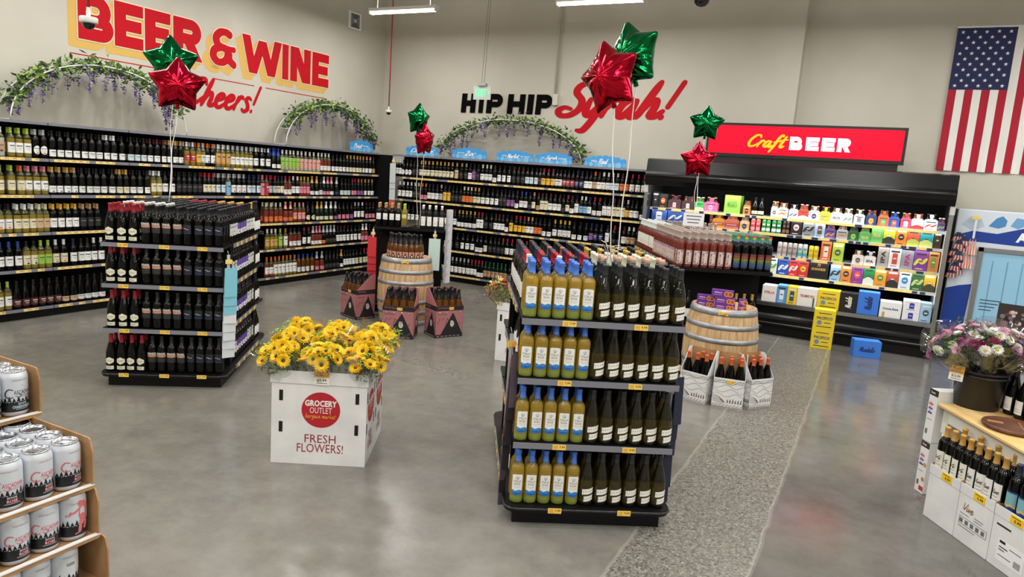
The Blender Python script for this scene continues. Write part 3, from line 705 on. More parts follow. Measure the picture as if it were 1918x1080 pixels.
def bottle_simple(code):                        # one mesh: shelf bottles too small in view for separate parts
    if code in _B: return _B[code]
    sh, g, cp, lb, st = code
    mb = MB()
    n = 12
    if g in 'pcr':                                 # the neck above the wine is clearer than the body
        mb.lathe([q for q in PROF[sh] if q[1] < .205], n, GLASS[g])
        mb.lathe([q for q in PROF[sh] if q[1] > .18], n, M((112, 112, 74), .05, trans=.6))
    else:
        mb.lathe(PROF[sh], n, GLASS[g])
    mb.lathe(cap_prof(sh, {'x': .243, 'u': .245, 's': .205, 't': .285}[sh]), n, M(COL[cp], .35, 0.0 if sh != 's' else 0.3))
    z0, z1 = (LZ if sh in 'xt' else LZU)[st]
    r = rad_at(sh, z0 + .01) + .0007
    w = r * 1.25
    h = z1 - z0
    seed = random.Random(code)
    if lb == 'K':
        patch(mb, r, -w, w, z0, z1, M((34, 33, 36), .5), 7)
        patch(mb, r + .0004, -w * .6, w * .6, z0 + h * .6, z0 + h * .7, M((120, 116, 110), .5), 4)
    else:
        col = M(COL[lb], .55)
        if st == 'd':
            patch(mb, r, -w * .8, w * .8, lambda u: z0 + h * .5 - h * .5 * sqrt(max(0, 1 - (u / (w * .8)) ** 2)) , lambda u: z0 + h * .5 + h * .5 * sqrt(max(0, 1 - (u / (w * .8)) ** 2)), col, 10)
        else:
            patch(mb, r, -w, w, z0, z1, col, 7)
        light = sum(COL[lb]) > 330
        ink = M((70, 66, 66), .6) if light else M((225, 220, 210), .6)
        q = seed.random()
        patch(mb, r + .0004, -w * .55, w * .55, z0 + h * .62, z0 + h * (.62 + .08 + .08 * q), ink, 4)
        patch(mb, r + .0004, -w * .4, w * .4, z0 + h * .42, z0 + h * .46, M((150, 146, 142), .6) if light else ink, 4)
        patch(mb, r + .0004, -w * .3, w * .3, z0 + h * .3, z0 + h * .33, M((150, 146, 142), .6) if light else ink, 3)
        if q < .3:
            patch(mb, r + .0004, -w * .25, w * .25, z0 + h * .06, z0 + h * .22, M(COL[seed.choice('RGBNO')], .6), 3)
        elif q > .8:
            patch(mb, r + .0004, -w * .95, w * .95, z0 + h * .02, z0 + h * .13, M(COL[seed.choice('RKNGZ')], .6), 5)
    _B[code] = mb.mesh('bottle')
    return _B[code]

# bottles that show their parts: glass body, capsule, label
def lab_stella(mb, r):
    def lo(u): return .045 + .008 * (u / .031) ** 2
    def hi(u): return .168 - .006 * (abs(u) / .031) ** 4
    patch(mb, r, -.031, .031, lo, hi, M((240, 240, 236), .5), 10)
    patch(mb, r + .0003, -.031, .031, lo, lambda u: .075 + .003 * sin(u * 160), M((52, 132, 204), .5), 10)
    patch(mb, r + .0005, -.031, .031, lambda u: lo(u) + .004, lambda u: .060 + .002 * sin(u * 200 + 2), M((28, 92, 176), .5), 10)
    c = cyl(r + .0006)
    f = lambda u, v: c(u, v)
    mb.geo(fit(tgeo('STELLA'), 0, .128, .044, .011), f, M((70, 72, 78), .5))
    mb.geo(fit(tgeo('ROSA'), 0, .112, .034, .011), f, M((70, 72, 78), .5))
    mb.geo(fit(tgeo('PINOT GRIGIO'), 0, .097, .040, .0035), f, GREYINK)
    mb.geo(fit(tgeo('CALIFORNIA'), 0, .089, .024, .002), f, GREYINK)
    for k in range(-2, 3):
        mb.geo(ribbon([(k * .002, .142), (k * .005, .149), (k * .003, .157)], .0012), f, M((130, 126, 118), .5))
    mb.geo(rectc(-.006, .140, .006, .1425), f, M((130, 126, 118), .5))
def lab_bands(mb, r):
    for z, a in ((.068, .0), (.026, .012)):
        patch(mb, r, -.030 + a, .040, lambda u: z + u * .16, lambda u: z + .032 + u * .16, M((238, 236, 228), .55), 8)
        for k in range(5):
            u = -.022 + k * .0135 + a * .6
            mb.geo(([(u, z + .013 + u * .16), (u + .002, z + .017 + u * .16), (u, z + .021 + u * .16), (u - .002, z + .017 + u * .16)], [(0, 1, 2, 3)]), cyl(r + .0006), INK)
def lab_brendel(mb, r):
    patch(mb, r, -.040, .040, .145, .166, M((30, 28, 30), .6), 8)
    patch(mb, r, -.040, .040, .128, .1455, M((196, 140, 104), .45), 8)
    patch(mb, r, -.040, .040, .085, .1275, M((38, 38, 42), .6), 8)
    mb.geo(fit(tgeo('BRENDEL', .035), 0, .156, .074, .017), cyl(r + .0006), M((226, 222, 214), .5))
    mb.geo(ribbon([(-.014, .118), (-.010, .110), (-.008, .106)], .002), cyl(r + .0006), GREYINK)
def lab_cline(mb, r):
    patch(mb, r, -.034, .034, lambda u: .058 + .018 * abs(u) / .034, lambda u: .118 - .018 * abs(u) / .034, M((226, 222, 196), .5), 12)
    patch(mb, r, -.033, .033, .016, .045, M((222, 218, 192), .5), 8)
    mb.geo(fit(tgeo('CLINE'), 0, .088, .040, .010), cyl(r + .0006), M((120, 116, 104), .5))
    for z in (.037, .030, .024):
        mb.geo(rectc(-.022, z, .016, z + .0022), cyl(r + .0006), M((170, 164, 144), .5))
def lab_navy(mb, r):
    patch(mb, r, -.038, .038, .098, .165, M((30, 32, 42), .5), 8)
    patch(mb, r, -.038, .038, .094, .099, M((44, 58, 108), .5), 8)
    mb.geo(rectc(-.028, .133, -.002, .1365), cyl(r + .0006), M((190, 192, 198), .5))
    mb.geo(rectc(-.006, .127, .020, .1305), cyl(r + .0006), M((190, 192, 198), .5))
    mb.geo(([(.026 + .004 * cos(k * pi / 4), .148 + .004 * sin(k * pi / 4)) for k in range(8)], [tuple(range(8))]), cyl(r + .0006), M((80, 84, 96), .5))
def lab_plain(txt, col=(236, 234, 228), z0=.05, z1=.14, ink=(70, 66, 62), script=False):
    def f(mb, r):
        patch(mb, r, -.033, .033, z0, z1, M(col, .55), 8)
        h = z1 - z0
        if txt:
            g = sgeo(txt) if script else tgeo(txt)
            mb.geo(fit(g, 0, z0 + h * .62, .046, h * .25), cyl(r + .0006), M(ink, .5))
        mb.geo(rectc(-.018, z0 + h * .36, .018, z0 + h * .385), cyl(r + .0006), GREYINK)
        mb.geo(rectc(-.022, z0 + h * .2, .022, z0 + h * .225), cyl(r + .0006), GREYINK)
    return f
def lab_rainbow(mb, r):
    cs = [(150, 52, 44), (190, 92, 44), (196, 168, 60), (90, 150, 80), (60, 110, 170), (66, 70, 140)]
    patch(mb, r, -.040, .040, .025, .175, M((44, 44, 50), .55), 8)
    for k in range(12):
        z = .166 - k * .0115
        patch(mb, r + .0004, -.038, .038, z - .0055, z, M(cs[k // 2], .55), 8)
    mb.geo(fit(tgeo('PRIDE', .02), .0, .118, .05, .014), cyl(r + .0007), M((60, 56, 60), .5))
def lab_floral(mb, r):
    patch(mb, r, -.036, .036, .03, .17, M((206, 184, 172), .55), 8)
    q = random.Random(3)
    for k in range(60):
        u, z, s = q.uniform(-.033, .033), q.uniform(.034, .165), q.uniform(.0025, .006)
        mb.geo(([(u + s * cos(a * pi / 3), z + s * sin(a * pi / 3)) for a in range(6)], [tuple(range(6))]), cyl(r + .0004 + k * .00001), M(q.choice([(120, 90, 190), (84, 60, 150), (80, 96, 40), (196, 120, 90), (226, 214, 210), (120, 90, 40), (40, 30, 40)]), .55))
    mb.geo(rectc(-.008, .05, .008, .15), cyl(r + .001), M((214, 196, 190), .55))
def lab_blueyel(mb, r):
    patch(mb, r, -.034, .034, .06, .16, M((214, 216, 206), .55), 8)
    q = random.Random(5)
    for k in range(26):
        u, z, s = q.uniform(-.030, .030), q.uniform(.066, .154), q.uniform(.004, .008)
        mb.geo(([(u + s * cos(a * pi / 3), z + s * sin(a * pi / 3)) for a in range(6)], [tuple(range(6))]), cyl(r + .0004 + k * .00001), M(q.choice([(96, 140, 190), (206, 176, 90), (60, 96, 140), (232, 230, 220)]), .55))
def lab_purple(mb, r):
    patch(mb, r, -.034, .034, .06, .10, M((226, 222, 232), .55), 8)
    patch(mb, r, -.034, .034, .10, .155, M((96, 70, 150), .55), 8)
    mb.geo(ribbon([(-.02, .07), (-.006, .088), (.004, .07), (.018, .09)], .006), cyl(r + .0006), M((110, 86, 160), .55))
def lab_crime(mb, r):
    patch(mb, r, -.037, .037, .03, .105, M((196, 140, 122), .55), 8)
    patch(mb, r + .0005, -.030, .030, .032, lambda u: .0325 + .066 * (1 - abs(u) / .030), M((26, 24, 26), .6), 12)
    mb.geo(([(.009 * cos(a * pi / 5), .052 + .013 * sin(a * pi / 5)) for a in range(10)], [tuple(range(10))]), cyl(r + .0008), M((214, 208, 200), .6))
def lab_copper(mb, r):
    patch(mb, r, -.036, .036, .03, .095, M((44, 38, 38), .55), 8)
    patch(mb, r + .0004, -.024, .024, .045, .075, M((176, 92, 50), .45), 6)
    mb.geo(rectc(-.018, .056, .018, .063), cyl(r + .0008), M((60, 40, 34), .5))
def lab_sea(mb, r):
    patch(mb, r, -.036, .036, .035, .15, M((32, 60, 120), .55), 8)
    patch(mb, r + .0004, -.033, .033, lambda u: .07 + .004 * sin(u * 150), .14, M((126, 180, 186), .55), 8)
    patch(mb, r + .0006, -.033, .033, lambda u: .062 + .004 * sin(u * 150), lambda u: .076 + .004 * sin(u * 190), M((206, 186, 120), .55), 8)
# design -> shape, glass, cap colour, cap start, label maker, look, kind
DES = {
 'stella': ('x', 'y', (74, 122, 214), .238, lab_stella, 'blue-capped yellow wine bottle, white label', 'white_wine_bottle'),
 'bands': ('u', 'o', (44, 44, 46), .246, lab_bands, 'black-capped olive wine bottle, two white bands', 'white_wine_bottle'),
 'brendel': ('x', 'k', (26, 25, 27), .238, lab_brendel, 'black-capped dark bottle, copper band label', 'red_wine_bottle'),
 'cline': ('u', 'k', (150, 30, 44), .236, lab_cline, 'red-capped dark bottle, cream hexagon label', 'burgundy_bottle'),
 'navy': ('x', 'k', (30, 30, 36), .238, lab_navy, 'black-capped dark bottle, navy label', 'red_wine_bottle'),
 'blueyel': ('x', 'k', (24, 24, 30), .24, lab_blueyel, 'black-capped bottle, blue and yellow label', 'red_wine_bottle'),
 'purple': ('x', 'k', (40, 26, 40), .24, lab_purple, 'black-capped bottle, purple and white label', 'red_wine_bottle'),
 'goldcap': ('x', 'k', (206, 164, 70), .24, lab_plain('', (226, 226, 222), .06, .16), 'gold-capped dark bottle, white label', 'red_wine_bottle'),
 'redcap': ('x', 'k', (168, 30, 46), .238, lab_plain('', (222, 220, 214)), 'red-capped dark bottle, pale label', 'red_wine_bottle'),
 'whitecap': ('x', 'k', (226, 228, 220), .25, lab_plain('', (230, 228, 222)), 'white-capped dark bottle, pale label', 'red_wine_bottle'),
 'navycap': ('x', 'k', (52, 58, 92), .24, lab_plain('', (224, 222, 218)), 'navy-capped dark bottle, pale label', 'red_wine_bottle'),
 'coppercap': ('x', 'k', (192, 104, 66), .24, lab_plain('', (224, 222, 218)), 'copper-capped dark bottle, pale label', 'red_wine_bottle'),
 'blackcap': ('x', 'k', (36, 36, 38), .24, lab_plain('', (222, 220, 216)), 'black-capped dark bottle, white label', 'red_wine_bottle'),
 'cork': ('s', 'g', (206, 166, 140), .285, lab_plain('', (222, 220, 212), .03, .10), 'wire-corked green sparkling bottle', 'sparkling_wine_bottle'),
 'creamcap': ('u', 'g', (226, 228, 206), .24, lab_plain('', (226, 224, 214), .03, .11), 'cream-capped green wine bottle', 'white_wine_bottle'),
 'rosewhite': ('t', 'r', (222, 226, 226), .285, lab_plain('', (230, 226, 216), .06, .19), 'white-capped rosé bottle, big white label', 'rose_wine_bottle'),
 'rosefloral': ('t', 'r', (176, 160, 150), .285, lab_floral, 'tan-capped rosé bottle, floral label', 'rose_wine_bottle'),
 'rainbow': ('t', 'k', (90, 150, 120), .285, lab_rainbow, 'rainbow-capped bottle, rainbow striped label', 'rainbow_wine_bottle'),
 'crime': ('s', 'a', (22, 20, 22), .20, lab_crime, 'black-foiled rosé bottle, pink triangle label', 'sparkling_rose_bottle'),
 'orangecap': ('u', 'k', (206, 96, 48), .243, lab_copper, 'orange-capped dark bottle, copper label', 'burgundy_bottle'),
 'goldwood': ('x', 'k', (200, 150, 70), .238, lab_plain('Vi', (234, 230, 214), .04, .15, script=True), 'gold-capped dark bottle, cream script label', 'cabernet_bottle'),
 'vive': ('x', 'k', (186, 144, 74), .238, lab_plain('Vive', (236, 234, 226), .03, .15, script=True), 'gold-capped dark bottle, white script label', 'cabernet_bottle'),
 'sea': ('x', 'k', (40, 44, 60), .238, lab_sea, 'dark bottle with blue seascape label', 'cabernet_bottle'),
 'bigwhite': ('u', 'k', (26, 26, 28), .246, lab_plain('', (238, 238, 234), .03, .115), 'black-capped bottle, plain white label', 'burgundy_bottle'),
 'tan': ('x', 'k', (190, 150, 104), .243, lab_plain('', (238, 238, 236), .09, .17), 'tan-capped dark bottle, white label', 'cabernet_bottle'),
 'lime': ('x', 'p', (176, 206, 58), .24, lab_plain('', (206, 216, 120), .12, .17), 'lime-capped pale bottle', 'white_wine_bottle'),
 'matte': ('x', 'm', (240, 240, 236), .255, lab_plain('', (236, 234, 226), .04, .16), 'white-capped matte black bottle', 'cabernet_bottle'),
}
_D = {}
def design(d):
    if d in _D: return _D[d]
    sh, g, cap, cz, lab, look, kind = DES[d]
    n = 20
    body = MB()
    if g in 'yor':                                  # filled to below the neck: wine, foot and empty neck differ in tint
        zf, zb, up, lo = (.222, .04, CLEARN, GREENB) if g == 'y' else (.150, .02, OLIVEN, OLIVEN) if g == 'o' else (.262, .01, CLEARR, GLASS['r'])
        P = PROF[sh]
        body.lathe([q for q in P if q[1] < zb] + [(rad_at(sh, zb), zb)], n, lo)
        body.lathe([(rad_at(sh, zb), zb)] + [q for q in P if zb < q[1] < zf] + [(rad_at(sh, zf), zf)], n, GLASS[g])
        body.lathe([(rad_at(sh, zf), zf)] + [q for q in P if q[1] > zf], n, up)
    else:
        body.lathe(PROF[sh], n, GLASS[g])
    body = body.mesh('glass_body')
    cm = MB()
    if d == 'rainbow':
        cs = [(196, 60, 50), (214, 130, 50), (206, 190, 70), (80, 160, 90), (70, 130, 190), (110, 90, 170)]
        P = cap_prof(sh, cz)
        top = .356
        for k in range(6):
            a, b = top - (k + 1) * (top - cz) / 6, top - k * (top - cz) / 6
            cm.lathe([(rad_at(sh, max(a, .2)) + .001, a), (rad_at(sh, min(b, .354)) + .001, b)], n, M(cs[k], .4))
        cm.lathe([(.0145, .356), (0, .3565)], n, M(cs[0], .4))
    else:
        cm.lathe(cap_prof(sh, cz), n, M(cap, .38))
        if d in ('stella', 'bands'):
            cm.lathe([(rad_at(sh, .27) + .0009, .272), (rad_at(sh, .27) + .0012, .273), (rad_at(sh, .27) + .0009, .274)], n, M(tuple(int(c * .7) for c in cap), .4))
    lm = MB()
    lab(lm, rad_at(sh, .06) + .0007)
    _D[d] = (body, cm.mesh('capsule'), lm.mesh('label'))
    return _D[d]
_whole = {}
def whole(d):                                   # the same bottle as one mesh, where its parts do not show
    if d in _whole: return _whole[d]
    sh, g, cap, cz, lab, look, kind = DES[d]
    mb = MB()
    if g == 'r':
        mb.lathe([q for q in PROF[sh] if q[1] < .262] + [(rad_at(sh, .262), .262)], 12, GLASS[g])
        mb.lathe([(rad_at(sh, .262), .262)] + [q for q in PROF[sh] if q[1] > .262], 12, CLEARR)
    else:
        mb.lathe(PROF[sh], 12, GLASS[g])
    mb.lathe(cap_prof(sh, cz), 12, M(cap, .38))
    lab(mb, rad_at(sh, .06) + .0007)
    _whole[d] = mb.mesh('bottle')
    return _whole[d]
REG = {}                                        # (look, place) -> [objects], numbered once all stand
def reg(o, look, place, cat, group):
    o['category'] = cat; o['group'] = group
    REG.setdefault((look, place), []).append(o)
def bottle(d, x, y, z, rz, place, group, parts=True):
    kind, look = DES[d][6], DES[d][5]
    if parts:
        b, c, l = design(d)
        o = link(kind, b, None, (x, y, z), rz)
        link('capsule', c, o); link('label', l, o)
    else:
        o = link(kind, whole(d), None, (x, y, z), rz)
    reg(o, look, place, 'bottle', group)
    return o
def simple_bottle(code, x, y, z, rz, kind, place, group):
    sh, g, cp, lb, st = code
    o = link(kind, bottle_simple(code), None, (x, y, z), rz)
    look = '%s-capped %s bottle, %s label' % (CN[cp], GN[g], CN[lb])
    reg(o, look, place, 'bottle', group)
    return o

SHELFN = ('top shelf', 'second shelf', 'third shelf', 'fourth shelf', 'bottom shelf')
for rows, left in ((ROWS_L, True), (ROWS_B, False)):
    for i, row in enumerate(rows):
        for ent in row.split(';'):
            a, b, n, code = ent.split()
            a, b = float(a), float(b)
            n = max(1, min(int(n), int((b - a) / (.0905 if code[0] == 's' else .0845 if code[0] == 'u' else .0775) + .35)))
            pitch = (b - a) / n
            for k in range(n):
                q = a + pitch * (k + .5)
                jit = rnd.uniform(-.006, .006)
                if left:
                    kind = {'p': 'white_wine_bottle', 'c': 'white_wine_bottle', 'r': 'pink_wine_bottle', 'a': 'dessert_wine_bottle'}.get(code[1], 'dark_wine_bottle')
                    if code[0] == 's': kind = 'sparkling_wine_bottle'
                    if q > 10.32: continue
                    simple_bottle(code, -8.05 - .052 + jit, q, ZL[i] + .0005, pi / 2 + rnd.uniform(-.25, .25), kind, '%s, left wall' % SHELFN[i], 'wine bottles along the left wall')
                    if i < 3 and q < 8.0 and code[1] != 'b':
                        simple_bottle(code, -8.05 - .145 + jit, q + .022, ZL[i] + .0005, pi / 2 + rnd.uniform(-.25, .25), kind, '%s behind, left wall' % SHELFN[i], 'wine bottles along the left wall')
                else:
                    kind = 'zinfandel_bottle' if q < -5.85 else 'merlot_bottle' if q < -5.1 else 'syrah_bottle' if q < -4.3 else 'red_blend_bottle'
                    simple_bottle(code, q, 10.42 + .052 + jit, ZL[i] + .0005, rnd.uniform(-.25, .25), kind, '%s, back wall' % SHELFN[i], 'wine bottles along the back wall')

# ---------------------------------------------------------------- free-standing gondola racks
def price_tag(parent, p, f, txt='', w=.075, h=.03):     # p: centre on the rail, f: (u axis) direction along the rail
    ax = Vector((f[0], f[1], 0))
    n = Vector((f[1], -f[0], 0))
    o = Vector(p)
    mb = MB()
    A = [o + ax * (s * w / 2) + Vector((0, 0, t * h / 2)) + n * k for k in (0, .0025) for s, t in ((-1, -1), (1, -1), (1, 1), (-1, 1))]
    mb.add(A, [(3, 2, 1, 0), (4, 5, 6, 7), (0, 1, 5, 4), (1, 2, 6, 5), (2, 3, 7, 6), (3, 0, 4, 7)], TAG)
    mp = plane(o + n * .003, ax, (0, 0, 1))
    if txt:
        mb.geo(fit(tgeo(txt, .02), w * .22, .002, w * .4, h * .45), mp, M((110, 80, 24), .6))
        for k in range(3):
            mb.geo(rect(-w * .42, -h * .3 + k * h * .25, -w * .1, -h * .3 + k * h * .25 + .0025), mp, M((170, 130, 50), .6))
    else:
        mb.geo(rect(w * .05, -h * .2, w * .4, h * .2), mp, M((150, 112, 40), .6))
    mb.build('price_tag', parent)
GZ = (1.18, 0.85, 0.485, 0.12)
def gondola(label, org, ang, w, nrun, dz=0.0, tags=(), front=(0, 1, 2, 3), sides='lr', rm=None, rear=True):
    o = tag(empty('gondola_rack', (org[0], org[1], 0), ang), label, 'display rack', 'gondola racks')
    E, Lr = .30, .92 * nrun
    LT = (2 * E if rear else E + .02) + Lr
    zt = GZ[0] + dz
    MB().box((.02, .02, 0), (w - .02, LT - .02, .085), BLACK).build('kick_plate', o)
    # base deck with rounded corners
    b = MB()
    r, pts = .07, []
    for cx, cy, a0 in ((w + .03 - r, -.03 + r, -90), (w + .03 - r, LT + .03 - r, 0), (-.03 + r, LT + .03 - r, 90), (-.03 + r, -.03 + r, 180)):
        for k in range(6):
            a = radians(a0 + 18 * k)
            pts.append((cx + r * cos(a), cy + r * sin(a)))
    b.prism(pts, lambda u, v, d=0: (u, v, .085 + d), .033, BLACK)
    b.build('base_deck', o)
    br = MB().tube([(x, y, .105) for x, y in pts + pts[:1]], .008, M((32, 32, 34), .2), 6, False)
    br.build('bumper', o)
    MB().box((.01, E - .02, .118), (w - .01, E, zt - .02), BLACKM).build('end_panel', o)
    MB().box((.01, E + Lr, .118), (w - .01, E + Lr + .02, zt - .02), BLACKM).build('end_panel', o)
    MB().box((w / 2 - .02, E, .118), (w / 2 + .02, E + Lr, zt - .02), BLACKM).build('centre_panel', o)
    for x in (.012, w - .042):
        for y in (E + .002, E + Lr - .032):
            MB().box((x, y, .118), (x + .03, y + .03, zt - .02), BLACK).build('upright', o)
    MB().box((0, E, zt - .02), (w, E + Lr, zt - .002), BLACK).build('top_board', o)
    for i in front:
        z = GZ[i] + dz * (1 - i / 3.0)
        if i == 3: continue
        for y0, s in ((-.005, -1), (E + Lr + .02, 1))[:2 if rear else 1]:
            so = MB().box((-.005, y0 if s < 0 else y0, z - .018), (w + .005, y0 + E - .02, z), BLACK).build('shelf', o)
            yy = y0 if s < 0 else y0 + E - .02
            MB().box((-.005, min(yy, yy + s * .008), z - .036), (w + .005, max(yy, yy + s * .008), z - .004), rm or RAIL).build('price_rail', so)
            if s < 0:
                for tx, txt in tags:
                    price_tag(so, (tx, yy - .0085, z - .02), (1, 0), txt)
    if 3 in front:
        for tx, txt in tags:
            price_tag(o, (tx, -.04, .105), (1, 0), txt)
    for side in sides:
        for i in range(4):
            z = GZ[i] + dz * (1 - i / 3.0)
            x0, x1 = (-.005, w / 2 - .02) if side == 'l' else (w / 2 + .02, w + .005)
            for q in range(nrun):
                ya = E + .92 * q
                if i == 3:
                    so = o
                else:
                    so = MB().box((x0, ya + .003, z - .018), (x1, ya + .917, z), BLACK).build('shelf', o)
                xx = x0 if side == 'l' else x1
                s = -1 if side == 'l' else 1
                e = .026 if i == 3 else 0
                MB().box((min(xx + s * e, xx + s * (e + .008)), ya + .003, z - .036), (max(xx + s * e, xx + s * (e + .008)), ya + .917, z - .004), RAIL).build('price_rail', so)
                for k in range(5):
                    price_tag(so, (xx + s * (e + .0085), ya + .09 + .18 * k + rnd.uniform(-.03, .03), z - .02), (0, s), '', .06)
    return o
def loc2w(org, ang):
    c, s = cos(ang), sin(ang)
    return lambda x, y: (org[0] + x * c - y * s, org[1] + x * s + y * c)
def jit(a=.003):
    return rnd.uniform(-a, a)

# --- rack A: dark reds, cyan bags hanging at its corner
A_O, A_A, A_W = (-5.398, 3.486), radians(35.0), .915
gondola('black gondola rack of dark red wines with cyan bags at its corner', A_O, A_A, A_W, 1, 0, ((.16, '9.99'), (.47, '5.99'), (.76, '7.99')))
aw = loc2w(A_O, A_A)
cols = ['cline'] * 3 + ['brendel'] * 4 + ['navy'] * 4
ax_ = [.05, .138, .226] + [.318 + .079 * k for k in range(4)] + [.637 + .0795 * k for k in range(4)]
GA = 'dark wines on the rack with cyan bags'
for i in range(4):
    cc, xx = cols, ax_
    if i == 3:
        cc = ['cline'] * 4 + cols[3:]
        xx = [.035, .115, .195, .275] + [.352 + .076 * k for k in range(4)] + [.656 + .074 * k for k in range(4)]
    for j, (d, x) in enumerate(zip(cc, xx)):
        for rw in range(3 if i == 0 else 2 if d == 'cline' else 1):
            px, py = aw(x + jit(), .045 + (.091 if d == 'cline' else .082) * rw + jit())
            bottle(d, px, py, GZ[i] + .0005, A_A + jit(.2), '%s%s, cyan-bag rack' % (SHELFN[i] if i < 3 else 'bottom deck', (', front row', ', second row', ', third row')[rw]), GA, rw == 0)
for r in range(11):                              # top of the run
    for c in range(11):
        x, y = .045 + .0825 * c, .345 + .0825 * r
        if c == 10: d = ['blueyel', 'blueyel', 'blueyel', 'purple', 'purple', 'purple', 'purple', 'blueyel', 'blueyel', 'blueyel', 'goldcap'][r]
        elif r >= 8 and c >= 7: d = 'goldcap'
        elif r >= 8 and 4 <= c <= 6: d = 'redcap'
        elif r <= 2 and c <= 4: d = 'whitecap'
        elif c == 9: d = 'purple' if r % 2 else 'navy'
        else: d = 'blackcap' if c < 6 else 'navy'
        px, py = aw(x + jit(), y + jit())
        bottle(d, px, py, GZ[0] + .0005, A_A + (pi / 2 if c >= 9 else 0) + jit(.2), 'deck row %s, cyan-bag rack' % cardw(r + 1), GA, False)
for i in (1, 2, 3):                              # right-hand side shelves
    for k in range(11):
        d = ['blueyel', 'blueyel', 'blueyel', 'purple', 'purple', 'purple', 'purple', 'purple', 'blueyel', 'blueyel', 'blueyel'][k]
        px, py = aw(A_W - .05 + jit(), .345 + .083 * k)
        bottle(d, px, py, GZ[i] + .0005, A_A + pi / 2 + jit(.2), '%s, side, cyan-bag rack' % (SHELFN[i] if i < 3 else 'bottom deck'), GA, False)
for i in range(4):                               # far end cap, seen past the side
    for k in range(3):
        px, py = aw(A_W - .055, 1.275 + .085 * k)
        bottle('bigwhite', px, py, GZ[i] + .0005, A_A + pi / 2, '%s, far end, cyan-bag rack' % (SHELFN[i] if i < 3 else 'bottom deck'), GA, False)

# --- rack C: the near rack in the middle
C_O, C_A, C_W = (-1.606, 3.344), radians(30.8), .88
gondola('black gondola rack nearest the camera, yellow wines on its front', C_O, C_A, C_W, 1, 0, ((.25, '7.99'), (.64, '9.99')))
cw = loc2w(C_O, C_A)
GC = 'white wines on the nearest rack'
for i in range(4):
    for rw in range(3 if i == 0 else 2):
        for j in range(11):
            d = 'stella' if j < 5 else 'bands'
            x = .038 + .0775 * j if j < 5 else .428 + .083 * (j - 5)
            y = .045 + (.084 if j < 5 else .086) * rw
            px, py = cw(x + jit(.002), y + jit(.002))
            bottle(d, px, py, GZ[i] + .0005, C_A + jit(.12) + (.08 if d == 'bands' else 0), '%s, %s row, nearest rack' % (SHELFN[i] if i < 3 else 'bottom deck', ('front', 'second', 'third')[rw]), GC, rw == 0 or i == 0)
for r in range(11):
    for c in range(10):
        x, y = .042 + .0865 * c, .345 + .0868 * r
        if c < 5:
            d = 'whitecap' if r == 0 and c in (0, 2) else 'blackcap' if r == 0 else 'redcap' if r in (1, 2, 3) else 'navycap' if r in (4, 5) else 'coppercap' if r == 6 and c in (2, 3) else 'blackcap'
        else:
            d = 'cork' if r in (0, 1) else 'creamcap' if r in (2, 3, 4) else 'goldcap' if r in (6, 7) else 'blackcap'
        px, py = cw(x + jit(.002), y + jit(.002))
        bottle(d, px, py, GZ[0] + .0005, C_A - (pi / 2 if c == 0 else 0) + jit(.2), 'deck row %s, nearest rack' % cardw(r + 1), 'bottles on top of the nearest rack', False)
for i in (1, 2, 3):
    for k in range(4):
        px, py = cw(.05, .36 + .088 * k)
        bottle('bigwhite' if k % 2 else 'blackcap', px, py, GZ[i] + .0005, C_A - pi / 2 + jit(.2), '%s, side, nearest rack' % (SHELFN[i] if i < 3 else 'bottom deck'), 'bottles along the side of the nearest rack', False)

# --- rack B: behind the barrel of sparkling rosé
B_O, B_A, B_W = (-5.79, 7.41), radians(32.8), .905
gondola('black gondola rack behind the barrel with pink wine cartons', B_O, B_A, B_W, 1, -.045, (), (0,), 'r', BLACK)
bw_ = loc2w(B_O, B_A)
GB = 'bottles on the rack behind the pink cartons'
zb = GZ[0] - .045
for rw in range(3):
    for k in range(11):
        x = .045 + .0815 * k
        d = 'tan' if k < 4 else 'lime' if k == 4 else None if k in (5, 6) else 'matte'
        if rw == 2 and k < 4: d = 'lime' if k % 2 else 'goldcap'
        if d is None: continue
        px, py = bw_(x, .045 + .083 * rw)
        bottle(d, px, py, zb + .0005, B_A + jit(.15), 'top shelf, %s row, pink-carton rack' % ('front', 'second', 'third')[rw], GB, rw == 0)
pk = tag(empty('wooden_plank', (*bw_(.45, .12), zb + .02), B_A + 1.15), 'dark wooden plank lying between bottles on the rack behind the barrel', 'plank')
MB().box((-.16, -.045, -.01), (.16, .045, .012), noisy('plank_wood', (70, 62, 52), (112, 102, 88), 9, .6, (1, 8, 1))).build('board', pk)
MB().box((-.16, -.02, .012), (.16, -.012, .02), STEEL).build('edge_strip', pk)

# --- rack D: rosé and rainbow bottles
D_O, D_A, D_W = (-1.746, 7.108), radians(28.5), .985
rk = gondola('black gondola rack of rosé wines in front of the beer cooler', D_O, D_A, D_W, 2, -.06, (), (0,), 'l', BLACK, False)
dw = loc2w(D_O, D_A)
zd = GZ[0] - .06
GD = 'tall bottles on the rosé rack'
for r in range(26):
    for c in range(12):
        if r > 11 and c > 6 and r % 2: continue
        x, y = .04 + .0822 * c, .04 + .0835 * r
        if y > 2.10: continue
        d = 'rainbow' if c >= 7 and r < 6 else 'rosewhite' if r > 13 and c < 3 else 'rosefloral'
        if 2 < r < 22 and 2 < c and r > 7: continue
        px, py = dw(x + jit(.002), y + jit(.002))
        bottle(d, px, py, zd + .0005, D_A - (pi / 2 if c < 2 and r > 1 else 0) + jit(.15), 'row %s from front, rosé rack' % cardw(r + 1), GD, r == 0)
for k in range(5):
    for i in (1, 2):
        px, py = dw(.05, .4 + .16 * k)
        bottle('blackcap', px, py, GZ[i] - .06 * (1 - i / 3.0) + .0005, D_A - pi / 2, '%s, side of rosé rack' % SHELFN[i], GD, False)
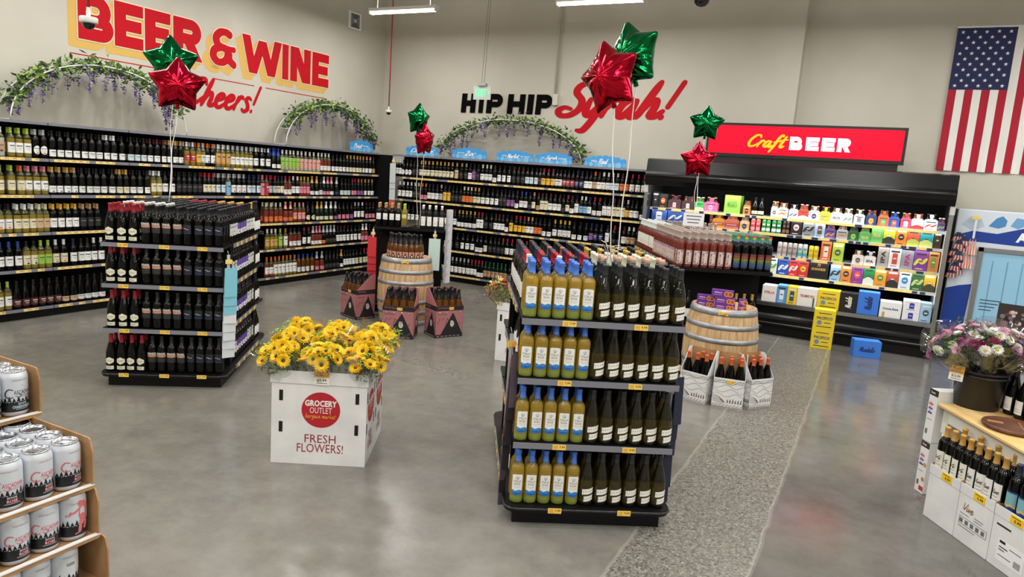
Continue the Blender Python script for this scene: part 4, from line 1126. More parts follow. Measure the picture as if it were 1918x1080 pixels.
for k in range(11):
    px, py = dw(.05 + .084 * k, .2)
    if 3 <= k <= 6: continue
    bottle('bigwhite' if k < 4 else 'goldcap', px, py, .5535, D_A + jit(.1), 'middle shelf, end of rosé rack', GD, False)
MB().box((0, .16, .53), (D_W, .28, .553), BLACK).box((0, .08, .53), (.27, .16, .553), BLACK).box((.72, .08, .53), (D_W, .16, .553), BLACK).build('shelf', rk)

# ---------------------------------------------------------------- barrels
WOOD = noisy('barrel_oak', (176, 140, 96), (214, 182, 138), 5, .55, (6, 6, .6))
HOOP = noisy('galvanised_hoop', (140, 144, 148), (172, 176, 180), 9, .42, (1, 1, 1), 4, .45)
def barrel(loc, rt, rb, h, label, tz):
    o = tag(empty('wine_barrel', (loc[0], loc[1], 0)), label, 'barrel', 'wine barrels')
    R = lambda z: rt + (rb - rt) * (1 - ((z - h / 2) / (h / 2)) ** 2)
    mb = MB()
    n = 16
    P = [(0, 0)] + [(R(h * k / 16), h * k / 16) for k in range(17)] + [(R(h) - .03, h), (R(h) - .035, h - .03), (0, h - .03)]
    mb.lathe(P, 72, WOOD)
    for k in range(n):                            # stave joints
        a = 2 * pi * k / n
        mb.tube([((R(h * q / 10) + .0002) * cos(a), (R(h * q / 10) + .0002) * sin(a), h * q / 10) for q in range(11)], .0013, M((142, 110, 74), .8), 3, False)
    mb.build('staves', o)
    for f in (.965, .80, .64, .36, .20, .035):
        z, hh = h * f, .030 if f in (.965, .035) else .022
        q = MB()
        q.lathe([(R(z - hh) - .002, z - hh), (R(z - hh) + .004, z - hh), (R(z) + .0045, z), (R(min(z + hh, h)) + .004, min(z + hh, h)), (R(min(z + hh, h)) - .002, min(z + hh, h))], 72, HOOP)
        for k in range(9):
            a = 2 * pi * k / 9 + f * 5
            q.lathe([(.007, 0), (.006, .003), (0, .004)], 6, STEEL)
            m = len(q.v) - 13
            for i in range(m, len(q.v)):
                x, y, zz = q.v[i]
                q.v[i] = ((R(z) + .004 + zz) * cos(a) - x * sin(a), (R(z) + .004 + zz) * sin(a) + x * cos(a), z + y)
        q.build('hoop', o)
    a = tz
    price_tag(o, ((R(h) + .0115) * cos(a), (R(h) + .0115) * sin(a), h * .955), (-sin(a), cos(a)), '4.99', .085, .04)
    return o
B1 = (-5.12, 7.21); B2 = (-1.203, 6.965)
barrel(B1, .298, .345, .83, 'oak wine barrel among pink and black wine cartons, bottles on its head', radians(-58))
barrel(B2, .300, .352, .82, 'oak wine barrel among white vineyard cartons, purple boxes on its head', radians(-80))
for k in range(10):
    a = radians(-152 + 18.5 * k) if k < 9 else 0
    bx, by = (B1[0] + .205 * cos(a), B1[1] + .205 * sin(a)) if k < 9 else B1
    bottle('crime', bx, by, .8005, a + pi / 2, 'standing on the barrel head', 'rosé bottles on the barrel head', True)
for k in range(5):
    a = radians(-150 + 36 * k)
    bottle('crime', B1[0] + .105 * cos(a), B1[1] + .105 * sin(a), .8005, a + pi / 2, 'inner ring on the barrel head', 'rosé bottles on the barrel head', True)
# purple snack boxes on the second barrel
PURP = M((104, 44, 140), .45)
def snack(x, y, z, rz, w, h, label):
    o = tag(empty('snack_box', (x, y, z), rz), label, 'snack box', 'purple snack boxes on the barrel')
    MB().box((-w / 2, -.035, 0), (w / 2, .035, h), PURP, .002).build('carton', o)
    mb = MB()
    f = plane((0, -.0355, 0), (1, 0, 0), (0, 0, 1))
    for k, (u, v) in enumerate(((w * .2, h * .5), (w * .36, h * .48))):
        for rr, c in ((.030, (206, 140, 84)), (.018, (150, 74, 44))):
            rr *= min(1, h / .075)
            mb.geo(([(u + rr * cos(a * pi / 6), v + rr * sin(a * pi / 6)) for a in range(12)], [tuple(range(12))]), (lambda q: (lambda a, b: f(a, b, q)))(.0005 + k * .0004 + (.0002 if rr < .02 else 0)), M(c, .5))
    mb.geo(fit(tgeo('Aldens', .02), -w * .2, h * .66, w * .36, h * .2), lambda a, b: f(a, b, .0012), M((236, 226, 240), .5))
    mb.geo(rect(-w * .4, h * .3, -w * .02, h * .36), lambda a, b: f(a, b, .0012), M((200, 170, 214), .5))
    mb.build('printed_front', o)
zb2 = .7905
sb = [(-.17, -.06, 0, .16, .055, 'lower purple snack box at the left of the barrel head'), (-.17, -.06, .0555, .16, .06, 'upper purple snack box at the left of the barrel head'),
      (.02, -.10, 0, .19, .055, 'purple snack box at the front of the barrel head, bottom of the tall stack'), (.02, -.10, .0555, .19, .065, 'purple snack box in the middle of the tall stack on the barrel'),
      (-.01, -.10, .121, .20, .068, 'purple snack box topmost of the tall stack on the barrel'), (.17, -.03, 0, .075, .055, 'small lower purple box at the right of the barrel head'), (.17, -.03, .0555, .075, .06, 'small upper purple box at the right of the barrel head')]
for x, y, z, w, h, l in sb:
    snack(B2[0] + x * 1.0, B2[1] + y, zb2 + z, radians(8), w, h, l)

# ---------------------------------------------------------------- cut-open wine cartons with bottles
def carton(loc, rz, w, d, h, hb, style, label, des, group, place, rows=2, cols=3, tg=True):
    o = tag(empty('wine_carton', (loc[0], loc[1], 0), rz), label, 'carton', group)
    t = .004
    base = {'pink': M((172, 110, 112), .7), 'vine': WCARD}[style]
    ins = CARD if style == 'vine' else M((164, 104, 106), .7)
    mb = MB()
    mb.box((0, 0, .002), (w, d, .01), CARD).box((0, 0, 0), (w, t, h), base).box((0, d - t, 0), (w, d, hb), ins)
    for x in (0, w - t):                          # sides cut on a slant up to the tall back
        mb.add([(x, 0, 0), (x, d, 0), (x, d, hb), (x, d * .72, hb), (x, 0, h), (x + t, 0, 0), (x + t, d, 0), (x + t, d, hb), (x + t, d * .72, hb), (x + t, 0, h)],
               [(0, 1, 2, 3, 4), (9, 8, 7, 6, 5), (3, 2, 7, 8), (4, 3, 8, 9), (0, 5, 6, 1), (1, 6, 7, 2), (0, 4, 9, 5)], base)
    mb.box((t, t, h - .13), (w - t, d - t, h - .126), CARD)
    mb.build('box', o)
    faces = [plane((0, -.0006, 0), (1, 0, 0), (0, 0, 1)), plane((w + .0006, 0, 0), (0, 1, 0), (0, 0, 1)), plane((-.0006, d, 0), (0, -1, 0), (0, 0, 1))]
    q = MB()
    for f, fw in zip(faces, (w, d, d)):
        g = lambda k: (lambda u, v: f(u, v, k))
        if style == 'pink':
            BK, PK = M((26, 24, 25), .7), M((214, 206, 200), .7)
            zl = h - .055
            q.geo(rect(0, zl, fw, h), g(.0002), BK)
            q.geo(rect(0, 0, fw, .035), g(.0002), BK)
            q.geo(([(fw * .18, .03), (fw, .03), (fw * .62, zl * .93)], [(0, 1, 2)]), g(.0004), BK)
            fx, fz = fw * .60, zl * .5
            for s, (du, dv, ru, rv) in enumerate(((0, 0, .026, .036), (-.004, .026, .022, .014))):
                q.geo(([(fx + du + ru * cos(a * pi / 6), fz + dv + rv * sin(a * pi / 6)) for a in range(12)], [tuple(range(12))]), g(.0006), PK)
            for du in (-.009, .009):
                q.geo(rect(fx + du - .005, fz + .006, fx + du + .005, fz + .010), g(.0009), BK)
            q.geo(rect(fx - .007, fz - .016, fx + .007, fz - .011), g(.0009), BK)
            q.geo(rect(fx - .002, fz - .009, fx + .002, fz + .004), g(.0009), M((150, 140, 134), .7))
            q.geo(fit(tgeo('19 Crimes'), fw * .28, h - .022, fw * .42, .018), g(.0006), M((190, 130, 130), .7))
            q.geo(fit(tgeo('Cali Rose'), fw * .22, zl - .035, fw * .34, .022), g(.0006), M((90, 40, 44), .7))
            for k in range(6):
                u = fw * (.05 + .15 * k)
                q.geo(ribbon([(u, zl * .5 + .05 * sin(k * 2)), (u + .02, zl * .62 + .03 * sin(k)), (u + .035, zl * .6 + .05 * sin(k + 1))], .006), g(.0003), M((96, 48, 52), .7))
                q.geo(rect(u, .012, u + .035, .02), g(.0006), M((190, 140, 138), .7))
        else:
            IN = M((74, 64, 54), .7)
            for k in range(9):                    # vineyard rows
                u = fw * k / 9
                q.geo(ribbon([(u, .012), (u + .018, .03), (u + .03, .036)], .004), g(.0003), IN)
                q.geo(ribbon([(u + .008, .008), (u + .028, .022)], .003), g(.0003), IN)
            for k in range(4):
                z = .12 + .035 * k
                pts = [(fw * j / 8, z + .016 * sin(j * 1.3 + k * 1.7) + .004 * k) for j in range(9)]
                q.geo(ribbon(pts, .0028), g(.0003), IN)
            for k in range(9):
                q.geo(ribbon([(.006, .115 - .007 * k), (fw * .2 + .004 * k, .105 - .008 * k), (fw * .42, .055)], .002), g(.0003), IN)
            for k in range(6):
                u = fw * (.48 + .085 * k)
                q.geo(([(u, .05), (u + .014, .05), (u + .011, .08 + .008 * (k % 3)), (u + .003, .08)], [(0, 1, 2, 3)]), g(.0003), M((120, 110, 96), .7))
            for k in range(11):
                u = fw * (.02 + .088 * k)
                q.geo(ribbon([(u, h - .034), (u + .02, h - .012)], .005), g(.0003), IN)
            q.geo(rect(0, h - .042, fw, h - .039), g(.0003), IN)
    q.build('printing', o)
    if style == 'pink':
        f = plane((.0, d - t - .0006, 0), (1, 0, 0), (0, 0, 1))
        q = MB()
        q.geo(([(w * .15, h), (w * .85, h), (w * .5, hb - .01)], [(0, 1, 2)]), f, M((26, 24, 25), .7))
        q.build('back_printing', o)
    if tg:
        price_tag(o, (w * .55, -.003, h - .03), (1, 0), '8.99', .06, .032)
    c, s = cos(rz), sin(rz)
    for r in range(rows):
        for k in range(cols):
            if (r, k) == (1, 0) and style == 'vine': continue
            x, y = (k + .5) * (w - .01) / cols + .005, .045 + (d - .09) * r / max(rows - 1, 1)
            bottle(des, loc[0] + x * c - y * s, loc[1] + x * s + y * c, h - .1255, rz + jit(.2), place, group + ' bottles', r == 0)
    return o
pinks = [((-5.93, 6.96), radians(-18), 'pink and black wine carton at the left of the barrel', 'left pink carton'),
         ((-4.81, 6.35), radians(24), 'pink and black wine carton in front of the barrel, behind the sunflowers', 'middle pink carton'),
         ((-4.335, 6.73), radians(62), 'pink and black wine carton at the right of the barrel', 'right pink carton')]
for lc, rz, lb, pl in pinks:
    carton(lc, rz, .36, .27, .37, .55, 'pink', lb, 'crime', 'pink wine cartons', pl, 3, 4)
vines = [((-1.42, 6.365), radians(-14), 'white vineyard-print wine carton at the left of the barrel', 'left vineyard carton'),
         ((-1.105, 6.31), radians(10), 'white vineyard-print wine carton in front of the barrel, price tag on it', 'middle vineyard carton'),
         ((-.80, 6.44), radians(54), 'white vineyard-print wine carton at the right of the barrel', 'right vineyard carton')]
for lc, rz, lb, pl in vines:
    carton(lc, rz, .27, .19, .27, .47, 'vine', lb, 'orangecap', 'vineyard wine cartons', pl, 2, 3, pl.startswith('middle'))

# ---------------------------------------------------------------- sunflower boxes
def flower_box(loc, rz, w, d, h, label, full=True):
    o = tag(empty('flower_box', (loc[0], loc[1], 0), rz), label, 'flower box', 'white flower boxes')
    t = .005
    mb = MB()
    mb.box((0, 0, 0), (w, t, h), WCARD).box((0, d - t, 0), (w, d, h), WCARD).box((0, t, 0), (t, d - t, h), WCARD).box((w - t, t, 0), (w, d - t, h), WCARD).box((t, t, .0), (w - t, d - t, .006), WCARD)
    mb.box((t, t, h - .16), (w - t, d - t, h - .155), CARD)
    mb.build('box', o)
    e = .008
    mb = MB()
    for a, b in (((-e, -e), (w + e, 0)), ((-e, d), (w + e, d + e)), ((-e, 0), (0, d)), ((w, 0), (w + e, d))):
        mb.box((a[0], a[1], h - .075), (b[0], b[1], h + .005), WCARD)
    mb.build('rim', o)
    for f, fw in ((plane((0, -.0006, 0), (1, 0, 0), (0, 0, 1)), w), (plane((w + .0006, 0, 0), (0, 1, 0), (0, 0, 1)), d)):
        g = lambda k: (lambda u, v: f(u, v, k))
        for u in (fw * .10, fw * .9):
            for v in (h * .74, h * .40):
                MB().geo(rect(u - .012, v - .035, u + .012, v + .035), g(.0003), M((20, 18, 17), .9)).build('hand_hole', o)
        q = MB()
        R, cu, cv = min(.122, fw * .36), fw * .52, h * .60
        q.geo(([(cu + R * cos(a * pi / 24), cv + R * .96 * sin(a * pi / 24)) for a in range(48)], [tuple(range(48))]), g(.0003), M((186, 30, 44), .55))
        W2 = M((244, 240, 236), .55)
        q.geo(fit(tgeo('GROCERY', .045), cu, cv + R * .36, R * 1.66, R * .34), g(.0006), W2)
        q.geo(fit(tgeo('OUTLET', .0), cu, cv - R * .02, R * 1.15, R * .32), g(.0006), W2)
        q.geo(fit(sgeo('bargain market', .1, .1), cu, cv - R * .36, R * 1.6, R * .36), g(.0006), M((240, 170, 60), .55))
        RD = M((150, 40, 52), .6)
        q.geo(fit(tgeo('FRESH', .0), cu, h * .285, fw * .33, .055), g(.0003), RD)
        q.geo(fit(tgeo('FLOWERS!', .0), cu, h * .18, fw * .49, .058), g(.0003), RD)
        q.build('printing', o)
    return o
F_A = radians(28.5)
fw_ = loc2w((-3.245, 3.179), F_A)
flower_box((-3.245, 3.179), F_A, .60, .315, .61, 'white fresh-flowers box with red round logo, the nearer of the pair')
flower_box(fw_(0, .335), F_A, .60, .315, .61, 'white fresh-flowers box behind the nearer one, under the same sunflowers')
def sign_card(p, rz, w, h, price, label, tilt=0.0):
    o = tag(empty('price_card', p, rz), label, 'price card')
    MB().box((-w / 2, -.001, 0), (w / 2, .001, h), TAGW).build('card', o)
    f = plane((0, -.0014, 0), (1, 0, 0), (0, 0, 1))
    q = MB()
    q.geo(rect(-w / 2, h * .48, w / 2, h), f, M((238, 176, 66), .5))
    q.geo(fit(sgeo('Sunflower', .1) if False else tgeo('Supreme'), 0, h * .80, w * .55, h * .10), lambda u, v: f(u, v, .0004), M((90, 40, 20), .5))
    q.geo(fit(tgeo('SUNFLOWER BOUQUET' if price.startswith('9') else 'MIXED BOUQUET', .02), 0, h * .62, w * .86, h * .09), lambda u, v: f(u, v, .0004), M((60, 30, 20), .5))
    q.geo(fit(tgeo('$' + price, .02), .0, h * .30, w * .62, h * .2), f, INK)
    q.geo(rect(-w * .35, h * .1, w * .35, h * .14), f, GREYINK)
    q.build('printing', o)
    o.rotation_euler = (tilt, 0, rz)
    return o
px, py = fw_(.315, -.012)
sign_card((px, py, .535), F_A, .098, .10, '9.99', 'orange and white price card on the nearer fresh-flowers box')

PET = M((252, 204, 8), .5); PET2 = M((255, 220, 50), .5); DISC = noisy('seed_disc', (52, 34, 16), (96, 66, 26), 60, .8)
STEM = M((70, 104, 46), .6); LEAFM = noisy('leaf_green', (52, 88, 34), (112, 146, 62), 9, .55)
def petals(n, r0, r1, w, lift, rings=2, mats=None):
    mb = MB()
    for k in range(rings):
        for i in range(n):
            a = 2 * pi * (i + .5 * k) / n
            L = r1 * (1 - .12 * k) * (.92 + .16 * ((i * 7 + k * 3) % 5) / 5)
            up = lift + .006 * k
            c, s = cos(a), sin(a)
            P = [(r0, 0, .002 * k), (r0 + (L - r0) * .5, w, up * .6 + .004), (L, 0, up), (r0 + (L - r0) * .5, -w, up * .6 + .004), (r0 + (L - r0) * .5, 0, up * .6)]
            mb.add([(x * c - y * s, x * s + y * c, z) for x, y, z in P], [(0, 1, 4), (1, 2, 4), (2, 3, 4), (3, 0, 4)], (mats or [PET, PET2])[k % len(mats or [1, 2])])
    return mb
sun_me = petals(17, .010, .050, .0085, .010, 3).mesh('sunflower_head')
sun_ce = MB().lathe([(.0115, .004), (.011, .010), (.007, .013), (0, .0125)], 14, DISC).mesh('seed_disc')
def orient(o, loc, direction, sc=1.0, spin=0.0):
    o.rotation_mode = 'QUATERNION'
    q = Vector(direction).to_track_quat('Z', 'Y')
    from mathutils import Quaternion
    o.rotation_quaternion = q @ Quaternion((0, 0, 1), spin)
    o.location = loc
    o.scale = (sc, sc, sc)
    return o
def leaf_cloud(mb, c, r, n, mat, size, seed, flat=1.0):
    q = random.Random(seed)
    for _ in range(n):
        d = Vector((q.gauss(0, 1), q.gauss(0, 1), q.gauss(0, 1))).normalized() * r * q.random() ** .4
        p = Vector(c) + Vector((d.x, d.y, d.z * flat))
        a = Vector((q.gauss(0, 1), q.gauss(0, 1), q.gauss(0, 1))).normalized()
        b = a.cross(Vector((q.random(), q.random(), q.random()))).normalized()
        s = size * q.uniform(.6, 1.3)
        mb.add([p - a * s, p + b * s * .3, p + a * s, p - b * s * .3], [(0, 1, 2, 3)], mat)
def wrap_mesh(r0, r1, h, seed, mat, n=22, flare=.06):
    q = random.Random(seed)
    mb = MB()
    rows = []
    ph = [q.uniform(0, 6.28) for _ in range(4)]
    for k in range(7):
        t = k / 6
        z = h * t
        ring = []
        for i in range(n):
            a = 2 * pi * i / n
            r = r0 + (r1 - r0) * t ** .8 + (.018 * sin(5 * a + ph[0]) + .012 * sin(9 * a + ph[1])) * t
            zz = z
            if k == 6:
                zz += flare * (sin(2 * a + ph[2]) * .6 + sin(3 * a + ph[3]) * .5)
                r += flare * .4 * max(0, sin(2 * a + ph[2]))
            ring.append((r * cos(a), r * sin(a), zz))
        rows.append(ring)
    vs = [v for r in rows for v in r]
    fs = [(k * n + i, k * n + (i + 1) % n, (k + 1) * n + (i + 1) % n, (k + 1) * n + i) for k in range(6) for i in range(n)]
    mb.add(vs, fs, mat, True)
    return mb
def bouquet(base, lean, label, seed, heads, name, group, head_fn, h=.34, r1=.15, mat=None, filler=None):
    q = random.Random(seed)
    o = tag(empty(name, base), label, 'bouquet', group)
    ax = Vector((lean[0], lean[1], 1)).normalized()
    rot = ax.to_track_quat('Z', 'Y')
    T = lambda x, y, z: rot @ Vector((x, y, z))
    st = MB()
    fo = MB()
    for i in range(heads):
        a = i * 2.4 + q.uniform(-.3, .3)
        rr = r1 * .88 * sqrt((i + .5) / heads)
        zz = h * (1.0 - .30 * (rr / r1) ** 2) + q.uniform(-.015, .02)
        p = T(rr * cos(a), rr * sin(a), zz)
        st.tube([T(.01 * cos(a), .01 * sin(a), 0), T(rr * .5 * cos(a), rr * .5 * sin(a), zz * .6), p], .003, STEM, 4)
        dr = T(cos(a) * rr * 5, sin(a) * rr * 5, .75) + Vector((.2, -.25, .1)) + Vector((q.gauss(0, .45), q.gauss(0, .45), q.gauss(0, .3)))
        head_fn(o, p, dr, q, i)
    st.build('stems', o)
    leaf_cloud(fo, T(0, 0, h * .66), r1 * .9, 170, LEAFM, .024, seed, .8)
    if filler: leaf_cloud(fo, T(0, 0, h * .90), r1 * 1.0, 300, filler, .014, seed + 1, .55)
    fo.build('foliage', o)
    w = wrap_mesh(.03, r1 * 1.12, h * .98, seed, mat or FILM)
    w.v = [tuple(T(*v)) for v in w.v]
    w.build('wrap', o)
    return o
def sun_head(o, p, dr, q, i):
    f = link('flower', sun_me, o)
    orient(f, p, dr, q.uniform(.85, 1.1), q.uniform(0, 6))
    link('seed_disc', sun_ce, f)
FILL = M((170, 196, 70), .6)
k = 0
for gy, zz in ((.10, 0), (.33, .03), (.55, .05)):
    for gx in (.09, .30, .51):
        px, py = fw_(gx, gy)
        lx, ly = (gx - .30) * 1.5, (gy - .33) * 1.1
        c, s = cos(F_A), sin(F_A)
        bouquet((px, py, .47 + zz * .4), (lx * c - ly * s, lx * s + ly * c), 'wrapped sunflower bouquet, %s of its row, %s of the flower boxes' % (('left', 'middle', 'right')[k % 3], ('front row', 'middle row', 'back row')[k // 3]), 100 + k, 15, 'sunflower_bouquet', 'sunflower bouquets', sun_head, .30, .142, None, FILL)
        k += 1

# white box with a mixed bouquet behind the nearest rack
flower_box((-3.36, 6.38), radians(6), .42, .42, .61, 'tall white flower box behind the nearest rack, mixed bouquets on it')
MUMS = {c: petals(18, .004, .032, .005, .012, 3, [M(rgb, .55)]).mesh('chrysanthemum') for c, rgb in (('magenta', (150, 30, 84)), ('yellow', (240, 196, 50)), ('orange', (230, 130, 50)), ('white', (240, 240, 232)), ('pink', (206, 130, 172)), ('violet', (150, 96, 160)), ('blush', (222, 176, 196)))}
EYE = MB().lathe([(.009, .006), (.007, .012), (0, .014)], 8, M((190, 180, 70), .7)).mesh('eye')
def mum_head(palette):
    def f(o, p, dr, q, i):
        c = palette[i % len(palette)]
        h = link('flower', MUMS[c], o)
        orient(h, p, dr, q.uniform(.9, 1.5), q.uniform(0, 6))
        if c in ('white', 'yellow'): link('eye', EYE, h)
    return f
bouquet((-3.28, 6.52, .47), (-.35, -.3), 'mixed bouquet in amber wrap on the tall white flower box', 31, 12, 'mixed_bouquet', 'mixed bouquets', mum_head(['magenta', 'yellow', 'orange', 'magenta', 'yellow']), .36, .16, film('amber_cellophane', (.96, .86, .72), .12), FILL)
bouquet((-3.10, 6.66, .47), (.1, -.1), 'yellow mixed bouquet at the right of the tall white flower box', 32, 10, 'mixed_bouquet', 'mixed bouquets', mum_head(['yellow', 'orange', 'yellow']), .38, .15, None, FILL)

# ---------------------------------------------------------------- beer cooler
KX0, KX1 = -3.03, .80
co = tag(empty('beer_cooler', (0, 0, 0)), 'long black open beer cooler with lit shelves under the red sign', 'cooler')
CB = M((11, 11, 12), .24, spec=.35); CBM = M((9, 9, 10), .5, spec=.25)
MB().box((KX0, 10.85, .1), (KX1, 10.92, 2.2), M((11, 11, 12), .8, spec=.1)).build('back_panel', co)
b = MB().box((KX0, 10.14, 0), (KX1, 10.92, .13), CBM)
b.box((KX0, 10.10, .13), (KX1, 10.85, .40), CB, .01)
b.build('base', co)
MB().tube([(KX0, 10.10, .26), (KX1, 10.10, .26)], .045, M((30, 30, 32), .3), 12).build('bumper', co)
MB().box((KX0, 10.085, .165), (KX1, 10.10, .178), STEEL).build('trim_strip', co)
MB().box((KX0, 10.07, .40), (KX1, 10.85, .452), M((40, 40, 42), .5)).box((KX0, 10.055, .405), (KX1, 10.072, .455), STEEL).build('deck', co)
h = MB()
prof = [(10.90, 1.96), (10.09, 1.96), (10.07, 1.905), (10.02, 1.905), (9.99, 1.98), (9.985, 2.06), (10.02, 2.10), (10.05, 2.27), (10.12, 2.285), (10.90, 2.285)]
h.prism(prof, lambda u, v, d=0: (KX0 + d, u, v), KX1 - KX0, CB)
h.build('canopy', co)
MB().tube([(KX0 + .01, 9.985, 2.045), (KX1 - .01, 9.985, 2.045)], .022, M((70, 70, 74), .18, .7), 10).build('canopy_trim', co)
for x in (KX0 - .0, KX1 - .035):
    e = MB().box((x, 10.12, .40), (x + .035, 10.88, 1.95), M((30, 30, 32), .5))
    e.box((x - .006, 10.06, .05), (x + .041, 10.12, 1.95), STEEL).box((x - .01, 10.03, 1.80), (x + .045, 10.06, 1.98), M((206, 204, 196), .4))
    e.build('end_frame', co)
MB().box((KX1 - .037, 10.2, .5), (KX1 - .035, 10.84, 1.6), WHITE).build('inner_liner', co)
STRIP = M((250, 250, 255), .5, emit=3.0)
for r in (1, 2, 3, 4):
    z = BEER[r][0]
    z = {1: 1.59, 2: 1.372, 3: 1.072, 4: .818}[r]
    BEER[r] = (z, BEER[r][1])
    so = MB().box((KX0 + .036, 10.26, z - .02), (KX1 - .036, 10.84, z), M((196, 198, 202), .4)).build('shelf', co)
    rl = MB().box((KX0 + .04, 10.247, z - .036), (KX1 - .04, 10.26, z + .002), M((206, 206, 204), .4))
    x = KX0 + .08
    while x < KX1 - .16:
        w = rnd.choice((.075, .075, .1))
        if rnd.random() < .66: rl.box((x, 10.244, z - .034), (x + w, 10.247, z - .002), M((252, 216, 120), .5))
        else: rl.box((x, 10.2445, z - .033), (x + w * .8, 10.247, z - .004), M((44, 44, 70), .5))
        x += w + .012
    rl.build('price_rail', so)
    MB().box((KX0 + .05, 10.275, z - .028), (KX1 - .05, 10.295, z - .0205), STRIP).build('light_strip', so)
MB().box((KX0 + .05, 10.12, 1.940), (KX1 - .05, 10.16, 1.952), STRIP).build('light_strip', co)
BEER[5] = (.4525, BEER[5][1])
def strip_lamp(z, y, tilt, p):
    ld = bpy.data.lights.new('cooler_lamp', 'AREA'); ld.shape = 'RECTANGLE'; ld.size = 3.7; ld.size_y = .03; ld.energy = p; ld.color = (1, 1, 1)
    lo = bpy.data.objects.new('lamp', ld); C.objects.link(lo); lo.parent = co
    lo.location = (-1.115, y, z); lo.rotation_euler = (tilt, 0, 0)
strip_lamp(1.93, 10.14, radians(32), COOLER_W * 1.8)
for z in (1.565, 1.345, 1.046, .79):
    strip_lamp(z, 10.262, radians(24), COOLER_W * .55)

# lit sign on top of the cooler
sg = tag(empty('lit_sign', (-.97, 10.42, 0)), 'red lit sign in a black frame on top of the beer cooler', 'sign')
sx0, sx1, sz0, sz1 = -1.33, 1.165, 2.375, 2.835
MB().box((sx0, -.07, sz0), (sx1, .07, sz1), M((16, 16, 17), .4)).build('frame', sg)
MB().box((sx0 + .03, -.05, 2.285), (sx1 - .06, .05, sz0), M((16, 16, 17), .4)).build('plinth', sg)
MB().box((sx0 + .035, -.074, sz0 + .045), (sx1 - .035, -.069, sz1 - .035), M((236, 0, 40), .4, emit=.5, spec=.2)).build('lit_panel', sg)
f = plane((.97, -.0755, 0), (1, 0, 0), (0, 0, 1))
q = MB()
q.geo(fit(sgeo('Craft', .17, .28), -1.47, 2.575, .53, .25), lambda u, v: f(u, v, .0005), M((252, 186, 10), .5, emit=.45))
for k, (ch, x) in enumerate((('B', -1.19), ('E', -.985), ('E', -.79), ('R', -.60))):
    q.geo(move(block(ch, .165, .175, .058), x, 2.50), lambda u, v: f(u, v, .0005), M((206, 224, 250), .5, emit=.5))
q.build('lettering', sg)

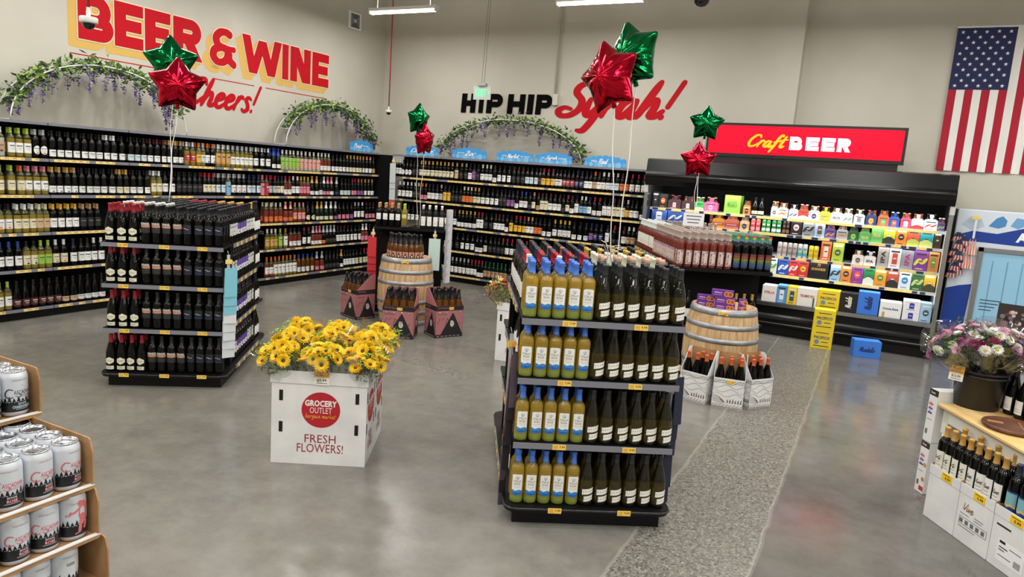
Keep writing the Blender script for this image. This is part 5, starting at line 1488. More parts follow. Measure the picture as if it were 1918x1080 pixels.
def hexc(s):
    return (int(s[1:3], 16), int(s[3:5], 16), int(s[5:7], 16))
NK = bottle_simple('xkKKm')
def beer_neck(x, y, z, mb, glass, cap):
    mb.lathe([(.030, z), (.030, z + .03), (.026, z + .05), (.0145, z + .085), (.0125, z + .11), (.0135, z + .112)], 10, glass, (x, y, 0))
    mb.lathe([(.0142, z + .110), (.0142, z + .118), (.012, z + .121), (0, z + .121)], 10, cap, (x, y, 0))
SN = {1: 'top', 2: 'second', 3: 'third', 4: 'fourth', 5: 'bottom'}
HMAX = {1: .25, 2: .205, 3: .25, 4: .225, 5: .30}
def printed(mb, f, w, h, c2, txt, seed, vertical=False):
    q = random.Random(seed)
    A = M(c2, .5)
    if txt:
        up = txt in ('IPA',) and h > .22 or txt == 'Modelo' and h > .22
        g = sgeo('Modelo', .16, .2) if txt == 'Modelo' else tgeo(txt, .03)
        if txt == '805': g = tgeo(txt, .01)
        if up:
            mb.geo(fit(([(-a[1], a[0]) + tuple(a[2:]) for a in g[0]], g[1]), 0, h * .52, w * .4, h * .62), lambda u, v: f(u, v, .001), A)
        elif txt in ('PACIFICO', 'Corona Extra', 'GUINNESS', 'TRUMER PILS', 'STELLA'):
            mb.geo(fit(g, 0, h * .58, w * .72, h * .15), lambda u, v: f(u, v, .001), A)
        else:
            mb.geo(fit(g, 0, h * .5, w * .6, min(h * .34, w * .4)), lambda u, v: f(u, v, .001), A)
        if txt == 'PACIFICO':
            mb.geo(([(-w * .22 + h * .12 * cos(a * pi / 6), h * .34 + h * .12 * sin(a * pi / 6)) for a in range(12)], [tuple(range(12))]), lambda u, v: f(u, v, .0008), M((120, 140, 170), .5))
            mb.geo(rect(w * .0, h * .33, w * .3, h * .37), lambda u, v: f(u, v, .0008), A)
            mb.geo(rect(-w * .36, h * .12, w * .36, h * .16), lambda u, v: f(u, v, .0008), M((60, 50, 40), .5))
            mb.geo(rect(-w * .3, h * .8, w * .3, h * .84), lambda u, v: f(u, v, .0008), A)
        if txt == 'GUINNESS':
            mb.geo(ribbon([(-.012, h * .72), (-.004, h * .9), (.014, h * .86), (.01, h * .72)], .006), lambda u, v: f(u, v, .0008), A)
        if txt in ('Corona Extra', 'TRUMER PILS'):
            mb.geo(rect(-w * .36, h * .02, -w * .24, h * .36) if txt[0] == 'C' else rect(w * .3, h * .02, w * .38, h * .5), lambda u, v: f(u, v, .0008), M((206, 170, 80) if txt[0] == 'C' else (40, 100, 60), .5))
        if txt == 'SMIRNOFF':
            mb.geo(rect(-w * .46, h * .36, w * .46, h * .66), lambda u, v: f(u, v, .0006), A)
            mb.geo(fit(g, 0, h * .51, w * .7, h * .14), lambda u, v: f(u, v, .0012), M((240, 232, 220), .5))
    else:
        R = min(w, h) * .27
        k = q.randint(0, 3)
        if k == 0:
            mb.geo(([(R * cos(a * pi / 8), h * .5 + R * 1.2 * sin(a * pi / 8)) for a in range(16)], [tuple(range(16))]), lambda u, v: f(u, v, .0008), A)
        elif k == 1:
            mb.geo(rect(-R * .8, h * .2, R * .8, h * .72), lambda u, v: f(u, v, .0008), A)
            mb.geo(([(R * .8 * cos(a * pi / 8), h * .72 + R * .25 * sin(a * pi / 8)) for a in range(16)], [tuple(range(16))]), lambda u, v: f(u, v, .0009), A)
        elif k == 2:
            mb.geo(([(-w * .5, 0), (w * .5, 0), (w * .5, h * .3), (0, h * .5), (-w * .5, h * .3)], [(0, 1, 2, 3, 4)]), lambda u, v: f(u, v, .0006), A)
        else:
            mb.geo(ribbon([(-w * .4, h * .3), (-w * .1, h * .56), (w * .1, h * .4), (w * .4, h * .62)], h * .16), lambda u, v: f(u, v, .0006), A)
        mb.geo(rect(-w * .36, h * .80, w * .36, h * .89), lambda u, v: f(u, v, .0011), M((236, 230, 220), .5) if sum(c2) < 330 else M((60, 54, 50), .5))
        mb.geo(rect(-R * .5, h * .46, R * .5, h * .52), lambda u, v: f(u, v, .0012), M((236, 230, 220), .5) if sum(c2) < 400 else M((60, 54, 50), .5))
        mb.geo(rect(-w * .3, h * .08, w * .2, h * .12), lambda u, v: f(u, v, .0012), M(c2, .5))
def beer_box(x0, x1, yf, z, h, d, c1, c2, txt, label, name, grp, seed, rz=0.0):
    w = x1 - x0
    o = tag(empty(name, ((x0 + x1) / 2, yf, z), rz), label, 'beer box', grp)
    MB().box((-w / 2, 0, 0), (w / 2, d, h), M(c1, .42), .002).build('carton', o)
    q = MB()
    printed(q, plane((0, -.0006, 0), (1, 0, 0), (0, 0, 1)), w, h, c2, txt, seed)
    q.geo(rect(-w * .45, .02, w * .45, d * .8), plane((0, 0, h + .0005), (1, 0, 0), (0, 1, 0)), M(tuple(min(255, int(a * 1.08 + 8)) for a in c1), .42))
    q.build('printing', o)
    return o
sd = 0
for r in (1, 2, 3, 4, 5):
    z, t = BEER[r]
    yf = 10.29 if r < 5 else 10.11
    for l in t.strip().split('\n'):
        p, label = l.split('|')
        e = p.split()
        x0, x1, ty, c1, c2, h = float(e[0]), float(e[1]), e[2], hexc(e[3]), hexc(e[4]), float(e[5])
        txt = ' '.join(e[6:])
        x0 = max(x0, KX0 + .05); x1 = min(x1, KX1 - .05)
        h = min(h, HMAX[r]); sd += 1
        w = x1 - x0 - .004
        xm = (x0 + x1) / 2
        lab_ = label + (', %s cooler shelf' % SN[r])
        if ty == 'b':
            beer_box(xm - w / 2, xm + w / 2, yf, z + .0005, h, .24, c1, c2, txt, lab_, 'beer_carton' if r < 5 else 'beer_case', 'beer cartons in the cooler', sd)
        elif ty == 'd':
            beer_box(xm - w / 2, xm + w / 2, yf, z + .0005, h * .5, .24, c1, c2, txt, label + ', lower of two on the bottom cooler shelf', 'beer_case', 'beer cartons in the cooler', sd)
            beer_box(xm - w / 2, xm + w / 2, yf, z + .001 + h * .5, h * .5, .24, c1, c2, txt, label + ', upper of two on the bottom cooler shelf', 'beer_case', 'beer cartons in the cooler', sd)
        elif ty == 'c':
            o = tag(empty('bottle_carrier', (xm, yf, z + .0005)), lab_, 'beer carrier', 'bottle carriers in the cooler')
            hb = h * .56
            q = MB()
            q.box((-w / 2, 0, 0), (w / 2, .12, hb), M(c1, .5))
            q.prism([(-w / 2, hb), (w / 2, hb), (w * .12, h * .92), (-w * .12, h * .92)], lambda u, v, d=0: (u, .058 + d, v), .004, M(c1, .5))
            q.prism([(-w / 2, hb), (w / 2, hb), (w * .30, hb * 1.18), (-w * .30, hb * 1.18)], lambda u, v, d=0: (u, .0 + d, v), .003, M(c1, .5))
            q.build('carton', o)
            g = GLASS['a'] if sd % 3 else GLASS['k']
            for kx in range(2):
                for ky in (0, 1):
                    n = MB()
                    beer_neck(w * (-.25 + .5 * kx), .03 + .06 * ky, min(hb - .028, h - .13), n, g, M([(30, 30, 32), (220, 218, 212), (190, 150, 70), (170, 40, 44)][sd % 4], .35))
                    n.build('bottle_neck', o)
            q = MB()
            printed(q, plane((0, -.0006, 0), (1, 0, 0), (0, 0, 1)), w, hb, c2, txt, sd)
            q.build('printing', o)
        elif ty == 'k':
            for s in (0, 1):
                rr = min(.031, w / 4.1)
                o = tag(empty('tall_can', (x0 + w * (.26 + .5 * s), yf + .035, z + .0005)), label.replace('pair of ', '').replace('cans', 'can') + ', %s of two, %s cooler shelf' % (('left', 'right')[s], SN[r]), 'can', 'tall cans in the cooler')
                MB().lathe([(0, 0), (rr * .82, 0), (rr, .008), (rr, h - .016), (rr * .86, h - .004)], 16, M(c1, .3, .2)).build('can_body', o)
                MB().lathe([(rr * .87, h - .004), (rr * .88, h), (rr * .82, h - .001), (rr * .8, h - .006), (0, h - .006)], 16, STEEL).build('lid', o)
                q = MB(); patch(q, rr + .0004, -rr * 1.1, rr * 1.1, h * .12, h * .36, M(c2, .4), 6); q.build('print_band', o)
                q = MB(); patch(q, rr + .0004, -rr * .7, rr * .7, h * .55, h * .7, M(c2, .4), 5); q.build('print_label', o)
        elif ty == 'g':
            for s in (0, 1):
                o = link('growler', bottle_simple('ukKCl'), None, (x0 + w * (.25 + .5 * s), yf + .045, z + .0005))
                o.scale = (1, 1, .8)
                tag(o, 'black growler bottle with cream label, %s of two, top cooler shelf' % ('left', 'right')[s], 'bottle', 'growlers')
# loose cases on the floor
beer_box(-.555, -.305, 9.70, 0, .25, .19, hexc('#f0d028'), hexc('#26406e'), 'PACIFICO', 'yellow beer case on the floor, lower of the two stacked before the cooler', 'beer_case', 'yellow cases on the floor', 91, radians(5))
beer_box(-.553, -.303, 9.70, .2505, .25, .19, hexc('#f0d028'), hexc('#26406e'), 'PACIFICO', 'yellow beer case on the floor stack, upper of the two before the cooler', 'beer_case', 'yellow cases on the floor', 92, radians(5))
beer_box(-.055, .255, 9.58, 0, .21, .18, hexc('#3c7cdc'), hexc('#1c2c6a'), 'Modelo', 'bright blue beer case alone on the floor before the cooler', 'beer_case', None, 93, radians(14))

# ---------------------------------------------------------------- ice merchandiser at the right
fz = tag(empty('ice_merchandiser', (0, 0, 0)), 'blue and white ice freezer with a steel-framed glass door beside the beer cooler', 'freezer')
ICEB, ICEL, ICEW = M((22, 60, 150), .35), M((150, 186, 220), .4), M((214, 224, 234), .4)
fx0, fx1, fy0 = .86, 2.5, 10.3
MB().box((fx0, fy0, .04), (fx1, 10.98, 1.885), ICEW, .01).build('cabinet', fz)
f = plane((0, fy0 - .001, 0), (1, 0, 0), (0, 0, 1))
q = MB()
q.geo(([(fx0 + .005, .05), (1.10, .05), (1.13, .98), (1.0, .95), (fx0 + .005, .90)], [(0, 1, 2, 3, 4)]), f, ICEB)
q.geo(([(fx0 + .005, 1.56), (1.05, 1.63), (1.3, 1.615), (1.55, 1.70), (2.48, 1.66), (2.48, 1.50), (1.5, 1.49), (1.2, 1.50), (fx0 + .005, 1.50)], [tuple(range(9))]), lambda u, v: f(u, v, .0005), ICEB)
q.geo(([(1.20, 1.70), (1.27, 1.80), (1.33, 1.83), (1.38, 1.78), (1.37, 1.71), (1.30, 1.68)], [tuple(range(6))]), lambda u, v: f(u, v, .0008), M((74, 136, 196), .4))
q.geo(([(1.42, 1.72), (1.47, 1.82), (1.54, 1.81), (1.56, 1.73), (1.5, 1.69)], [tuple(range(5))]), lambda u, v: f(u, v, .0008), M((110, 164, 212), .4))
q.geo(([(.92, 1.70), (1.0, 1.80), (1.12, 1.78), (1.16, 1.69), (1.04, 1.64)], [tuple(range(5))]), lambda u, v: f(u, v, .0008), M((186, 202, 218), .4))
q.geo(fit(tgeo('A', .05), 1.555, 1.59, .12, .115), lambda u, v: f(u, v, .0012), M((240, 244, 248), .5))
q.build('graphics', fz)
d = MB()
dx0, dx1, dz0, dz1 = 1.14, 1.95, .30, 1.44
for a, b in (((dx0, dz0), (dx0 + .05, dz1)), ((dx1 - .05, dz0), (dx1, dz1)), ((dx0, dz1 - .05), (dx1, dz1)), ((dx0, dz0), (dx1, dz0 + .05))):
    d.box((a[0], fy0 - .035, a[1]), (b[0], fy0 - .003, b[1]), STEEL)
do = d.build('door', fz)
gl = MB().box((dx0 + .05, fy0 - .02, dz0 + .05), (dx1 - .05, fy0 - .012, dz1 - .05), M((150, 200, 228), .12, coat=.4))
gl.build('glass_pane', do)
q = MB()
for k in range(4):
    x = dx0 + .16 + .15 * k
    q.box((x, fy0 - .022, dz0 + .25), (x + .012, fy0 - .0195, dz1 - .15), M((112, 160, 196), .3))
for k in range(4):
    q.geo(rect(dx0 + .10, .80 - .04 * k, dx0 + .32 - .03 * k, .81 - .04 * k), lambda u, v: f(u, v, .0215), M((40, 60, 84), .5))
q.build('door_graphics', do)

# ---------------------------------------------------------------- canned wine stacked in cut trays, near left
def can_meshes():
    r = .033
    body = lambda: MB().lathe([(0, .004), (.024, .003), (.026, 0), (.0295, .004), (.0325, .012), (r, .016), (r, .102), (.0322, .107), (.0282, .1165)], 32, M((214, 219, 226), .28, .25))
    lid = MB().lathe([(.0281, .1160), (.0288, .1185), (.0282, .1205), (.0268, .1205), (.0262, .1150), (.0245, .1142), (0, .1145)], 32, M((196, 198, 202), .22, 1.0)).mesh('lid')
    t = MB()
    t.prism([(.012 * cos(a * pi / 8) * .75, .012 * sin(a * pi / 8)) for a in range(16)], lambda u, v, d=0: (u, v - .002, .1152 + d), .0014, STEEL)
    t.tube([(.020 * cos(a * pi / 10), .020 * sin(a * pi / 10), .1148) for a in range(21)], .0008, STEEL, 4, False)
    tab = t.mesh('pull_tab')
    def forest(mb, c, u0, u1):
        BK = M((24, 24, 28), .35)
        patch(mb, r + .0003, u0, u1, .014, .040, BK, 28)
        n = int((u1 - u0) / .0095)
        for k in range(n):
            u = u0 + (u1 - u0) * (k + .5) / n
            h = .010 + .008 * ((k * 7) % 5) / 4
            for j in range(3):
                w = .0062 - .0016 * j
                z = .039 + j * h * .27
                mb.geo(([(u - w, z), (u + w, z), (u, z + h * .5)], [(0, 1, 2)]), c, BK)
    out = {}
    for kind in ('rose', 'chard', 'figure', 'barcode', 'green'):
        mb = body()
        c = cyl(r + .0003); c2 = cyl(r + .0007)
        forest(mb, c, -.050, .050)
        col = {'rose': (206, 92, 100), 'figure': (206, 92, 100), 'chard': (40, 44, 50), 'barcode': (60, 60, 64), 'green': (70, 88, 70)}[kind]
        T = M(col, .4)
        if kind in ('rose', 'chard', 'green'):
            mb.geo(ribbon([(-.017, .073), (-.026, .075), (-.033, .068), (-.034, .058), (-.026, .052), (-.017, .054)], .0030, .2), c2, T)
            mb.geo(fit(tgeo('ASCADIAN'), .008, .066, .046, .0105), c2, T)
            mb.geo(fit(tgeo('OUTFITTERS'), .014, .056, .034, .0045), c2, T)
            mb.geo(ribbon([(-.012, .058), (-.004, .053), (.002, .058), (-.004, .061)], .0015), c2, T)
            mb.geo(fit(tgeo('ESTATE', .02), .004, .0355, .020, .0045), c2, M((226, 226, 226), .4))
            mb.geo(fit(tgeo('CHARDONNAY' if kind == 'chard' else 'PINOT GRIS' if kind == 'green' else 'ROSE', .03), .004, .0275, .046 if kind != 'rose' else .022, .0075), c2, M((176, 216, 220) if kind == 'chard' else (170, 200, 120) if kind == 'green' else (240, 160, 164), .4))
            mb.geo(rectc(-.012, .0205, .020, .022), c2, M((170, 170, 174), .4))
            if kind == 'chard':
                mb.geo(([(-.010, .072), (.004, .086), (.012, .080), (.024, .072)], [(0, 1, 2, 3)]), c, M((186, 194, 204), .4))
        elif kind == 'figure':                    # a walking hairy figure holding a glass
            S = M((214, 112, 116), .4)
            for pts, w in (([(.004, .100), (.004, .094)], .013), ([(.012, .094), (.013, .078), (.009, .062)], .022), ([(.006, .088), (-.006, .078), (-.016, .074)], .006), ([(.018, .09), (.022, .074), (.020, .058)], .006), ([(.007, .06), (.004, .042), (.001, .024)], .008), ([(.013, .06), (.018, .044), (.014, .030)], .008), ([(.002, .023), (-.008, .020)], .005), ([(-.018, .077), (-.019, .071)], .006)):
                mb.geo(ribbon(pts, w, .2), c2, S)
            mb.geo(fit(tgeo('AN'), -.026, .070, .010, .008), c2, T)
        else:
            mb.geo(rectc(-.012, .072, .012, .086), c2, M((236, 236, 238), .5))
            for k in range(9): mb.geo(rectc(-.010 + .0023 * k, .074, -.0088 + .0023 * k, .084), cyl(r + .001), INK)
            for k in range(6): mb.geo(rectc(-.012, .020 + .0035 * k, .012, .0215 + .0035 * k), c2, M((190, 190, 194), .4))
        mb.geo(fit(tgeo('ADVENTURES ICE COLD'), 0, .098, .036, .0035), c2, M((170, 120, 124) if kind in ('rose', 'figure') else (120, 124, 130), .4))
        out[kind] = mb.mesh('can_body')
    return out, lid, tab
CANS, CLID, CTAB = can_meshes()
def can(kind, x, y, z, rz, place):
    o = link('wine_can', CANS[kind], None, (x, y, z), rz)
    l = link('lid', CLID, o); link('pull_tab', CTAB, l)
    look = {'rose': 'black forest can, pink lettering', 'chard': 'black forest can, black lettering', 'figure': 'white can with a pink walking figure', 'barcode': 'white and black can showing a barcode', 'green': 'white and black can, green lettering'}[kind]
    reg(o, look, place, 'can', 'wine cans in the tray stack')
def tray(xf, yr, z, label, ny, nx, h=.128, lip=.020, lean=0):
    o = tag(empty('can_tray', (0, 0, 0)), label, 'tray', 'cardboard can trays')
    xb, yl = xf - nx * .0672 - .006, yr - ny * .0672 - .006
    mb = MB()
    mb.box((xb, yl, z), (xf, yr, z + .004), CARD)
    mb.box((xb, yr, z), (xf - .004, yr + .004, z + h), CARD).box((xb, yl - .004, z), (xf, yl, z + h), CARD).box((xb - .004, yl, z), (xb, yr, z + h), CARD)
    mb.prism([(xf - .004, z), (xf + .012, z), (xf + .012, z + h * .75), (xf + .002, z + h * .97), (xf - .004, z + h)], lambda u, v, d=0: (u, yr + d, v), .004, CARD)
    mb.build('box', o)
    MB().box((xf, yl, z - .002), (xf + .012, yr, z + lip * .35), CARD).build('front_lip', o)
    MB().box((xf, yl, z + lip * .35), (xf + .013, yr + .004, z + lip * .35 + .0025), M((232, 230, 226), .6)).build('lip_edge', o)
    return o
TX, TY = -1.655, 1.024
tray(TX, TY, 1.086, 'brown cardboard tray of pink-lettered cans with open tops, second from the top', 6, 8)
for i in range(7):
    for j in range(6):
        can('rose', TX - .036 - .0672 * i, TY - .037 - .0672 * j, 1.0905, pi / 2 + rnd.uniform(-.35, .25), 'row %s, second tray down' % cardw(i + 1))
tray(TX - .25, TY + .02, 1.214, 'brown cardboard tray of black-lettered cans, topmost of the stack', 6, 4)
for i in range(3):
    for j in range(6):
        can('chard', TX - .25 - .037 - .0672 * i, TY + .02 - .037 - .0672 * j, 1.2185, pi / 2 - .1 + rnd.uniform(-.15, .15), 'row %s, topmost tray' % cardw(i + 1))
tray(TX + .008, TY + .006, .954, 'brown cardboard tray with the pink walking-figure can, third from the top', 6, 8)
for i in range(2):
    for j in range(6):
        can('figure' if (i, j) == (0, 0) else 'rose', TX + .008 - .037 - .0672 * i, TY + .006 - .037 - .0672 * j, .9585, pi / 2 + rnd.uniform(-.3, .2), 'row %s, third tray down' % cardw(i + 1))
tray(TX + .02, TY + .02, .822, 'brown cardboard tray with a can showing its barcode, lowest tray in view', 6, 8)
for i in range(2):
    for j in range(4):
        can('barcode' if j == 0 else 'green', TX + .02 - .05 - .0672 * i, TY - .055 - .0672 * j, .8265, pi / 2 + (.1 if j else 0), 'row %s, lowest tray' % cardw(i + 1))
bs = tag(empty('cardboard_plinth', (0, 0, 0)), 'brown cardboard base under the stack of can trays', 'plinth')
MB().box((TX - .62, TY - .42, 0), (TX + .03, TY + .03, .815), CARD, .004).build('box', bs)
MB().box((TX - .62, TY - .42, .80), (TX + .034, TY + .034, .817), CARD).build('lid', bs)

# ---------------------------------------------------------------- flower table at the right
TBZ = .65
tb_o, tb_a = (.508, 5.28), radians(-64)
PINE = noisy('pine_top', (214, 176, 110), (232, 200, 140), 6, .45, (.6, 5, 5))
OFFW = M((226, 224, 212), .45)
tb = tag(empty('side_table', (tb_o[0], tb_o[1], 0), tb_a), 'white table with a pine top holding the bucket of mixed flowers', 'table')
MB().box((0, 0, TBZ - .028), (1.55, .62, TBZ), PINE, .008).build('tabletop', tb)
MB().box((.03, .03, TBZ - .11), (1.52, .05, TBZ - .028), OFFW).box((.03, .57, TBZ - .11), (1.52, .59, TBZ - .028), OFFW).box((.03, .05, TBZ - .11), (.05, .57, TBZ - .028), OFFW).box((1.5, .05, TBZ - .11), (1.52, .57, TBZ - .028), OFFW).build('apron', tb)
lg = MB()
lg.box((-.03, -.03, TBZ - .19), (.03, .03, TBZ - .028), OFFW)
lg.lathe([(.026, TBZ - .19), (.033, TBZ - .20), (.033, TBZ - .21), (.022, TBZ - .22), (.034, TBZ - .26), (.037, TBZ - .31), (.03, .2), (.022, .12), (.03, .10), (.03, .09), (.02, .07), (.032, .04), (.028, .01), (.015, 0), (0, 0)], 18, OFFW)
lgm = lg.mesh('leg')
for x, y in ((.06, .06), (1.49, .06), (.06, .56), (1.49, .56)):
    link('leg', lgm, tb, (x, y, 0))
tw = loc2w(tb_o, tb_a)
bx, by = tw(.04, .27)
BUCK = (.725, 5.36)
bu = tag(empty('flower_bucket', (BUCK[0], BUCK[1], TBZ)), 'black plastic bucket of mixed flowers on the pine table', 'bucket')
MB().lathe([(0, .0), (.124, 0), (.127, .004), (.152, .235), (.156, .236), (.156, .246), (.148, .246), (.124, .01), (0, .01)], 40, M((18, 18, 19), .38)).build('pail', bu)
MB().lathe([(.1505, .205), (.155, .208), (.155, .218), (.1515, .221)], 40, M((22, 22, 23), .38)).build('rim_band', bu)
sign_card((BUCK[0] - .150, BUCK[1] - .135, TBZ + .175), radians(-28), .085, .095, '12.99', 'orange and white price card on the black flower bucket', radians(-6))
bq = [((-.045, -.03), (-.75, -.3), ['blush', 'pink', 'blush', 'white', 'violet', 'white', 'blush'], 'pale pink mixed bouquet at the left of the black bucket', FILMV),
      ((.02, -.05), (-.05, -.35), ['white', 'white', 'magenta', 'blush', 'white'], 'white and magenta mixed bouquet at the front of the black bucket', FILMV),
      ((.05, .0), (.35, -.15), ['blush', 'white', 'white', 'blush', 'violet'], 'blush and white mixed bouquet at the right of the black bucket', FILMV),
      ((.03, .05), (.75, .02), ['white', 'white', 'pink'], 'white daisy bouquet leaning out at the far right of the bucket', FILMV),
      ((-.02, .05), (-.15, .25), ['blush', 'violet', 'white'], 'blush and violet mixed bouquet at the back of the black bucket', FILMV)]
for k, (d, ln, pal, lb, fm) in enumerate(bq):
    bouquet((BUCK[0] + d[0] * 1.1, BUCK[1] + d[1] * 1.1, TBZ + .20), ln, lb, 60 + k, 18, 'mixed_bouquet', 'mixed bouquets', mum_head(pal), .31, .165, fm, M((96, 116, 60), .6))
# wooden board, bottles, bag, flyers on the table
tr = tag(empty('serving_board', (.87, 4.94, TBZ)), 'round dark walnut serving board with lighter inlays on the pine table', 'serving board')
WAL = noisy('walnut', (74, 44, 30), (118, 74, 50), 5, .4, (1, 7, 1))
MB().lathe([(0, 0), (.14, 0), (.157, .008), (.162, .018), (.157, .028), (.147, .030), (.142, .026), (0, .026)], 48, WAL).build('board', tr)
MB().box((-.13, -.012, .0262), (-.05, .012, .030), M((186, 136, 88), .45)).box((.03, -.08, .0262), (.042, .08, .0285), M((140, 94, 62), .45)).build('inlay', tr)
for k in range(3):
    px, py = .905 + .045 * k, 5.31 - .082 * k
    bottle('bigwhite', px, py, TBZ + .0005, tb_a + .1, 'standing on the pine table', 'white-label bottles on the pine table', True)
bg = tag(empty('snack_bag', (.86, 5.47, TBZ), tb_a + .5), 'navy snack bag with orange waves behind the black bucket', 'bag')
mb = MB()
NV = M((40, 40, 84), .35)
rows = [(.06, .035, 0), (.075, .045, .08), (.075, .04, .18), (.07, .006, .25)]
vs = []
for w, d, z in rows: vs += [(-w, -d, z), (w, -d, z), (w, d, z), (-w, d, z)]
mb.add(vs, [(4 * k + j, 4 * k + (j + 1) % 4, 4 * k + 4 + (j + 1) % 4, 4 * k + 4 + j) for k in range(3) for j in range(4)] + [(3, 2, 1, 0), (12, 13, 14, 15)], NV)
mb.build('bag', bg)
q = MB()
f = plane((0, -.0475, 0), (1, 0, 0), (0, 0, 1))
for z in (.05, .13):
    q.geo(ribbon([(-.06, z), (-.02, z + .012), (.02, z), (.06, z + .012)], .006), f, M((206, 130, 110), .5))
q.geo(([(.022 * cos(a * pi / 8), .10 + .010 * sin(a * pi / 8)) for a in range(16)], [tuple(range(16))]), f, M((220, 220, 228), .5))
q.build('printing', bg)
fl = tag(empty('flyer_stand', (.93, 5.93, 0), radians(-14)), 'flyers with a photo on a stand behind the flower table', 'flyer stand')
MB().tube([(0, .05, .01), (0, .05, 1.22)], .012, STEEL, 8).build('post', fl)
MB().lathe([(0, 0), (.14, 0), (.14, .008), (.02, .018), (0, .018)], 24, STEEL, (0, .05, 0)).build('foot', fl)
lf = MB().box((-.20, .028, .86), (.30, .036, 1.12), M((224, 220, 214), .6)).build('text_flyer', fl)
pf = MB().box((-.10, .02, 1.08), (.34, .027, 1.27), M((48, 42, 40), .5)).build('photo_flyer', fl)
q = MB()
f = plane((0, .0275, 0), (1, 0, 0), (0, 0, 1))
for k in range(6): q.geo(rect(-.17, 1.05 - .03 * k, .06 - .02 * (k % 3), 1.057 - .03 * k), f, GREYINK)
q.geo(rect(.05, 1.06, .07, 1.09), f, M((206, 110, 90), .5))
q.build('printing', lf)
q = MB()
f = plane((0, .0195, 0), (1, 0, 0), (0, 0, 1))
rr = random.Random(8)
for k in range(30):
    u, v, s = rr.uniform(-.08, .3), rr.uniform(1.10, 1.22), rr.uniform(.008, .02)
    q.geo(([(u + s * cos(a * pi / 4), v + s * sin(a * pi / 4)) for a in range(8)], [tuple(range(8))]), (lambda t: (lambda a, b: f(a, b, t)))(.0003 + k * .00002), M(rr.choice([(206, 190, 186), (180, 120, 110), (120, 110, 120), (90, 60, 60)]), .5))
q.build('picture', pf)
# white wine cartons in a row before the table
bx_o, bx_a = (.496, 4.956), radians(-57.8)
xw = loc2w(bx_o, bx_a)
BW = .268
info = [('plain white wine carton, nearest to the table leg', 'goldwood', 4), ('white wine carton with brown script and care symbols', 'vive', 4), ('white wine carton with a white shipping sticker', 'sea', 3), ('white wine carton at the far end of the row by the table', 'sea', 3), ]
for k, (lb, ds, nb) in enumerate(info):
    o = tag(empty('wine_carton', (*xw(BW * k, 0), 0), bx_a), lb, 'carton', 'white wine cartons by the table')
    mb = MB()
    mb.box((.002, 0, 0), (BW - .002, .27, .282), WCARD, .003)
    mb.build('box', o)
    mb = MB()
    mb.box((.002, 0, .284), (BW - .002, .27, .289), CARD)
    mb.box((.002, -.002, .284), (BW - .002, .002, .340), WCARD).box((.002, .266, .284), (BW - .002, .27, .54 if k < 2 else .340), WCARD)
    for x in (.002, BW - .006):
        mb.add([(x, 0, .284), (x, .27, .284), (x, .27, .50 if k < 2 else .340), (x, 0, .340), (x + .004, 0, .284), (x + .004, .27, .284), (x + .004, .27, .50 if k < 2 else .340), (x + .004, 0, .340)], [(0, 1, 2, 3), (7, 6, 5, 4), (0, 3, 7, 4), (2, 1, 5, 6), (3, 2, 6, 7), (1, 0, 4, 5)], CARD)
    mb.build('cut_tray', o)
    if k < 3:
        MB().box((BW * .42, -.0045, .288), (BW * .42 + .085, -.0025, .333), M((250, 206, 30), .5)).build('price_tag', o)
        f = plane((0, -.005, 0), (1, 0, 0), (0, 0, 1))
        q = MB()
        q.geo(fit(tgeo('6.99' if k == 0 else '5.99', .03), BW * .42 + .05, .305, .045, .016), f, INK)
        q.geo(rect(BW * .42 + .01, .321, BW * .42 + .07, .326), f, M((120, 80, 20), .5))
        f = plane((0, -.0008, 0), (1, 0, 0), (0, 0, 1))
        if k == 1:
            q.geo(fit(sgeo('Vive', .13), .09, .215, .08, .05), f, M((150, 110, 70), .6))
            for j in range(5): q.geo(rect(.035 + .042 * j, .115, .060 + .042 * j, .14), f, GREYINK)
            for a in (rect(.03, .105, .245, .108), rect(.03, .148, .245, .151), rect(.03, .105, .033, .151), rect(.242, .105, .245, .151), rect(.03, .168, .1, .172), rect(.14, .18, .21, .184), rect(.14, .165, .2, .169), rect(.03, .09, .16, .094)): q.geo(a, f, GREYINK)
        if k == 2:
            q.geo(rect(.03, .235, .13, .245), f, INK)
            q.build('printing', o)
            q = MB()
            q.geo(rect(.06, .05, .24, .17), f, M((250, 250, 250), .5))
            for a in (rect(.07, .15, .11, .164), rect(.07, .125, .13, .131), rect(.07, .11, .11, .115), rect(.07, .08, .16, .084), rect(.14, .14, .22, .144)): q.geo(a, lambda u, v: f(u, v, .0004), INK)
            for j in range(9): q.geo(rect(.18 + .005 * j, .065, .1825 + .005 * j, .10), lambda u, v: f(u, v, .0004), INK)
        q.build('shipping_sticker' if k == 2 else 'printing', o)
    for j in range(nb):
        px, py = xw(BW * k + .034 + .067 * j if nb == 4 else BW * k + .06 + .08 * j, .047)
        bottle(ds, px, py, .2895, bx_a + jit(.25), 'in the cartons by the table', 'bottles in the white cartons', True)
    for j in range(2):
        px, py = xw(BW * k + .06 + .13 * j, .14)
        bottle(ds, px, py, .2895, bx_a + jit(.25), 'second row, cartons by the table', 'bottles in the white cartons', False)
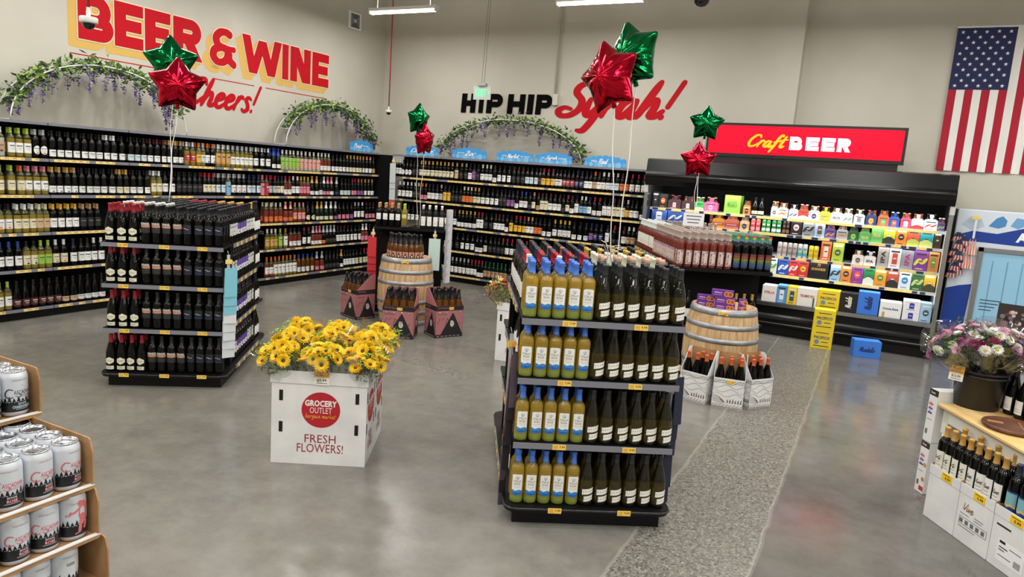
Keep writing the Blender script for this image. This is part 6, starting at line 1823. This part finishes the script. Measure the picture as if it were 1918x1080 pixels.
# biscuit cartons beside the table
for k in range(2):
    o = tag(empty('biscuit_carton', (.464, 5.375, .36 * k), radians(-60)), 'white and brown biscuit carton beside the table leg, %s of two' % ('lower', 'upper')[k], 'biscuit carton', 'biscuit cartons by the table')
    MB().box((0, 0, .001), (.088, .30, .357), WHITE, .002).build('carton', o)
    q = MB()
    f = plane((0, -.0006, 0), (1, 0, 0), (0, 0, 1)); f2 = plane((-.0006, .30, 0), (0, -1, 0), (0, 0, 1))
    for ff, w in ((f, .088), (f2, .30)):
        q.geo(rect(0, .315, w, .357), ff, M((52, 34, 30), .5))
        q.geo(fit(tgeo('Sweet', .02), w * .4, .336, w * .5 if w < .1 else .1, .016), lambda u, v: ff(u, v, .0005), M((236, 232, 226), .5))
        for j, cc in enumerate(((206, 84, 70), (120, 70, 160), (60, 70, 140))):
            q.geo(rect(w * .12, .25 - .03 * j, w * .6, .262 - .03 * j), ff, M(cc, .5))
            q.geo(rect(w * .2, .266 - .03 * j, w * .45, .270 - .03 * j), ff, M(cc, .5))
        q.geo(rect(w * .15, .05, w * .4, .085), ff, GREYINK)
        q.geo(rect(w * .15, .15, w * .7, .154), ff, GREYINK)
        if k == 0:
            q.geo(([(w * .8 + .016 * cos(a * pi / 6), .20 + .016 * sin(a * pi / 6)) for a in range(12)], [tuple(range(12))]), ff, M((206, 150, 84), .5))
            q.geo(([(w * .8 + .016 * cos(a * pi / 6), .10 + .016 * sin(a * pi / 6)) for a in range(12)], [tuple(range(12))]), ff, M((196, 136, 76), .5))
            q.geo(rect(w * .5, .02, w, .05), ff, M((206, 44, 44), .5))
    q.build('printing', o)

# ---------------------------------------------------------------- star balloons
def foil(name, rgb):
    m = noisy(name, tuple(int(c * .82) for c in rgb), rgb, 4, .13, metal=1.0)
    return m
REDF, GRNF = foil('red_foil', (214, 26, 52)), foil('green_foil', (20, 122, 66))
def star_mesh(R, mat, seed):
    rr_ = random.Random(seed)
    N = 120
    def rad(a):
        k = (a / (2 * pi / 5)) % 1.0
        ri = .64
        x = abs(k - .0) if k < .5 else 1 - k
        a0 = x * 2 * pi / 5
        # straight edge from tip (r 1, angle 0) to notch (r ri, angle 36 deg)
        x1, y1, x2, y2 = 1, 0, ri * cos(pi / 5), ri * sin(pi / 5)
        d = (x2 - x1) * sin(a0) - (y2 - y1) * cos(a0)
        t = (y1 * cos(a0) - x1 * sin(a0)) / d if abs(d) > 1e-9 else 0
        px, py = x1 + t * (x2 - x1), y1 + t * (y2 - y1)
        return min(sqrt(px * px + py * py), .97)
    S = [0, .15, .3, .45, .6, .72, .82, .9, .96, 1.0]
    mb = MB()
    for side in (-1, 1):
        vs, fs = [(0, side * R * .46, 0)], []
        for s in S[1:]:
            for i in range(N):
                a = 2 * pi * i / N
                r = rad(a) * s
                k5 = (a / (2 * pi / 5)) % 1.0
                tip = abs(cos(k5 * pi)) ** 2
                loc = min(1.0, .62 + .38 * (1 - tip)) 
                th = .46 * (1 - s ** 2.4) ** .60 * (1 - .45 * tip * s) 
                th *= 1 - .10 * abs(sin(k5 * 2 * pi)) * s
                wr = .022 * sin(a * 40 + 3 * sin(a * 5)) * max(0, s - .55) * (1 - s) * 4 + .012 * sin(a * 17 + seed + s * 6) * s * (1 - s) * 3
                vs.append((R * r * sin(a), side * R * (th + wr), R * r * cos(a)))
        for i in range(N): fs.append((0, 1 + i, 1 + (i + 1) % N))
        for k in range(len(S) - 2):
            o = 1 + k * N
            for i in range(N): fs.append((o + i, o + N + i, o + N + (i + 1) % N, o + (i + 1) % N))
        mb.add(vs, fs, mat, True)
    return mb
def balloon(p, R, mat, yaw, roll, tiltx, anchor, label, seed):
    o = tag(empty('star_balloon', p), label, 'balloon', 'foil star balloons')
    b = star_mesh(R, mat, seed)
    rot = Matrix.Rotation(yaw, 4, 'Z') @ Matrix.Rotation(tiltx, 4, 'X') @ Matrix.Rotation(roll, 4, 'Y')
    b.tf(rot).build('foil_body', o)
    t0 = rot @ Vector((0, 0, -R * .48)); t1 = rot @ Vector((0, 0, -R * .80))
    MB().tube([t0, (t0 + t1) / 2, t1], [R * .09, R * .055, R * .07], mat, 8).build('neck', o)
    P, A = Vector(p), Vector(anchor)
    st = P + t1
    pts = []
    for k in range(13):
        t = k / 12
        q = st.lerp(A, t)
        pts.append(tuple(q - P + Vector((.010 * sin(t * 9 + seed), .010 * cos(t * 7), 0)) * sin(t * pi)))
    MB().tube(pts, .0032, M((232, 228, 222), .4), 5).build('ribbon', o)
    return o
yA, yC, yB, yD = radians(52), radians(20), radians(35), radians(13)
balloon((-5.28, 4.09, 2.456), .238, REDF, yA, .02, 0, (-5.31, 4.02, 1.495), 'red foil star balloon above the rack with cyan bags', 1)
balloon((-5.60, 4.28, 2.672), .238, GRNF, yA, -.06, 0, (-5.33, 4.04, 1.495), 'green foil star balloon above the rack with cyan bags', 2)
balloon((-1.41, 3.81, 2.486), .212, REDF, yC - radians(38), -.28, .05, (-1.325, 3.853, 1.50), 'red foil star balloon above the nearest rack', 3)
balloon((-1.363, 4.02, 2.63), .215, GRNF, yC - radians(44), -.30, 0, (-1.30, 3.90, 1.50), 'green foil star balloon above the nearest rack', 4)
balloon((-5.376, 7.688, 2.526), .215, GRNF, yB + radians(46), 0, .06, (-5.33, 7.70, 1.16), 'green foil star balloon above the pink carton rack', 5)
balloon((-5.199, 7.583, 2.27), .215, REDF, yB + radians(54), -.1, .06, (-5.27, 7.66, 1.16), 'red foil star balloon above the pink carton rack', 6)
balloon((-1.90, 8.46, 2.648), .215, GRNF, yD, .04, 0, (-1.84, 8.09, 1.51), 'green foil star balloon above the rosé rack', 7)
balloon((-1.862, 8.083, 2.218), .215, REDF, yD, -.04, 0, (-1.85, 8.08, 1.51), 'red foil star balloon above the rosé rack', 8)
tu = tag(empty('ribbon_tassel', (-1.335, 3.86, 1.5)), 'white curling ribbon ends tied at the balloon strings on the nearest rack', 'ribbon')
q = MB()
rr = random.Random(4)
for k in range(16):
    a, l = rr.uniform(0, 6.3), rr.uniform(.10, .2)
    dz = rr.uniform(-.12, .10)
    q.tube([(0, 0, 0), (l * .5 * cos(a) * .5, l * .5 * sin(a) * .5, .03 + dz * .5), (l * cos(a) * .55, l * sin(a) * .55, dz)], .0016, M((236, 232, 222), .4), 4)
q.build('ribbon', tu)
ps = tag(empty('paper_sign', (-1.84, 8.075, 1.485), radians(20)), 'white paper notice among the rosé bottles below the balloons', 'paper sign')
MB().box((-.115, 0, 0), (.115, .003, .145), M((240, 240, 240), .6)).build('paper', ps)
MB().tube([(0, .006, .10), (0, .006, -.3645)], .004, M((210, 210, 208), .5), 6).build('stick', ps)
q = MB()
f = plane((0, -.0006, 0), (1, 0, 0), (0, 0, 1))
for k in range(3): q.geo(rect(-.085 + .01 * k, .105 - .036 * k, .085 - .012 * k, .118 - .036 * k), f, M((120, 120, 124), .6))
q.build('printing', ps)

# ---------------------------------------------------------------- wire arches with wisteria, cloud signs
PIPEW = M((232, 232, 230), .35)
LG = [M((84, 122, 48), .6), M((136, 168, 72), .6), M((50, 78, 38), .6)]
VIO = [M((142, 124, 186), .6), M((112, 96, 164), .6), M((186, 170, 210), .6), M((100, 88, 136), .6)]
def arch(u0, u1, h, wall, label, glabel, a0, a1, seed):
    rr = random.Random(seed)
    cu, hw = (u0 + u1) / 2, (u1 - u0) / 2
    if wall == 'L': P = lambda u, z, d=0: (-8.36 + d, u, z)
    else: P = lambda u, z, d=0: (u, 10.86 - d, z)
    base = 2.122
    o = tag(empty('wire_arch', (0, 0, 0)), label, 'arch', 'white wire arches')
    for d in (0, .24):
        MB().tube([P(cu - hw * cos(pi * k / 36), base + .006 + h * sin(pi * k / 36), d) for k in range(37)], .0075, PIPEW, 8).build('hoop', o)
    q = MB()
    for k in (0, 4, 9, 14, 18, 22, 27, 32, 36):
        a = pi * k / 36
        q.tube([P(cu - hw * cos(a), base + .006 + h * sin(a), 0), P(cu - hw * cos(a), base + .006 + h * sin(a), .24)], .004, PIPEW, 6)
    q.build('cross_rods', o)
    g = tag(empty('wisteria_garland', (0, 0, 0)), glabel, 'garland', 'wisteria garlands')
    fo, vine = MB(), []
    n = 1050
    for k in range(n):
        a = radians(a0 + (a1 - a0) * (k + rr.random()) / n)
        c = Vector(P(cu - hw * cos(a), base + h * sin(a), rr.uniform(.02, .28)))
        c += Vector((rr.gauss(0, .042), rr.gauss(0, .042), rr.gauss(.0, .05)))
        ax = Vector((rr.gauss(0, 1), rr.gauss(0, 1), rr.gauss(0, .7))).normalized()
        b = ax.cross(Vector((rr.gauss(0, 1), rr.gauss(0, 1), 1))).normalized()
        s = rr.uniform(.026, .052)
        fo.add([c - ax * s, c + b * s * .42, c + ax * s, c - b * s * .42], [(0, 1, 2, 3)], rr.choice(LG))
    fo.build('leaves', g)
    MB().tube([P(cu - hw * cos(radians(a0 + (a1 - a0) * k / 20)), base + h * sin(radians(a0 + (a1 - a0) * k / 20)) + .012, .13 + .08 * sin(k * 2.1)) for k in range(21)], .006, M((86, 74, 50), .7), 5).build('vine', g)
    m = 22
    for k in range(m):
        a = radians(a0 + (a1 - a0) * (k + .5 + rr.uniform(-.35, .35)) / m)
        top = Vector(P(cu - hw * cos(a), base + h * sin(a) - .01, rr.uniform(.04, .26)))
        L = rr.uniform(.14, .34)
        L = min(L, top.z - base - .05)
        if L < .06: continue
        q = MB()
        q.tube([top, top - Vector((0, 0, L))], .0015, LG[2], 4)
        N = int(26 + 60 * L / .3)
        for i in range(N):
            t = rr.random()
            w = .058 * (1 - t) ** .7 + .008
            c = top - Vector((rr.gauss(0, .5) * w, rr.gauss(0, .5) * w, t * L))
            ax = Vector((rr.gauss(0, 1), rr.gauss(0, 1), rr.gauss(0, 1))).normalized()
            b = ax.cross(Vector((.3, .5, 1))).normalized()
            s = rr.uniform(.009, .018)
            q.add([c - ax * s, c + b * s, c + ax * s, c - b * s], [(0, 1, 2, 3)], rr.choice(VIO))
        q.build('flower_spray', g)
arch(4.30, 6.42, .69, 'L', 'white double wire arch on the left shelves, nearest the camera', 'wisteria garland over the left arch nearest the camera', 18, 158, 11)
arch(8.17, 10.35, .70, 'L', 'white double wire arch on the left shelves near the corner', 'wisteria garland over the left arch near the corner', 28, 168, 12)
arch(-7.02, -4.28, .67, 'B', 'white double wire arch on the back wine shelves', 'wisteria garland over the arch on the back shelves', 12, 172, 13)
SKY1, SKY2, SKY3 = M((64, 158, 224), .5), M((110, 182, 232), .5), M((134, 196, 238), .5)
def cloud(c, w, h, rz, words, label):
    o = tag(empty('cloud_sign', c, rz), label, 'sign', 'blue cloud signs')
    rr = random.Random(int(w * 1000) + len(label))
    top = [(-w / 2, 0)]
    n = 7
    for k in range(n):
        u0 = -w / 2 + w * k / n
        e = h * (.62 + .32 * sin(pi * (k + .5) / n))
        for j in range(5):
            a = pi - pi * j / 4
            top.append((u0 + w / n / 2 + w / n / 2 * cos(a), e + h * .10 * sin(a)))
    top.append((w / 2, 0))
    MB().prism(top, lambda u, v, d=0: (u, d, v), .006, SKY1).build('board', o)
    q = MB()
    f = plane((0, -.0006, 0), (1, 0, 0), (0, 0, 1))
    for k in range(9):
        r = h * (.16 + .10 * ((k * 5) % 4) / 3)
        u = -w / 2 + r + (w - 2 * r) * k / 8
        v = h * (.14 + .10 * abs(k - 4) / 4)
        pts = [(u + r * cos(a * pi / 10), max(0.001, v + r * sin(a * pi / 10))) for a in range(20)]
        q.geo((pts, [tuple(range(20))]), (lambda t: (lambda a, b: f(a, b, t)))(.0003 + .0001 * k), (SKY2, SKY3)[k % 2])
    u = -w * .34
    for s, kind, ww, hh in words:
        g = sgeo(s, .16, .25) if kind == 's' else tgeo(s, .02)
        q.geo(fit(g, u + ww * w / 2, h * .50, ww * w, hh * h), lambda a, b: f(a, b, .0018), M((246, 248, 250), .5))
        u += ww * w + .012
    q.build('printing', o)
    MB().box((-w * .3, .006, 0), (-w * .26, .05, .006), PIPEW).box((w * .26, .006, 0), (w * .3, .05, .006), PIPEW).build('feet', o)
zt = 2.1225
cloud((-8.12, 9.95, zt), .62, .19, radians(90), [('Pinot', 's', .36, .42), ('NOIR', 't', .26, .14)], 'blue cloud sign on the left shelves near the corner')
cloud((-7.28, 10.56, zt), .68, .185, 0, [('Chard', 's', .52, .40), ('ay!', 's', .22, .38)], 'blue cloud sign on the back shelves behind the red balloon, first from the corner')
cloud((-6.31, 10.56, zt), .67, .185, 0, [('IN IT TO', 't', .2, .14), ('Zin', 's', .26, .46), ('IT', 't', .06, .14)], 'blue cloud sign on the back shelves with zin lettering, second from the corner')
cloud((-5.44, 10.56, zt), .68, .18, 0, [('HOW', 't', .12, .14), ('Merlot', 's', .34, .42), ('CAN YOU GO?', 't', .26, .13)], 'blue cloud sign on the back shelves with merlot lettering, third from the corner')
cloud((-4.74, 10.56, zt), .645, .18, 0, [('OUR', 't', .1, .14), ('Syrah', 's', .34, .46), ('SYRAH!', 't', .22, .14)], 'blue cloud sign on the back shelves with syrah lettering, fourth from the corner')
cloud((-3.86, 10.56, zt), .68, .175, 0, [('WELL', 't', .16, .15), ('Red', 's', .24, .46)], 'blue cloud sign on the back shelves with red lettering, nearest the cooler')

# ---------------------------------------------------------------- flag, exit sign, cameras, vent, conduit
fg = tag(empty('hanging_flag', (.596, 11.235, 2.37)), 'large red, white and blue star-spangled flag hung upright on the back wall', 'flag')
FR_, FW_, FB_ = M((172, 20, 46), .8), M((232, 230, 224), .8), M((34, 40, 84), .8)
W_, H_ = 1.22, 1.83
wav = lambda u, v: -.012 - .010 * sin(u * 26 + v * 1.3) - .006 * sin(v * 9 + u * 5) * (1 - v / H_ * .5)
mb = MB()
nc, nr = 52, 40
for i in range(nc):
    for j in range(nr):
        u0, u1, v0, v1 = W_ * i / nc, W_ * (i + 1) / nc, H_ * j / nr, H_ * (j + 1) / nr
        s = int((i + .5) / nc * 13)
        m = FB_ if (s < 7 and v0 >= H_ * .5649) else (FR_ if s % 2 == 0 else FW_)
        mb.add([(u0, wav(u0, v0), v0), (u1, wav(u1, v0), v0), (u1, wav(u1, v1), v1), (u0, wav(u0, v1), v1)], [(0, 1, 2, 3)], m, True)
mb.build('cloth', fg)
mb = MB()
cw7, ch7 = W_ * 7 / 13, H_ * .425
for r in range(11):
    for c in range(5 if r % 2 == 0 else 4):
        u = cw7 * ((.1 + .2 * c) if r % 2 == 0 else (.2 + .2 * c))
        v = H_ - ch7 * (r + .75) / 11.5
        pts = [(u + (.026 if k % 2 == 0 else .011) * sin(k * pi / 5), v + (.026 if k % 2 == 0 else .011) * cos(k * pi / 5)) for k in range(10)]
        mb.add([(u, wav(u, v) - .002, v)] + [(a, wav(a, b) - .002, b) for a, b in pts], [(0, 1 + k, 1 + (k + 1) % 10) for k in range(10)], FW_)
mb.build('stars', fg)
MB().box((-.005, -.02, H_), (W_ + .005, .0, H_ + .02), M((236, 236, 234), .7)).build('header', fg)

ex = tag(empty('exit_sign', (-6.095, 10.5, 3.10)), 'clear hanging exit sign with green letters before the black wall lettering', 'exit sign')
MB().box((-.165, -.004, 0), (.165, .004, .215), M((226, 236, 228), .15, trans=.25, alpha=.88)).build('panel', ex)
MB().box((-.075, -.045, .215), (.075, .045, .262), M((168, 172, 176), .35), .006).build('housing', ex)
q = MB()
f = plane((0, -.0046, 0), (1, 0, 0), (0, 0, 1))
GRE = M((90, 220, 150), .5, emit=.9)
q.geo(fit(tgeo('EXIT', .035), -.018, .108, .20, .125), f, GRE)
q.geo(fit(tgeo('>', .02), .125, .108, .03, .06), f, GRE)
q.build('lettering', ex)
MB().tube([(.03, 0, .26), (.06, .0, 1.6), (.10, 0, ZC - 3.1)], .0035, M((110, 110, 112), .5), 5).tube([(-.02, 0, .26), (.02, .0, 1.6), (.07, 0, ZC - 3.1)], .003, M((90, 90, 92), .5), 5).build('cable', ex)

def dome_cam(p, r, label, white=True, conduit=(170, 40, 44)):
    o = tag(empty('dome_camera', p), label, 'security camera', 'dome cameras')
    SH = M((226, 226, 224), .4) if white else M((120, 122, 126), .3)
    MB().lathe([(0, -.95 * r), (.38 * r, -.86 * r), (.62 * r, -.62 * r), (.72 * r, -.28 * r), (.72 * r, -.2 * r)], 28, M((12, 12, 14), .08, coat=.5)).build('lens_dome', o)
    MB().lathe([(.70 * r, -.24 * r), (.9 * r, -.22 * r), (r, -.08 * r), (r, .42 * r), (.9 * r, .5 * r), (0, .5 * r)], 28, SH).build('housing', o)
    MB().lathe([(.24 * r, .5 * r), (.24 * r, 1.2 * r), (.2 * r, 1.25 * r), (.2 * r, 1.6 * r)], 14, SH).build('mount', o)
    MB().tube([(0, 0, 1.55 * r), (0, 0, ZC - p[2])], .17 * r, M(conduit, .45), 10).build('conduit', o)
dome_cam((-5.853, 3.714, 2.90), .068, 'white dome camera on a red conduit before the big wall lettering')
dome_cam((-8.0, 10.508, 2.86), .058, 'small white dome camera on a red conduit near the wall corner')
dome_cam((-1.41, 5.664, 3.36), .088, 'black dome camera in a grey ring hanging near the middle', False, (150, 152, 156))
vt = tag(empty('wall_vent', (WX, 10.10, 4.34)), 'square white vent grille high on the left wall near the corner', 'vent')
MB().box((0, -.17, -.145), (.02, .17, .145), WHITE, .006).build('frame', vt)
q = MB()
f = plane((.021, 0, 0), (0, 1, 0), (0, 0, 1))
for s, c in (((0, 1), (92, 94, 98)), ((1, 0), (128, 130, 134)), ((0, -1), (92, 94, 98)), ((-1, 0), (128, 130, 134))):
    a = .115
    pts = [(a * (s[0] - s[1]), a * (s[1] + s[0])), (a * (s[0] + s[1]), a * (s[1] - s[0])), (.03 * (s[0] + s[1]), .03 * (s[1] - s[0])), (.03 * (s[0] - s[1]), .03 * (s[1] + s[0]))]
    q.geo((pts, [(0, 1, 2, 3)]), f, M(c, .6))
q.geo(rect(-.03, -.03, .03, .03), f, M((206, 206, 204), .6))
q.build('grille', vt)
jb = tag(empty('junction_box', (-4.965, WY, 3.17)), 'beige junction box with conduit on the back wall beside the red lettering', 'junction box')
MB().box((-.045, -.07, -.09), (.045, 0, .09), M((206, 200, 186), .5), .006).build('box', jb)
MB().tube([(-.02, -.03, .085), (-.02, -.03, ZC - 3.17)], .012, M((196, 190, 176), .5), 8).build('conduit', jb)
MB().tube([(.015, -.03, .085), (.015, -.03, ZC - 3.17)], .008, M((196, 190, 176), .5), 8).build('conduit', jb)
sp = tag(empty('junction_box', (-8.40, WY, 5.2)), 'white electrical box on conduit high at the wall corner', 'junction box')

# ---------------------------------------------------------------- hanging strips of bags and ribbons
bpy.data.objects.remove(sp)
def clip_strip(p, rz, L, label, bags, group, bw=.10, bh=.30, step=None, tagged=True, edge=False):
    o = tag(empty('clip_strip', p, rz), label, 'clip strip')
    MB().box((-.012, -.002, -L), (.012, .002, 0), M((206, 214, 218), .3, alpha=.8)).build('strip', o)
    MB().tube([(0, 0, -.005), (0, .01, .02), (0, .03, .03)], .003, STEEL, 5).build('hook', o)
    if tagged:
        MB().box((-.026, -.008, -.075), (.026, -.005, -.04), TAG).build('price_tag', o)
    c, s = cos(rz), sin(rz)
    n = len(bags)
    for k, (col, nm, look) in enumerate(bags):
        z = p[2] - .10 - (L - .10 - bh * .5) * k / max(n - 1, 1)
        off = -.006 - .0085 * (n - 1 - k)
        b = tag(empty('gift_bag', (p[0] - s * off, p[1] + c * off, z), rz + rnd.uniform(-.08, .08)), look, 'gift bag', group)
        m = MB()
        m.add([(-bw / 2, -.004, -bh), (bw / 2, -.004, -bh), (bw / 2, -.004, 0), (-bw / 2, -.004, 0), (-bw / 2, .004, -bh), (bw / 2, .004, -bh), (bw / 2, .001, 0), (-bw / 2, .001, 0)], [(0, 1, 2, 3), (7, 6, 5, 4), (0, 4, 5, 1), (3, 2, 6, 7), (0, 3, 7, 4), (1, 5, 6, 2)], M(col, .6))
        m.build('bag', b)
        h = MB().tube([(-.02, 0, 0), (-.018, 0, .05), (0, 0, .065), (.018, 0, .05), (.02, 0, 0)], .002, M(nm, .6), 5)
        h.build('handle', b)
        b.rotation_euler = (rnd.uniform(-.05, .03), 0, b.rotation_euler[2])
OW = lambda base, i, n: '%s, %s of %s from the top' % (base, ordw(i + 1), cardw(n))
px, py = aw(A_W + .035, .03)
cy = [((128, 196, 214), (200, 220, 226), OW('cyan gift bag hanging at a gondola rack corner', i, 3)) for i in range(3)] + [((214, 220, 224), (226, 226, 226), OW('white gift bag hanging below the cyan bags', i, 5)) for i in range(5)]
clip_strip((px, py, 1.12), A_A + .55, .74, 'clip strip of cyan and white bags at the corner of the first rack', cy, 'bags at the rack corner', .10, .24)
px, py = cw(-.04, .16)
dk = [((30, 25, 34) if i % 2 else (84, 72, 84), (226, 90, 50) if i < 2 else (230, 140, 50), OW('dark bag with a bright cord on the nearest rack', i, 9)) for i in range(9)]
clip_strip((px, py, 1.05), C_A + .25, .86, 'clip strip of dark bags with orange cords on the nearest rack', dk, 'dark bags on the nearest rack', .04, .30)
px, py = cw(C_W + .04, .20)
nv = [((30, 34, 58), (214, 218, 226), OW('navy bag hanging on the side of the nearest rack', i, 6)) for i in range(6)]
clip_strip((px, py, .95), C_A + .35, .74, 'clip strip of navy bags on the side of the nearest rack', nv, 'navy bags on the nearest rack', .06, .28)
px, py = bw_(-.01, -.06)
rd = [((202, 40, 48), (230, 230, 226), OW('red gift bag hanging left of the barrel', i, 6)) for i in range(6)]
clip_strip((px, py, 1.10), B_A - .1, .68, 'clip strip of red gift bags left of the barrel', rd, 'red bags by the barrel', .11, .26)
px, py = bw_(B_W - .12, -.018)
mt = [((196, 218, 210), (120, 124, 128), 'mint green gift bag hanging right of the barrel')]
clip_strip((px, py, 1.115), B_A, .42, 'clip strip with one mint bag right of the barrel', mt, None, .15, .42)
px, py = bw_(B_W + .06, .10)
pn = tag(empty('cardboard_display', (px, py, .42), B_A + .9), 'tall white cardboard panel hanging at the right of the barrel rack', 'display')
MB().box((-.045, -.02, 0), (.045, .02, .98), M((206, 206, 210), .6)).build('panel', pn)
q = MB()
f = plane((0, -.0206, 0), (1, 0, 0), (0, 0, 1))
for k in range(8): q.geo(ribbon([(-.04, .10 + .11 * k), (-.02, .14 + .11 * k)], .010), f, M(((60, 54, 50), (196, 120, 100))[k % 2], .6))
q.build('printing', pn)
cr = [((196, 202, 200), (230, 230, 230), OW('grey gift bag in the corner of the wine walls', i, 5)) for i in range(5)] + [((200, 92, 60), (236, 220, 210), 'orange ribboned gift bag hanging in the corner of the wine walls'), ((170, 24, 36), (240, 236, 230), 'red ribboned gift bag hanging in the corner of the wine walls')]
clip_strip((-7.72, 10.34, 2.06), .5, .82, 'clip strip of ribboned bags in the corner of the wine walls', cr, 'bags in the corner', .10, .24)
# bunting on the ice freezer
q0 = tag(empty('clip_strip', (1.06, 10.24, 1.80)), 'white clip strip on the ice freezer holding paper cones', 'clip strip')
MB().box((-.012, 0, -.26), (.012, .003, 0), M((226, 230, 236), .4)).build('strip', q0)
MB().box((-.04, -.004, -.03), (.03, -.001, .01), TAG).build('price_tag', q0)
for k in range(6):
    x, z = 1.03 + .028 * (k % 3) - .015 * (k // 3), 1.54 - .17 * (k // 3)
    o = tag(empty('paper_cone', (x, 10.232 - .012 * (k % 2), z)), OW('striped paper cone hanging on the ice freezer', k, 6), 'paper cone', 'striped paper cones')
    mb = MB()
    n = 12
    for j in range(n):
        a0, a1 = 2 * pi * j / n, 2 * pi * (j + 1) / n
        mb.add([(0, 0, 0), (.034 * cos(a0), .018 * sin(a0), -.20), (.034 * cos(a1), .018 * sin(a1), -.20)], [(0, 1, 2)], (M((206, 96, 84), .6), M((226, 214, 204), .6))[j % 2])
    mb.build('cone', o)
for k in range(11):
    x, z = .90 + .05 * (k % 2) + .018 * sin(k), 1.60 - .045 * k
    o = tag(empty('flag_bundle', (x, 10.235 - .02 * (k % 3), z), .3 * sin(k * 3)), OW('bundle of small starred flags hanging on the ice freezer', k, 11), 'flag bundle', 'small flag bundles')
    mb = MB()
    for j in range(7):
        u = -.04 + .0115 * j
        mb.add([(u * .5, -.004 * (j % 2), 0), (u * .5 + .008, -.004 * (j % 2), 0), (u * 1.25 + .013, -.008 * (j % 2), -.055), (u * 1.25, -.008 * (j % 2), -.055)], [(0, 1, 2, 3)], M((34, 40, 70), .6))
        mb.add([(u * 1.25, -.008 * (j % 2), -.055), (u * 1.25 + .013, -.008 * (j % 2), -.055), (u * 1.6 + .013, -.010 * (j % 2), -.11), (u * 1.6, -.010 * (j % 2), -.11)], [(0, 1, 2, 3)], M((186, 56, 56), .6) if j % 2 == 0 else M((222, 206, 198), .6))
    mb.build('cloth', o)
    MB().tube([(0, 0, .02), (0, 0, -.11)], .002, M((196, 180, 150), .6), 4).build('stick', o)

# ---------------------------------------------------------------- number the look-alikes
for (look, place), L in REG.items():
    for k, o in enumerate(L):
        n = len(L) - k if 'tray' in place and o.name.startswith('wine_can') else k + 1
        t = place if len(L) == 1 else '%s from %s, %s' % (ordw(n), 'front' if ', side' in place or 'far end' in place else 'left', place)
        o['label'] = look + ', ' + t
